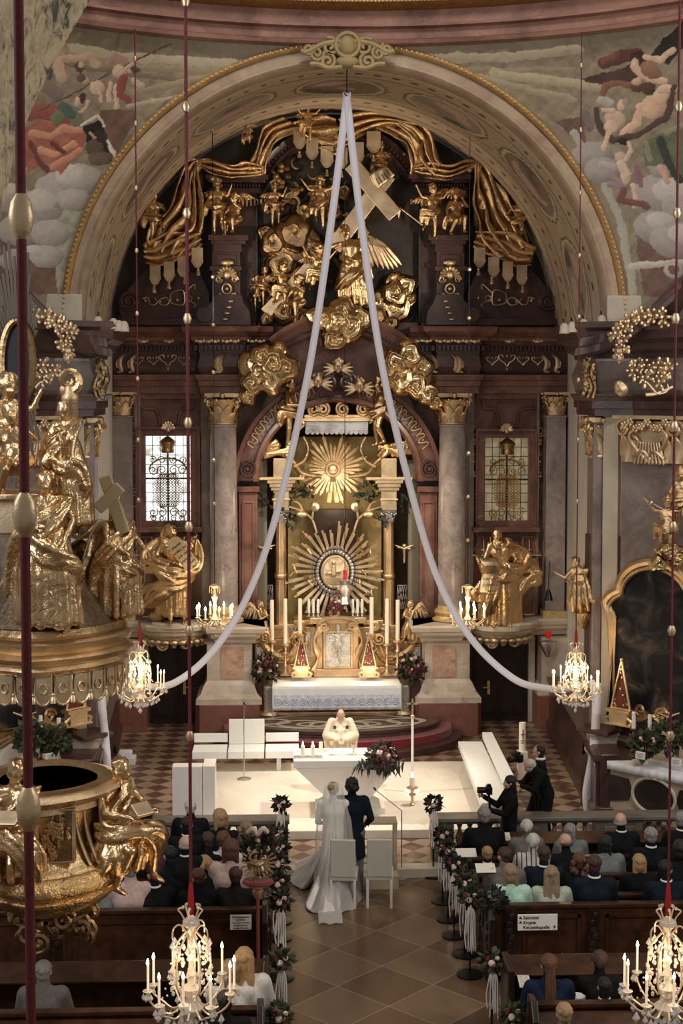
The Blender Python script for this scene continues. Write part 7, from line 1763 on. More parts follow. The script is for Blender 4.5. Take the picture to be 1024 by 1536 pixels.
for side,x0,x1 in(('right',RX0,RX1),('left',LX0,LX1)):
    for i,Y in enumerate(rows): pew(x0,x1,Y,'dark carved wooden pew, %s from the altar, %s front block'%(od[i],side),desk=i<3,H=.90 if i<3 else 1.02,posts=((x0+.25,x0+1.3,x0+2.9,x0+4.4) if i==3 and side=='right' else (x1-.12,x1-2.6,x1-4.6) if i==3 else ()))
    t=thing('front_desk','dark wooden kneeling desk in front of the first pew on the %s'%side,'desk',((x0+x1)/2,20.9,0)); G().box(x0,x1,20.93,20.98,.1,.76).build('panel',wood_m,t,smooth=False); G().obox(((x0+x1)/2,20.85,.75),(x1-x0,.3,.03),rotm('X',.3)).build('book_ledge',wood_m,t,smooth=False); G().box(x0,x1,20.5,20.7,.14,.18).build('kneeling_board',wood_m,t,smooth=False)
    t=thing('front_desk','dark wooden desk with sloping ledge ahead of the rear block on the %s'%side,'desk',((x0+x1)/2,15.8,0)); G().box(x0-.05,x1,15.82,15.87,.1,.92).build('panel',wood_m,t,smooth=False); G().obox(((x0+x1)/2,15.7,.95),(x1-x0+.1,.36,.03),rotm('X',.28)).build('book_ledge',wood_m,t,smooth=False,bevel=.01); G().box(x0,x1,15.4,15.55,.14,.18).build('kneeling_board',wood_m,t,smooth=False)
    G().box(x0-.08 if side=='right' else x1,x0 if side=='right' else x1+.08,15.45,16.0,0,1.0).build('end_panel',wood_d,t,smooth=False,bevel=.02)
    for i,Y in enumerate((14.45,13.5)): pew(x0+.02,x1,Y,'dark wooden pew in the rear block on the %s, %s row'%(side,['front','second'][i]))
# signs
def sign(x0,y0,x1,y1,Y,label,lines,size,al='LEFT'):
    a=P(x0,y1,Y);b=P(x1,y0,Y); c=(a+b)/2; t=thing('pew_sign',label,'sign',c); w=b.x-a.x;h=b.z-a.z
    G().box(-w/2,w/2,0,.012,-h/2,h/2).build('board',white_p,t,world=False,smooth=False,bevel=.003)
    R=Matrix(((1,0,0),(0,0,-1),(0,1,0)))
    for (tx,u,v,sz) in lines: text_obj('lettering',tx,sz,inkm,t,V((u*w,-.004,v*h)),R,align=al)
    return t,w,h
t,w,h=sign(776,1371,836,1396,17.33,'white direction sign with three lines of black writing on the right pew back',[('Sakristei',-.36,.30,.058),('Krypta',-.36,.0,.058),('Kerzenkapelle',-.36,-.30,.058)],.08)
g=G()
for u,v,k in((-.43,.30,0),(-.43,.02,0),(.43,-.28,1)):
    x,z=u*w,v*h; p=[(x-.022,z-.012),(x+.022,z-.012),(x,z+.018)] if k==0 else [(x-.012,z-.022),(x+.016,z),(x-.012,z+.022)]; g.prism(p,-.006,.0)
g.build('arrows',inkm,t,world=False,smooth=False)
sign(345,1372,377,1395,17.33,'small white notice with five lines of fine print on the left pew back',[('Beichtgelegenheit',0,.36,.030),('im Advent',0,.18,.028),('Donnerstag 17.30-18.30',0,-.02,.022),('Freitag 17.30-18.30',0,-.20,.022),('Samstag 17.30-18.30',0,-.38,.022)],.02,'CENTER')
# papers and bits on the ledges
for i,(x,y,Y,w,l) in enumerate(((699,1279,19.3,.28,'second right pew ledge'),(728,1302,18.4,.26,'third right pew ledge'),(756,1255,20.3,.18,'ledge beside the old man'),(785,1452,15.95,.19,'right rear desk, at left'),(878,1450,15.95,.19,'right rear desk, at right'),(860,1508,14.9,.26,'right rear pew ledge'),(786,1472,15.3,.13,'right rear desk front'))):
    c=P(x,y,Y); o=G().obox((0,0,0),(w,.2,.006),rotm('X',.3)).obox((.0,0,.004),(w*.7,.12,.004),rotm('X',.3)).build('song_sheet',paper if i!=6 else card,None,world=False,smooth=False); o.location=c; tag(o,'pale printed song sheet lying on the %s'%l,'paper')
c=P(865,1496,14.9); o=G().ell((0,0,0),(.10,.07,.05),None,9).cap((-.08,0,0),(-.11,0,.05),.03,.02).build('crumpled_cloth',linen,None,world=False); o.location=c; tag(o,'grey white crumpled cloth on the sheet on the right rear pew','cloth')
c=P(709,1350,17.6) if False else P(745,1350,17.5)
g=G(); rg=random.Random(5); leafball(g,(0,0,0),.16,160,rg,.10,.6); o=g.build('garland_bundle',leafd,None,world=False,recalc=False,smooth=False); o.location=P(737,1352,17.45); tag(o,'dark leafy bundle hanging over the left corner of the right pew back','greenery')
# ---------- flower stands along the aisle
def fstand(loc,H,label,dark=True,rib=1,seed=0,base=True):
    rg=random.Random(seed); t=thing('flower_stand',label,'flower stand',loc,group='flower stands along the aisle')
    if base: G().lathe([(.17,0),(.17,.02),(.02,.035)],(0,0,0),18).build('base',blackm,t,world=False)
    G().cyl((0,0,.02),(0,0,H-.05),.012,.012,8).build('pole',blackm,t,world=False)
    g=G(); leafball(g,(0,0,H),.10,110,rg,.09); g.build('foliage',leafd if dark else leafm,t,world=False,recalc=False,smooth=False)
    g=G(); rose(g,V((-.02,-.09,H)),.042); rose(g,V((.05,-.07,H+.05)),.03); g.build('pale_rose',rosew,t,world=False)
    g=G(); rose(g,V((-.07,-.06,H+.05)),.038); rose(g,V((.04,-.08,H-.05)),.04); g.build('dark_rose',rosed,t,world=False)
    if rib:
        g=G()
        for k in range(6):
            x=-.05+.02*k; l=.38+.18*rg.random(); p=[V((x*.3,-.06,H-.08)),V((x,-.09,H-.2)),V((x*1.5+.02*math.sin(k),-.08,H-.2-l*.5)),V((x*1.2,-.09,H-.15-l))]; p=bez(p,4); m_=len(p); n=len(g.v)
            for q in p: g.v+= [tuple(q+V((-.009,0,0))),tuple(q+V((.009,.004,0)))]
            g.f+= [(n+2*i,n+2*i+1,n+2*i+3,n+2*i+2) for i in range(m_-1)]
        g.build('ribbons',satin,t,world=False,recalc=False,solid=.003)
    return t
names=['first','second','third','fourth','fifth','sixth']
for side in('right','left'):
    L_=[(650,1205,21.4,1.0),(664,1252,20.3,1),(672,1275,19.6,1),(681,1297,19.0,1),(697,1322,18.35,1),(705,1346,17.7,1),(738,1440,16.0,1),(768,1520,14.6,1)] if side=='right' else [(421,1206,21.4,1),(418,1252,20.3,1),(419,1272,19.6,1),(419,1294,19.0,1),(418,1324,18.35,1),(421,1350,17.7,1),(422,1440,16.0,1),(421,1523,14.6,1)]
    for i,(x,y,Y,_) in enumerate(L_):
        c=P(x,y,Y); fstand((c.x,Y,0),c.z,['tall black flower stand at the %s end of the communion rail','flower stand with ribbons, nearest the altar of the %s aisle row','flower stand with ribbons, second of the %s aisle row','flower stand with ribbons, third of the %s aisle row','flower stand with ribbons, fourth of the %s aisle row','flower stand with ribbons at the rear end of the %s front pews','flower stand with long ribbons between the two %s pew blocks','low flower stand at the bottom edge of the picture, %s of the aisle'][i]%side,i not in(6,7),1,i*3+(50 if side=='left' else 0))
# lantern pole
b=P(387,1452,17.15); t=thing('procession_staff','red staff topped by a gilded rayed madonna and flowers beside the left pews','staff',(b.x,17.15,0)); H=P(387,1345,17.15).z
G().cyl((0,0,0),(0,0,H),.022,.022,8).build('pole',plain('staff_red',(.30,.06,.035),.5),t,world=False); G().lathe([(.03,0),(.07,.05),(.07,.1),(.03,.14),(.12,.16),(.12,.18)],(0,0,H-.02),14).build('knob',gold_pale,t,world=False); G().lathe([(.16,0),(.2,.03),(.18,.06)],(0,0,H+.15),16,1,.7).build('tray',red_c,t,world=False)
g=G(); rays(g,V((0,.02,H+.42)),22,.05,.27,.022,random.Random(4),.0,1,1,.3,1); g.build('rays',gold_pale,t,world=False,smooth=False)
me=putto_mesh(3,.02); o=mkobj('figurine',me,gold_pale,t,True,ang=180); o.location=(0,-.04,H+.18); o.scale=(.5,.4,.52)
g=G(); leafball(g,(0,.06,H+.62),.17,160,random.Random(9),.1,.6); g.build('foliage',leafd,t,world=False,recalc=False,smooth=False)
g=G(); rose(g,V((-.1,-.08,H+.62)),.035);rose(g,V((.12,-.06,H+.62)),.035); g.tube(bez([(-.12,-.05,H+.82),(-.05,-.1,H+.88),(0,-.08,H+.80),(.06,-.1,H+.88),(.12,-.05,H+.82)],4),.03,6); g.build('blooms',rosew,t,world=False)
# basket and bottles on the left choir floor
c=PZ(182,1145,.15); t=thing('white_basket','low white basket with cloths and a dark bottle on the left choir floor','basket',c); g=G(); g.box(-.28,.28,-.15,.15,0,.14); g.build('tray',white_p,t,world=False,smooth=False,bevel=.01); G().obox((.08,0,.2),(.26,.2,.12)).build('cloth',linen,t,world=False,bevel=.03); G().lathe([(.03,0),(.03,.18),(.01,.24),(.01,.28)],(-.12,0,.1),10).build('bottle',blackm,t,world=False)
# ---------- side altars on the diagonal walls
dark_m,nt,b=mat('old_painting'); co=coord(nt,'Object',(1,1,1)); f=noise_n(nt,co,1.9,5,.6,.9); L(nt,ramp(nt,f,[(.42,(.006,.006,.007)),(.52,(.02,.018,.02)),(.60,(.06,.045,.035)),(.66,(.20,.11,.06)),(.72,(.06,.05,.05))]),b.inputs['Base Color']); b.inputs['Roughness'].default_value=.6; b.inputs['Specular IOR Level'].default_value=.2
for s,nm in((1,'right'),(-1,'left')):
    org=V((6.30 if s>0 else 2-6.30,24.1,0)); rz=-PI/4 if s>0 else PI/4
    R=Matrix.Rotation(rz,3,'Z'); Wd=lambda x,y,z:org+R@V((x,y,z))
    # local x runs along the wall (away from the choir on the right, towards it on the left), -y into the church
    def TH(n,l,c,x,y,z,g=None): return thing(n,l,c,Wd(x,y,z),rz,g)
    t=TH('wall_painting','dark altar painting in a tall gilded frame on the %s crossing pier'%nm,'painting',0.1*s,-.15,0)
    w=.86; out=[(-w,1.75),(w,1.75),(w,3.55)]+[(w-.0+.12*math.sin(PI*k/6),3.55+.35*k/6) for k in range(1,7)]+[(w-.15,3.98)]+[((w-.15)*math.cos(PI*k/14),3.98+.55*math.sin(PI*k/14)) for k in range(0,15)]+[(-w+.15,3.98)]+[(-w-.12*math.sin(PI*(6-k)/6),3.55+.35*(6-k)/6) for k in range(0,6)]+[(-w,3.55)]
    g=G(); ring=[V((x,-.02,z)) for x,z in out]; g.tube(ring,.085,8,closed=True); g.tube([V((x*.9,-.05,(z-2.9)*.93+2.9)) for x,z in out],.04,6,closed=True); g.build('frame',gold_fine,t,world=False)
    G().prism([(x*.95,(z-2.9)*.96+2.9) for x,z in out],.0,.05).build('canvas',dark_m,t,world=False,smooth=False)
    g=G(); 
    for q in(-1,1): g.tube(bez([(q*.05,-.1,1.90),(q*.25,-.1,1.78),(q*.5,-.08,1.72),(q*.8,-.05,1.62)],5),.06,7); g.tube(spiral((q*.2,-.12,1.95),.12,.02,1.5,0,14,flip=q),.035,6)
    g.build('carved_sill',gold,t,world=False)
    t=TH('side_altar','stone side altar with oval dark panels under a white cloth, %s crossing pier'%nm,'altar',0,-.62,.15)
    g=G().box(-.45,1.6,-.38,.45,.12,1.02) if s>0 else G().box(-1.6,.45,-.38,.45,.12,1.02)
    g.build('body',plain('altar_stone_'+nm,(.40,.33,.24),.5,0,.15,3),t,world=False,smooth=False,bevel=.03)
    g=G().box(*((-.5,1.65) if s>0 else (-1.65,.5)),-.5,.45,0,.16); g.build('step',mred_d,t,world=False,smooth=False,bevel=.02)
    g=G(); oc=.62*s
    g.prism([(oc+.36*math.cos(k/24*2*PI),.60+.26*math.sin(k/24*2*PI)) for k in range(24)],-.40,-.37)
    for q in(-1,1): g.prism([(oc+q*.48,.44),(oc+q*.85,.36),(oc+q*.95,.82),(oc+q*.48,.80),(oc+q*.42,.62)][::q],-.40,-.37)
    g.build('dark_panel',mdark,t,world=False,smooth=False); G().tube([(oc+.40*math.cos(k/30*2*PI),-.40,.60+.30*math.sin(k/30*2*PI)) for k in range(30)],.03,6,closed=True).build('panel_rim',mbeige,t,world=False)
    t=TH('altar_cloth','white fringed cloth on the %s side altar'%nm,'tablecloth',0,-.62,1.18); e0,e1=(-.52,1.66) if s>0 else (-1.66,.52); G().box(e0,e1,-.42,.46,0,.014).build('top',linen,t,world=False,smooth=False); g=G().grid(lambda i,j:(lerp(e0,e1,i),-.425-.006*math.sin(i*90),.012-.13*j*(1 if True else 0)-.012*abs(math.sin(i*160))*j),200,3); g.build('fringe',linen,t,world=False,recalc=False,solid=.005)
    t=TH('altar_backdrop','stepped stone gradine behind the %s side altar'%nm,'ledge',0,0,0); g=G().box(-.35,.8,-.42,-.05,1.0,1.28) if s>0 else G().box(-.8,.35,-.42,-.05,1.0,1.28); g.prism([(s*.35+.6*math.cos(PI*k/12),1.28+.38*math.sin(PI*k/12)) for k in range(13)][::1],-.30,-.05); g.build('step',mbeige,t,world=False,smooth=False,bevel=.02)
    t=TH('corner_plinth','cream and brown plinth beside the %s side altar'%nm,'plinth',-.85*s,-.30,.15); G().box(-.26,.26,-.26,.26,0,.9).box(-.32,.32,-.32,.32,1.32,1.40).build('block',mred_d,t,world=False,smooth=False,bevel=.02); G().lathe([(.34,0),(.36,.05),(.30,.2),(.32,.36),(.38,.42)],(0,0,.9),4).build('neck',mbeige,t,world=False,smooth=False)
    px_,py_=(931,116)[0] if s>0 else 113,0
    pyramid(930 if s>0 else 114,988 if s>0 else 985,1087,23.9,'gilded pyramid reliquary on the plinth of the %s side altar'%nm,rz)
    for i,(x,yt,yb) in enumerate(((950,1068,1092),(974,1072,1095)) if s>0 else ((61,1073,1098),(88,1077,1098))):
        Y=23.3; bb=PZ(x,0,0) if False else P(x,yb,Y); t=thing('side_candle','white candle on a dark stick, %s on the %s side altar'%(['left','right'][i],nm),'candle',(bb.x,Y,1.345)); hh=bb.z-1.345
        G().lathe(stick_prof(hh,.03),(0,0,0),10).build('stick',gold_dark,t,world=False); G().merge(candle_mesh(P(x,yt,Y).z-bb.z,.035),Matrix.Translation((0,0,hh))).build('candle',white_p,t,world=False)
        if s<0: G().lathe([(.037,0),(.037,.06)],(0,0,hh),10).build('red_band',red_c,t,world=False)
    x=1001 if s>0 else 38; c=P(x,1115,23.3); t=thing('crucifix','gilded crucifix standing on the %s side altar'%nm,'crucifix',c); g=G(); g.bar((0,0,0),(0,0,.62),.02,.02,(0,1,0)); g.bar((-.2,0,.5),(.2,0,.5),.02,.02,(0,1,0)); g.build('cross',gold_dark,t,world=False); g=G(); g.cap((0,-.03,.30),(0,-.03,.44),.03,.045); g.cap((0,-.03,.45),(-.18,-.03,.52),.018,.012); g.cap((0,-.03,.45),(.18,-.03,.52),.018,.012); g.cap((0,-.03,.3),(.01,-.04,.06),.03,.015); g.ell((0.01,-.04,.51),.032,None,8); g.build('figure',gold_pale,t,world=False)
    rg=random.Random(3)
    for i,(x,y,r,m_,nl,l) in enumerate(((966,1118,.17,leafm,'mixed','small pale flower bunch on the %s side altar'),(1004,1105,.24,leafm,'fern','bushy green plant in a glass vase on the %s side altar')) if s>0 else ((82,1112,.18,leafm,'','white and purple orchid pot on the %s side altar'),(44,1108,.24,leafm,'','bushy green plant in a white pot on the %s side altar'))):
        c=P(x,y,23.1); t=thing('potted_plant',l%nm,'plant',c); g=G(); leafball(g,(0,0,0),r,220,rg,.14); g.build('foliage',m_,t,world=False,recalc=False,smooth=False)
        G().lathe([(.06,-.30),(.08,-.16),(.09,-.12)],(0,0,0),12).build('pot',white_p,t,world=False)
        if i==0:
            g=G()
            for k in range(7): rose(g,V((rg.uniform(-.14,.14),-.12,rg.uniform(-.08,.16))),.03)
            g.build('blooms',rosew if s>0 else rosed,t,world=False)
    for i,(x,y) in enumerate(((960,1133),(1014,1143)) if s>0 else ((75,1135),(40,1138))):
        c=P(x,y,22.85 if s>0 else 22.9); t=thing('photo_card','small framed photo card, %s on the %s side altar'%(['left','right'][i if s>0 else 1-i],nm),'picture frame',c,rz); G().obox((0,0,0),(.17,.02,.12),rotm('X',-.2)).build('frame',white_p,t,world=False,smooth=False); G().obox((0,-.012,0),(.12,.005,.08),rotm('X',-.2)).build('photo',card,t,world=False,smooth=False)
# gilded putti and sunrays over the right painting
for i,(k,x,y,l) in enumerate(((1,800+0,0,''),)): pass
putto(2,1000,838,23.2,1.0,-.4,m=gold,label='gilded putto lying on the top left of the right painting frame',wings=False); putto(0,1020,800,23.2,1.05,-.6,m=gold,label='gilded putto holding a staff above the right painting',wings=False)
cloud('gilded cloud on the crest of the right painting frame',[(1000,825,13,.25),(1012,832,14,.25),(985,845,10,.2)],23.4,gold_smooth,40)
t=thing('long_staff','thin silver staff with a ball tip held above the right painting','staff',P(980,756,23.2)); G().cyl(P(978,755,23.2),P(1010,773,23.2),.012).build('shaft',silver,t); G().ell(P(977,754,23.2),.04,None,8).build('ball',silver,t)
# ---------- gilded pulpit on the left, its sounding board and figures
YP=15.0; pc=P(72,1170,YP); cx,cy=pc.x,YP
Zp=lambda y,Y=YP:P(72,y,Y).z
t=thing('pulpit','richly gilded bulging pulpit basket with relief panels at the left','pulpit',(cx,cy,2.0))
pw=lambda a,z:1+.035*math.cos(4*a)+.012*math.cos(8*a)
zr=3.37
R0=V((cx,cy,0))
G().lathe([(.52,zr-.02),(.54,zr),(.66,zr+.01),(.76,zr-.02),(.78,zr-.07),(.72,zr-.10),(.70,zr-.14),(.66,zr-.16),(.67,zr-.22),(.60,zr-.26),(.52,zr-.26)],(cx,cy,0),72,wob=pw).build('rim',gold_fine,t,ang=60)
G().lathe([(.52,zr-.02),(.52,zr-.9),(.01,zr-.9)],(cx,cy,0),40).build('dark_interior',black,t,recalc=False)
G().lathe([(.62,zr-.24),(.60,zr-.34),(.57,zr-.48),(.58,zr-.64),(.64,zr-.78),(.72,zr-.86),(.70,zr-.90)],(cx,cy,0),72,wob=pw).build('body',gold,t,ang=60)
G().lathe([(.68,zr-.86),(.78,zr-.90),(.82,zr-.98),(.78,zr-1.06),(.70,zr-1.10),(.74,zr-1.13),(.72,zr-1.18),(.62,zr-1.22),(.60,zr-1.28),(.50,zr-1.34)],(cx,cy,0),72,wob=lambda a,z:pw(a,z)+.02*math.sin(a*26)*(1 if zr-1.05<z<zr-.88 else 0)).build('lower_roll',goldm('gilt_leafy',(.84,.58,.28),.3,20,.06),t,ang=70)
g=G(); rg=random.Random(12)
for k in range(60):
    a=rg.random()*2*PI; zz=rg.random(); r=lerp(.52,.12,zz); c=R0+V((r*math.cos(a),r*math.sin(a),zr-1.32-.42*zz)); g.cap(c,c+V((rg.uniform(-.14,.14),rg.uniform(-.1,.1),rg.uniform(-.12,.12))),.05,.02,6)
for k in range(14): a=rg.random()*6.28; c=R0+V((.4*math.cos(a),.4*math.sin(a),zr-1.38-.3*rg.random())); g.tube(spiral((c.x,c.y-.03,c.z),.12,.02,1.5,rg.random()*6,14),.03,5)
g.build('carved_pendant',gold_dark,t)
for (x0,x1,l) in((58,108,0),(0,22,1)):
    g=G(); Y0=YP-.60; rb(g,x0,1218,x1,1292,Y0,Y0+.08); g.build('relief_panel',gold_dark,t,smooth=False,bevel=.01)
    g=G(); rect_frame(g,x0-4,1214,x1+4,1296,4,Y0-.03,Y0+.05); g.build('panel_frame',gold_pale,t,smooth=False,bevel=.006)
    g=G()
    for k in range(26): c=P(rg.uniform(x0+6,x1-4),rg.uniform(1228,1288),Y0-.02); g.cap(c,c+V((rg.uniform(-.03,.03),0,.07)),.025,.018,6); g.ell(c+V((0,-.01,.10)),.022,None,6)
    g.build('relief_figures',gold,t)
for x in(112,126,150):
    pts=[(x,1195),(x+1,1225),(x+7,1255),(x+18,1285),(x+24,1296)]; G().tube(bez(PP(pts,YP-.42+.003*(x-112)),5),.045,8,flat=.5).build('rib',gold_pale,t)
# seated evangelist figures on the rim
def seated(px,py,Y,s,rz,label,look=(.3,-1,-.3),m=gold_cloth,var=0):
    J=base_pose('sit'); rg=random.Random(21+var); J['look']=V(look); J['hed']=V((.04,-.03,1.23))
    J['el']=V((.26,-.12,.84));J['hl']=V((.20,-.36,.84));J['er']=V((-.24,-.1,.82));J['hr']=V((-.06,-.34,.78)); J['kl']=V((.22,-.40,.56));J['al']=V((.26,-.30,.10));J['kr']=V((-.10,-.38,.44));J['ar']=V((-.16,-.20,.04))
    g=G(); torso(g,J,1,1.15); limbs(g,J,1,1.1,True,.6); head_m(g,J['hed'],J['look'],1.12); hairb(g,J['hed'],1.15,rg,30)
    for i in range(18): g.ell(J['hed']+V(look).normalized()*.06+V((rg.uniform(-.05,.05),0,-.11-rg.random()*.08)),.024,None,6)
    swath(g,[(.25,.05,1.0),(.05,-.10,.95),(-.15,-.12,.8),(-.22,.0,.62)],.04,6,.12,rg); swath(g,[(-.25,0,.62),(-.1,-.25,.62),(.15,-.4,.60),(.28,-.4,.45),(.30,-.25,.2)],.05,8,.16,rg); swath(g,[(-.1,-.1,.5),(-.22,-.2,.4),(-.3,-.1,.2),(-.25,0,.05)],.06,6,.14,rg)
    skirt(g,(0,-.05,.55),(.2,.2),1,.18,(.28,.26),10,.06,.05,rg)
    o=put_fig('seated_figure',remesh(g,.018,1),m,P(px,py,Y),rz,s,label,'statue')
    G().obox((.05,-.38,.86),(.22,.045,.17),rotm('X',-.9)).build('book',gold_pale,o,world=False,smooth=False,bevel=.01); return o
seated(176,1322,14.9,.98,.75,'gilded bearded figure with a book seated on the right corner of the pulpit')
seated(22,1335,14.4,1.0,-.1,'gilded figure bending over a book at the left front of the pulpit',(.6,-1,-.5),var=3)
# sounding board
t=thing('sounding_board','gilded pulpit canopy with fringed lambrequins and a shingled roof','canopy',(cx,cy,4.4))
g=G().lathe([(.2,4.62),(.80,4.60),(.83,4.66),(.80,4.70),(.86,4.73),(.88,4.78),(.80,4.82),(.84,4.86),(.86,4.93),(.78,4.97),(.2,4.99)],(cx,cy,0),72,wob=pw); g.build('cornice',gold_fine,t,ang=60)
g=G().lathe([(.78,4.95),(.82,5.00),(.78,5.06),(.5,5.06)],(cx,cy,0),60,wob=lambda a,z:pw(a,z)+.03*math.sin(a*30)); g.build('leaf_roll',gold_dark,t)
shg=plain('roof_gilt',(.13,.085,.045),.5,.5,.4,18,.03)
G().lathe([(.74,5.02),(.60,5.20),(.40,5.50),(.22,5.90),(.10,6.2),(.02,6.3)],(cx,cy,0),40,wob=lambda a,z:1+.03*math.cos(8*a)).build('roof',shg,t)
for i in range(26):
    a=2*PI*i/26; 
    if math.sin(a)>.35: continue
    c=V((cx+.80*math.cos(a),cy+.80*math.sin(a),0)); n_=V((math.cos(a),math.sin(a),0)); s_=V((-math.sin(a),math.cos(a),0)); w=.085; L0=G(); poly=[(-w,4.62),(w,4.62),(w,4.42)]+[(w*math.cos(k*PI/6),4.42-.11*math.sin(k*PI/6)) for k in range(1,6)]+[(-w,4.42)]
    L0.prism(poly,-.012,.012); L0.tube([V((u,.02,z)) for u,z in poly],.012,5,closed=True); L0.tube([V((.04*math.cos(k),.02,4.48+.05*math.sin(k))) for k in range(7)],.010,5)
    Mx=Matrix((s_,n_,V((0,0,1)))).transposed(); L0.v=[tuple(c+Mx@V(p)) for p in L0.v]; L0.build('lambrequin',gold_pale,t,ang=40)
    g=G(); a+=PI/26; tassel(g,(cx+.82*math.cos(a),cy+.82*math.sin(a),4.42),.14); g.build('tassel',gold_pale,t)
# figures over the sounding board
def tall(px,py,Y,s,rz,label,seed,arm=0,m=gold_cloth,ext=None,look=(.3,-1,-.2)):
    J=base_pose('stand');rg=random.Random(seed);J['look']=V(look);J['hed']=V((0,-.04,1.61))
    if arm==0: J['el']=V((.30,-.05,1.2));J['hl']=V((.22,-.2,1.0));J['er']=V((-.28,0,1.2));J['hr']=V((-.1,-.22,1.15))
    else: J['el']=V((.25,-.14,1.2));J['hl']=V((.34,-.30,1.0));J['er']=V((-.24,-.12,1.15));J['hr']=V((-.02,-.28,1.0));J['kl']=V((.1,-.2,.52));J['al']=V((.16,.02,.1))
    g=G();torso(g,J,1,1.1);limbs(g,J,1,1.08,True,.5);head_m(g,J['hed'],J['look'],1.1);hairb(g,J['hed'],1.1,rg,30)
    skirt(g,(0,0,1.15),(.17,.14),1,.05,(.32,.24),16,.055,.06,rg); swath(g,[(.25,0,1.4),(.05,-.18,1.2),(-.2,-.16,1.0),(-.32,.0,.8),(-.4,.05,.4)],.05,7,.16,rg); swath(g,[(-.2,-.1,1.0),(.05,-.24,.85),(.28,-.12,.75),(.34,0,.45)],.055,6,.16,rg)
    if ext: ext(g,rg)
    return put_fig('pulpit_statue',remesh(g,.02,1),m,P(px,py,Y),rz,s,label,'statue')
tall(70,942,14.4,.92,.1,'tall gilded robed figure standing at the front of the pulpit canopy',31,0)
o=tall(176,928,15.1,.72,.7,'gilded winged angel leaning on a cross at the right of the pulpit canopy',33,1)
wing_g((-.04,.08,1.4),(-.45,.05,1.05),(-.05,.0,-.38),9,.9).build('wing',gold_pale,o,world=False); wing_g((.06,.1,1.42),(.2,.3,1.8),(.0,.05,-.35),7,.8).build('wing',gold_pale,o,world=False)
cross('slanting_cross',(157,714),(186,800),(146,764),(181,730),.13,15.0,'plain gilded cross leaning above the winged pulpit angel',plain('cross_ochre',(.42,.33,.19),.55),.08)
o=tall(134,905,15.5,.62,.2,'dark draped figure with a gilded face behind the winged pulpit angel',35,0,gold_dark)
putto(1,22,742,14.6,1.15,.3,m=gold,label='gilded putto seated on the upper ledge at the left edge',wings=False); putto(0,14,742,14.9,1.2,.5,m=gold,label='gilded putto standing behind at the left edge over the pulpit',wings=False)
tall(100,790,14.7,.75,-.5,'gilded helmeted figure bending down above the pulpit canopy',37,1,gold_cloth,look=(.5,-.8,-.6))
t=thing('upper_ledge','gilded moulded ledge block carrying the putti over the pulpit','ledge',P(20,760,14.8)); G().box(P(-40,745,14.8).x,P(84,745,14.8).x,14.55,15.3,P(0,748,14.8).z,P(0,738,14.8).z).build('ledge_top',gold_fine,t,smooth=False,bevel=.02); G().box(P(-40,745,14.8).x,P(74,745,14.8).x,14.65,15.3,P(0,800,14.8).z,P(0,748,14.8).z).build('block',gold_pale,t,smooth=False,bevel=.02)
t=thing('torch_finial','gilded torch with a curled flame over the pulpit figures','torch',P(105,640,14.7)); c=P(105,632,14.7); G().lathe([(.07,-.05),(.065,0),(.08,.02),(.08,.20),(.09,.22),(.09,.26),(.06,.30),(.05,.36)],tuple(c),16).build('stem',gold_fine,t); g=G(); c=P(103,573,14.7); g.tube(spiral((c.x,c.y,c.z+.02),.12,.03,1.3,-1.2,16),[.05-.002*k for k in range(17)],7); g.build('flame_scroll',gold,t)
cloth('hanging_drapery',PP([(98,640),(80,660),(66,700)],14.8),PP([(104,650),(92,700),(84,760)],14.7),3,.2,gold,'gilded drapery falling from the torch above the pulpit','drapery',True,44)
# dark oval ray mirror
c=P(27,545,15.6); t=thing('rayed_oval','dark oval frame with long dull rays high above the pulpit','emblem',c); g=G(); rg=random.Random(17)
for k in range(50):
    a=2*PI*k/50; up=abs(math.sin(a)); R=(.55+.75*up*up)*(.8+.3*rg.random()); g.bar(c+V((.14*math.cos(a),0,.36*math.sin(a))),c+V((R*math.cos(a)*.32,-.02,R*math.sin(a))),.03,.02,(0,1,0))
g.build('rays',plain('ray_dark',(.10,.08,.06),.5,.5),t,smooth=False); G().tube([c+V((.17*math.cos(k/30*2*PI),-.05,.46*math.sin(k/30*2*PI))) for k in range(30)],.04,7,closed=True).build('frame',gold_dark,t); G().lathe([(.001,0),(.15,0),(.15,.03)],(0,0,0),24).xf(Matrix.Translation(c)@Matrix.Rotation(PI/2,4,'X')@Matrix.Diagonal((1,2.8,1,1))).build('disc',black,t)
# ---------- people
def garment(J,k=1,puff=0,legs=True,vox=.022,sleeve=1,skirt_=None):
    g=G(); torso(g,J,1.0*k,1.16+puff)
    for s in'lr':
        w=lerp(J['e'+s],J['h'+s],.93 if sleeve else -.2)
        g.chain([J['s'+s],J['e'+s],w],[(.070+.02*puff)*k,(.056+.03*puff)*k,(.042+.02*puff)*k])
        if legs: g.chain([J['p'+s],J['k'+s],lerp(J['k'+s],J['a'+s],.97)],[.105*k,.078*k,.058*k])
    if skirt_: skirt_(g)
    return remesh(g,vox,2)
def sub(name,me,m,par,loc=None,sc_=None,rz=0):
    o=mkobj(name,me if (not me.materials or me.materials[0]==m) else me,None,par,True,ang=180)
    if not me.materials: me.materials.append(m)
    o.material_slots[0].link='OBJECT'; o.material_slots[0].material=m
    if loc is not None:o.location=loc
    if sc_:o.scale=sc_ if hasattr(sc_,'__len__') else (sc_,)*3
    o.rotation_euler=(0,0,rz)
    return o
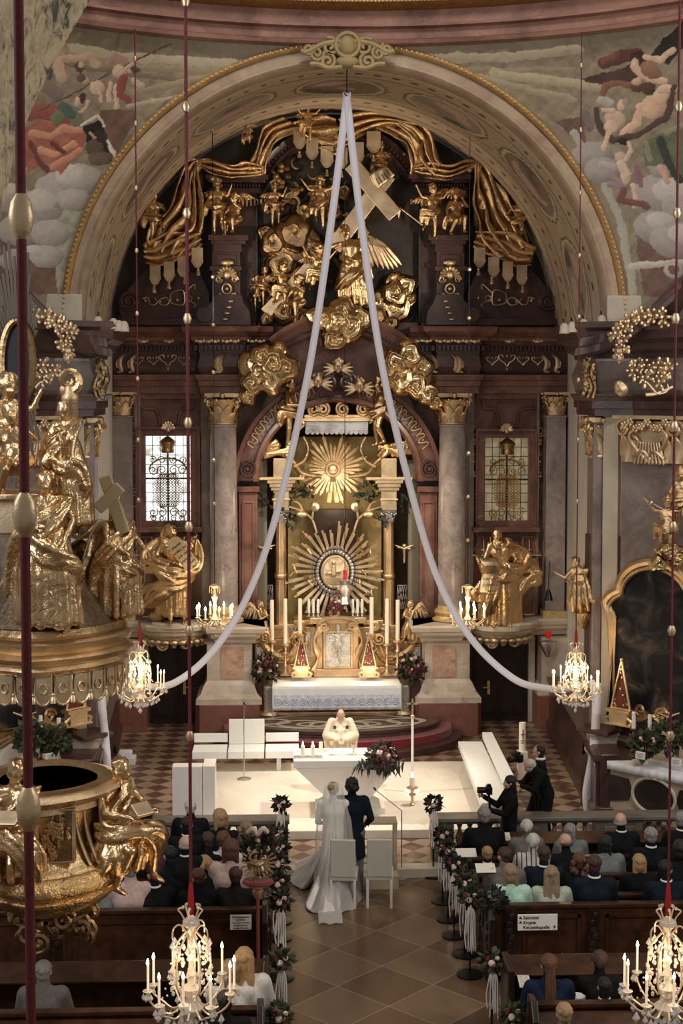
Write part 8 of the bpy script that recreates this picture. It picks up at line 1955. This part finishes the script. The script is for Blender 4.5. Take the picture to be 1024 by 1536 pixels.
# hair meshes around the head centre; the face looks along -Y
def hair_mesh(kind):
    g=G(); rg=random.Random(hash(kind)%97 if False else len(kind)*7)
    def capd(r=1.0,low=-.02,nf=.05):
        for i in range(70):
            z=rg.random(); a=rg.random()*2*PI; s_=math.sqrt(1-z*z); x,y=s_*math.cos(a),s_*math.sin(a)
            if y<-.35 and z<.55: continue
            g.ell((x*.072*r,y*.088*r+.014,.02+z*.076*r),.022,None,6)
        g.ell((0,.016,.03),(.080*r,.096*r,.084*r),None,14)
    if kind=='short': capd(); g.ell((0,.045,-.02),(.070,.058,.07),None,12)
    elif kind=='bald': g.tube([(.074*math.cos(a),.012+.088*math.sin(a),-.02) for a in [(-.15+1.3*k/14)*PI*.82+.15 for k in range(15)]],.022,7)
    elif kind=='bob': capd(1.08); g.ell((0,.035,-.035),(.092,.085,.10),None,14); [g.cap((x,.05+.03*math.cos(x*20),.02),(x*1.1,.06,-.13),.028,.02,6) for x in(-.07,-.045,-.02,.005,.03,.055,.075)]
    elif kind=='long': capd(1.05); [g.cap((x,.06,.03),(x*1.25,.105+.01*math.sin(x*90),-.30),.032,.018,7) for x in(-.07,-.05,-.03,-.01,.01,.03,.05,.07)]; g.ell((0,.05,-.05),(.085,.06,.13),None,12)
    elif kind=='curly':
        capd(1.05)
        for i in range(60): g.ell((rg.uniform(-.10,.10),.05+rg.uniform(-.02,.06),.03-rg.random()*.32),.03,None,6)
    elif kind=='bun': capd(1.02); g.ell((0,.10,.055),(.055,.05,.05),None,10); g.ell((0,.04,-.02),(.07,.06,.06),None,10)
    elif kind=='updo': capd(1.1); g.ell((0,.07,.03),(.07,.07,.08),None,12); g.ell((.02,.11,.0),(.035,.03,.05),None,8); g.ell((0,.03,.08),(.07,.08,.05),None,10)
    elif kind=='pony': capd(1.02); [g.cap((x*.4,.09,.05),(x,.13,-.34),.028,.014,7) for x in(-.05,-.025,0,.025,.05)]; g.ell((0,.04,-.02),(.072,.06,.06),None,10)
    return remesh(g,.011,1)
HM={k:hair_mesh(k) for k in('short','bald','bob','long','curly','bun','updo','pony')}
def hairmat(n,c):
    m,nt,b=mat('hair_'+n); co=coord(nt,'Object',(60,60,7)); f=noise_n(nt,co,1.5,3,.6); L(nt,ramp(nt,f,[(.3,tuple(x*.55 for x in c)),(.7,tuple(min(1,x*1.25) for x in c))]),b.inputs['Base Color']); b.inputs['Roughness'].default_value=.6; bump(nt,b,f,.012,1); return m
HC_={'black':(.012,.009,.008),'brown':(.06,.03,.018),'auburn':(.12,.05,.025),'blond':(.42,.26,.12),'ash':(.30,.21,.13),'grey':(.28,.26,.24),'white':(.62,.58,.52)}
HM_={k:hairmat(k,v) for k,v in HC_.items()}
CL_={'black':(.008,.008,.009),'navy':(.008,.012,.020),'dark':(.014,.012,.012),'mint':(.42,.62,.50),'tweed':(.40,.43,.35),'grey':(.16,.17,.17),'silver':(.48,.46,.43),'maroon':(.075,.025,.04),'rose':(.50,.36,.32),'taupe':(.15,.13,.12),'white':(.62,.60,.58),'blue':(.010,.018,.045)}
CM_={k:plain('cloth_'+k,v,.9,0,.15,35,.004,spec=.15) for k,v in CL_.items()}
m,nt,b=mat('striped'); co=coord(nt,'Object',(1,1,1)); w_=N(nt,'ShaderNodeTexWave'); w_.inputs['Scale'].default_value=5; L(nt,co,w_.inputs[0]); L(nt,ramp(nt,w_.outputs[0],[(.80,(.5,.47,.42)),(.88,(.03,.03,.04))]),b.inputs['Base Color']); b.inputs['Roughness'].default_value=.8; CM_['striped']=m
# seated prototypes (bodies and clothes shared, coloured per person)
def seatJ(v):
    J=base_pose('sit')
    if v==1: J['hed']=V((.02,-.07,1.20));J['look']=V((0,-1,-.45))
    if v==2: J['look']=V((.7,-1,-.1));J['hed']=V((.01,.0,1.22))
    if v==3: J['look']=V((-.7,-1,-.1))
    return J
SB=[];SG=[]
for v in range(4):
    J=seatJ(v); SB.append((person_mesh(J,.015,fat=.86,curl=.7),J)); SG.append([garment(J),garment(J,1,.12,sleeve=1)])
def seated_person(px,py,Y,hair,hc,cl,label,v=0,s=None,puff=0,collar=False,rz=0,dz=0):
    me,J=SB[v]; hz=P(px,py,Y); 
    s=s or 1.0
    base=V((hz.x,Y,max(0,hz.z-J['hed'].z*s)*1.0+dz)); base.z=hz.z-J['hed'].z*s
    # keep the seat height true: scale the figure a little instead of lifting it
    s2=hz.z/J['hed'].z
    if .80<s2<1.22: s=s2; base.z=0
    t=thing('person',label,'person',base,PI+rz); t.scale=(s,s,s)
    sub('body',me,skin,t); sub('clothes',SG[v][puff],CM_[cl],t)
    if hair:
        lk=J['look']; a=math.atan2(lk.x,-lk.y); h=sub('hair',HM[hair],HM_[hc],t,J['hed']); h.rotation_euler=(math.atan2(lk.z,1)*-1 if False else lk.z*.8*-1*-1,0,a)
    if collar:
        g=G().tube([(J['nek']+V((.062*math.cos(k/12*2*PI),.0+.066*math.sin(k/12*2*PI),.03))) for k in range(12)],.012,6,closed=True); g.build('collar',white_p,t,world=False)
    return t
Rr=(19.95,19.15,18.45,17.85)
CROWD=[(725,1222,0,'short','grey','black','grey haired broad man in a black suit, first right pew by the aisle',0,0,0),
(789,1240,0,'updo','white','taupe','white haired woman in a taupe jacket in the first right pew',0,1,0),
(855,1245,0,'bob','grey','grey','grey haired woman looking left in the first right pew',3,1,0),
(930,1230,0,'bald','grey','black','bald man in a black suit in the first right pew',3,0,1),
(1021,1228,0,'short','grey','black','man cut by the right edge of the picture in the first right pew',3,0,1),
(799,1262,1,'updo','white','striped','white haired woman in a pale jacket with dark stripes',0,1,0),
(848,1262,1,'bald','brown','black','balding man in black in front of the curly haired woman',2,0,0),
(908,1264,1,'bob','black','grey','dark haired woman in a grey cardigan turned left',3,1,0),
(975,1252,1,'short','grey','black','short grey haired man in a dark suit left of the red rope',0,0,1),
(730,1279,1,'short','blond','navy','blond boy in a navy jacket on the right side',0,0,1),
(757,1283,2,'short','brown','taupe','brown haired child in front of the mint jacket',2,1,0),
(815,1280,2,'short','brown','navy','dark haired man in a navy suit between mint and tweed',0,0,1),
(868,1290,2,'curly','auburn','black','woman with long curly auburn hair in a sleeveless dark top',0,0,0),
(957,1292,2,'bob','blond','black','blonde woman in black with a short bob, right side',0,0,0),
(1020,1272,2,'bob','black','black','dark haired woman cut by the right edge',3,0,0),
(765,1308,3,'bob','ash','mint','woman with ash blonde hair in a mint green jacket',0,1,0),
(826,1310,3,'long','ash','tweed','woman with long straight hair in a pale green tweed jacket',0,0,0),
(890,1295,3,'short','brown','navy','short haired man in a dark suit on the last right pew',0,0,1),
(998,1302,3,'short','black','navy','dark haired man in a navy suit leaning behind the red rope',3,0,1),
(216,1222,0,'bob','black','black','woman with dark hair in the first left pew beside the pulpit figure',2,0,0),
(286,1210,0,'short','white','black','white haired man in a wide black jacket in the first left pew',0,0,0),
(330,1226,0,'bob','blond','black','blonde woman in black in the first left pew',2,0,0),
(369,1240,0,'curly','ash','black','curly blonde woman at the aisle end of the first left pew',0,0,0),
(280,1236,1,'short','black','black','dark haired man right behind the white haired man',0,0,1),
(239,1244,1,'curly','brown','maroon','woman in a dark red patterned top on the left',0,1,0),
(206,1258,1,'short','ash','black','fair haired man in black beside the pulpit figure knee',2,0,0),
(312,1260,1,'short','brown','black','brown haired boy in the second left pew',2,0,0),
(336,1258,1,'short','auburn','white','auburn boy in a white shirt in the second left pew',3,0,0),
(364,1264,1,'short','auburn','dark','auburn haired child at the aisle end of the second left pew',0,0,0),
(278,1266,2,'bald','grey','black','balding man in a black suit with a white collar on the left',2,0,1),
(347,1272,2,'bob','auburn','rose','woman with auburn hair in a pale rose top',0,1,0),
(256,1282,2,'short','black','black','dark haired man behind the maroon top',2,0,0),
(307,1295,2,'curly','blond','black','blonde wavy haired woman in black on the left',2,0,0),
(354,1312,3,'short','brown','dark','grey brown haired person with a plum scarf beside the red staff',0,0,0),
(297,1315,3,'short','auburn','black','brown haired child low behind the blonde wavy haired woman',2,0,0),
(232,1310,3,'short','black','black','dark haired man with a white collar on the last left pew',2,0,1),
(196,1302,3,'short','grey','rose','person in a pale rose top partly hidden behind the pulpit figure',0,1,0),
(152,1322,3,'short','grey','grey','person in a grey jacket half hidden under the pulpit',0,1,0)]
for (x,y,r,h,hc,cl,lb,v,pf,co_) in CROWD:
    seated_person(x,y,Rr[r],h,hc,cl,'person: '+lb if False else lb,v,None,pf,co_,(RG.random()-.5)*.25)
REAR=[(822,1445,14.9,'pony','auburn','blue','girl with a long brown ponytail in a blue dress on the rear right',0,0,0),
(898,1440,15.1,'updo','brown','black','woman with pinned up brown hair at the rear right desk',0,0,0),(905,1478,14.75,'short','black','black','man in a black suit with a white collar on the rear right',0,0,1),
(845,1518,13.9,'short','blond','grey','blond child at the bottom edge on the rear right',0,0,0),
(366,1436,15.0,'long','blond','white','blonde girl in a white blouse on the rear left',0,1,0),(346,1455,14.9,'bob','ash','white','blonde child beside the girl in the white blouse',2,0,0),
(338,1500,14.2,'short','black','dark','dark haired person low behind the left foreground chandelier',0,0,0),(66,1455,14.9,'short','grey','taupe','person in a dull grey coat behind the red rope, lower left',0,1,0),(296,1440,15.0,'short','black','black','person in black behind the left foreground chandelier candles',0,0,0)]
for (x,y,Y,h,hc,cl,lb,v,pf,co_) in REAR: seated_person(x,y,Y,h,hc,cl,lb,v,None,pf,co_)
# ---------- standing figures
def standing(px,py,Y,z0,J,label,cloths,hair,rz,m_skin=skin,vox=.012,s=None,hp=None,curl=.5):
    hd=P(px,py,Y); s=s or (hd.z-z0)/J['hed'].z
    base=V((hd.x,Y,z0)); R=Matrix.Rotation(rz,3,'Z'); off=R@V((J['hed'].x,J['hed'].y,0))*s; base-=V((off.x,off.y,0))
    t=thing('person',label,'person',base,rz); t.scale=(s,s,s)
    sub('body',person_mesh(J,vox,fat=.88,curl=curl,hp=hp),m_skin,t)
    for nm,me,m_ in cloths: sub(nm,me,m_,t)
    if hair:
        lk=J['look']; h=sub('hair',HM[hair[0]],HM_[hair[1]],t,J['hed']); h.rotation_euler=(lk.z*.8,0,math.atan2(lk.x,-lk.y))
    return t
def upper(J,puff=0,coat=None,vox=.018):
    g=G(); torso(g,J,1.0,1.14+puff)
    for s in'lr': g.chain([J['s'+s],J['e'+s],lerp(J['e'+s],J['h'+s],.92)],[.068,.055,.043])
    if coat: g.lathe([(.155,0),(.18,-.12),(.20,-coat)],(J['pel'].x,J['pel'].y+.0,J['pel'].z+.10),20,1.0,.78)
    return remesh(g,vox,2)
def trousers(J,vox=.018):
    g=G(); g.cap(J['pl'],J['pr'],.11)
    for s in'lr': g.chain([J['p'+s],J['k'+s],J['a'+s]+V((0,0,.02))],[.105,.075,.068])
    return remesh(g,vox,2)
def shoes(J):
    g=G()
    for s in'lr': a=J['a'+s]; g.chain([a+V((0,.03,-.035)),a+V((0,-.07,-.05)),a+V((0,-.19,-.055))],[.05,.046,.038])
    return remesh(g,.014,1)
# groom (back to the camera): local -Y points to the altar after the half turn
J=base_pose('stand'); J['el']=V((.27,.03,1.14));J['hl']=V((.22,-.14,.98));J['er']=V((-.28,.03,1.14));J['hr']=V((-.20,-.17,1.0)); J['look']=V((.5,-1,-.12))
standing(528,1178,20.7,0,J,'groom with dark curly hair in a navy tailcoat standing right of the bride',[('tailcoat',upper(J,.02,.52),CM_['navy']),('trousers',trousers(J),CM_['grey']),('shoes',shoes(J),black)],('curly','black') if False else ('short','black'),PI-.1)
g=G(); rg=random.Random(6)
for i in range(60): a=rg.random()*6.28;z=rg.random(); s_=math.sqrt(1-z*z*.6); g.ell((.085*s_*math.cos(a),.015+.095*s_*math.sin(a)+.02,-.05+.16*z),.03,None,6)
HM['mop']=remesh(g,.011,1); gr=[o for o in col.objects if o.get('label','').startswith('groom')][0]; sub('curls',HM['mop'],HM_['black'],gr,J['hed']+V((0,.02,0)))
# bride
J=base_pose('stand'); J['look']=V((-.35,-1,-.1)); J['el']=V((.24,.02,1.13));J['hl']=V((.16,-.18,1.05));J['er']=V((-.24,.0,1.13));J['hr']=V((-.10,-.20,1.05))
def bod(J):
    g=G(); torso(g,J,1.0,1.03)
    for s in'lr': g.chain([J['s'+s],J['e'+s],lerp(J['e'+s],J['h'+s],.9)],[.056,.046,.034])
    return remesh(g,.016,2)
br=standing(500,1186,20.65,0,J,'bride in a long white satin gown and veil with a train spreading to the left',[('bodice',bod(J),satin)],('bun','blond'),PI,s=.98)
hem=[(428,1296),(426,1306),(434,1322),(452,1334),(468,1331),(458,1352),(461,1366),(484,1370),(508,1366),(512,1350),(520,1338),(531,1334),(533,1318),(528,1300),(505,1288),(470,1284)]
hp_=[PZ(x,y,.01) for x,y in hem]; hp_=bez(hp_+[hp_[0]],7); wc=V((wl(br).x,20.65,1.02)); n=len(hp_)
def gown(i,j):
    h=hp_[min(int(i*(n-1)),n-1)]; a=math.atan2(h.y-wc.y,h.x-wc.x); w=wc+V((.15*math.cos(a),.12*math.sin(a),0)); t=j**1.25; p=V((lerp(w.x,h.x,t),lerp(w.y,h.y,t),lerp(1.02,.012,j**.62 if j>0 else 0)))
    f=1+.045*math.sin(a*17+i*6)*math.sin(PI*min(1,j*1.15))
    return (wc.x+(p.x-wc.x)*f,wc.y+(p.y-wc.y)*f,p.z+.02*math.sin(i*60)*j*(1-j)*2)
g=G(); g.grid(gown,n*2,34); g.v=[tuple(V(p)-wl(br)) for p in g.v]
g.v=[(-x/.98,-y/.98,z/.98) for x,y,z in g.v]; g.build('gown',satin,br,world=False,recalc=False,ang=180,solid=.006)
# veil: sheer surface over the head and down the back
vm,nt,b=mat('veil_tulle'); b.inputs['Base Color'].default_value=(.86,.82,.76,1); b.inputs['Alpha'].default_value=.42; b.inputs['Roughness'].default_value=.8
def veil(i,j):
    a=lerp(-.15*PI,1.15*PI,i); top=V((0,.01,1.73)); 
    w=.10+.10*min(1,j*3)+.16*j; d=.11+.10*min(1,j*4)+.55*j**2.2
    z=1.735-1.72*j if j>.06 else 1.735-.05*(j/.06)**2*2
    rr=min(1,(j/.06))**.5
    return (w*rr*math.cos(a)*(1+.05*math.sin(i*40))+.30*j*j*-.2,.01+d*rr*math.sin(a)*(1+.04*math.sin(i*47+j*3)),max(.02,z))
G().grid(veil,60,40).build('veil',vm,br,world=False,recalc=False,ang=180)
c=PZ(495,1376,.02); o=G().grid(lambda i,j:((i-.5)*.34,(j-.5)*.5+.02*math.sin(i*9),.015+.02*abs(math.sin(i*7+j*8))),14,12).build('veil_edge',vm,None,world=False,recalc=False,solid=.003,ang=180); o.location=(c.x,c.y,0); tag(o,'crumpled lace end of the veil lying on the stone floor behind the bride','veil')
# priest
J=base_pose('stand'); J['hed']=V((0,-.10,1.58));J['look']=V((0,-1,-.55)); J['el']=V((.27,-.03,1.13));J['hl']=V((.05,-.30,1.07));J['er']=V((-.27,-.03,1.13));J['hr']=V((-.05,-.30,1.07))
def chas(J):
    g=G(); torso(g,J,1,1.22)
    for s in'lr':
        q=1 if s=='l' else -1; w=lerp(J['e'+s],J['h'+s],.78); g.chain([J['s'+s],J['e'+s],w],[.085,.12,.085]); g.chain([J['e'+s],J['e'+s]+V((.02*q,-.02,-.30))],[.10,.05]); g.chain([w,w+V((.02*q,.02,-.22))],[.07,.04])
    g.lathe([(.22,0),(.28,-.35),(.31,-1.15)],(0,0,1.28),28,1,.72,wob=lambda a,z:1+.05*math.sin(a*9)); return remesh(g,.018,2)
cream=plain('cream_vestment',(.70,.60,.44),.8,0,.08,12,.006)
pr=standing(511,1072,25.1,.30,J,'bald priest in a cream vestment with folded hands behind the altar table',[('chasuble',chas(J),cream)],('bald','grey'),0)
g=G()
for x in(-.13,.13): g.obox((x,-.165,1.33),(.06,.012,.07))
g.build('green_emblem',plain('emblem_green',(.03,.07,.03),.7),pr,world=False,smooth=False)
g=G().tube([J['nek']+V((.075*math.cos(k/12*2*PI),-.02+.08*math.sin(k/12*2*PI),.02)) for k in range(12)],.022,6,closed=True); g.build('collar',cream,pr,world=False)
# photographers at the right
def camera_g(c):
    g=G(); c=V(c); g.obox(c,(.15,.09,.11)); g.cyl(c+V((0,-.04,0)),c+V((0,-.18,0)),.045,.05,14); g.obox(c+V((0,0,.07)),(.07,.06,.04)); return g
J=base_pose('stand'); J['el']=V((.22,-.12,1.15));J['hl']=V((.10,-.40,1.22));J['er']=V((-.22,-.14,1.18));J['hr']=V((-.10,-.42,1.38));J['look']=V((0,-1,0))
w=standing(764,1177,21.2,0,J,'woman in black with long dark hair filming with a camera on a gimbal, facing left',[('black_top',upper(J),CM_['black']),('trousers',trousers(J),CM_['black']),('shoes',shoes(J),black)],('long','black'),-PI/2+.1,s=.93,hp={'l':V((-1,0,0)),'r':V((1,0,0))},curl=1.2)
t=thing('gimbal_camera','black video camera on a gimbal stick held out by the woman in black','camera',P(733,1200,21.2)); c=P(733,1185,21.2); g=camera_g((0,0,0)); g.v=[tuple(c+Matrix.Rotation(-PI/2,3,'Z')@V(p)*1.0) for p in g.v]; g.build('camera_body',blackm,t,smooth=False,bevel=.006); G().cyl(c+V((0,0,-.06)),P(735,1222,21.2),.018,.018,8).build('gimbal_stick',blackm,t)
J=base_pose('stand'); J['che']=V((0,-.10,1.24));J['nek']=V((0,-.2,1.38));J['hed']=V((0,-.30,1.46));J['look']=V((0,-1,-.7));J['sl']=V((.19,-.14,1.33));J['sr']=V((-.19,-.14,1.33));J['el']=V((.24,-.3,1.1));J['hl']=V((.08,-.48,1.15));J['er']=V((-.24,-.3,1.1));J['hr']=V((-.08,-.48,1.15))
standing(793,1150,22.05,.15,J,'white haired man in black bending over a camera at the right',[('jacket',upper(J,.1),CM_['black']),('trousers',trousers(J),CM_['black']),('shoes',shoes(J),black)],('short','white'),-PI/2+.2,s=.95)
t=thing('video_camera','black camera with a round lens raised between the white haired man and the candle','camera',P(776,1135,22.2)); c=P(776,1137,22.2); g=camera_g((0,0,0)); g.v=[tuple(c+Matrix.Rotation(-.9,3,'Z')@V(p)*1.1) for p in g.v]; g.build('camera_body',blackm,t,smooth=False,bevel=.006)
J=base_pose('stand'); J['look']=V((0,-1,-.3));J['hed']=V((0,-.03,1.61)); J['el']=V((.25,-.02,1.13));J['hl']=V((.12,-.24,1.02));J['er']=V((-.25,-.02,1.13));J['hr']=V((-.12,-.24,1.02)); J['kr']=V((-.10,-.16,.5));J['ar']=V((-.10,-.2,.09));J['al']=V((.10,.16,.10))
o=standing(807,1127,22.4,.15,J,'tall young man in a black suit and white shirt standing at the right',[('suit_jacket',upper(J,.02,.22),CM_['black']),('trousers',trousers(J),CM_['black']),('shoes',shoes(J),black)],('short','black'),-PI/2-.1)
g=G().tube([J['nek']+V((.066*math.cos(k/12*2*PI),-.01+.07*math.sin(k/12*2*PI),.03)) for k in range(12)],.022,6,closed=True); g.build('shirt_collar',white_p,o,world=False)
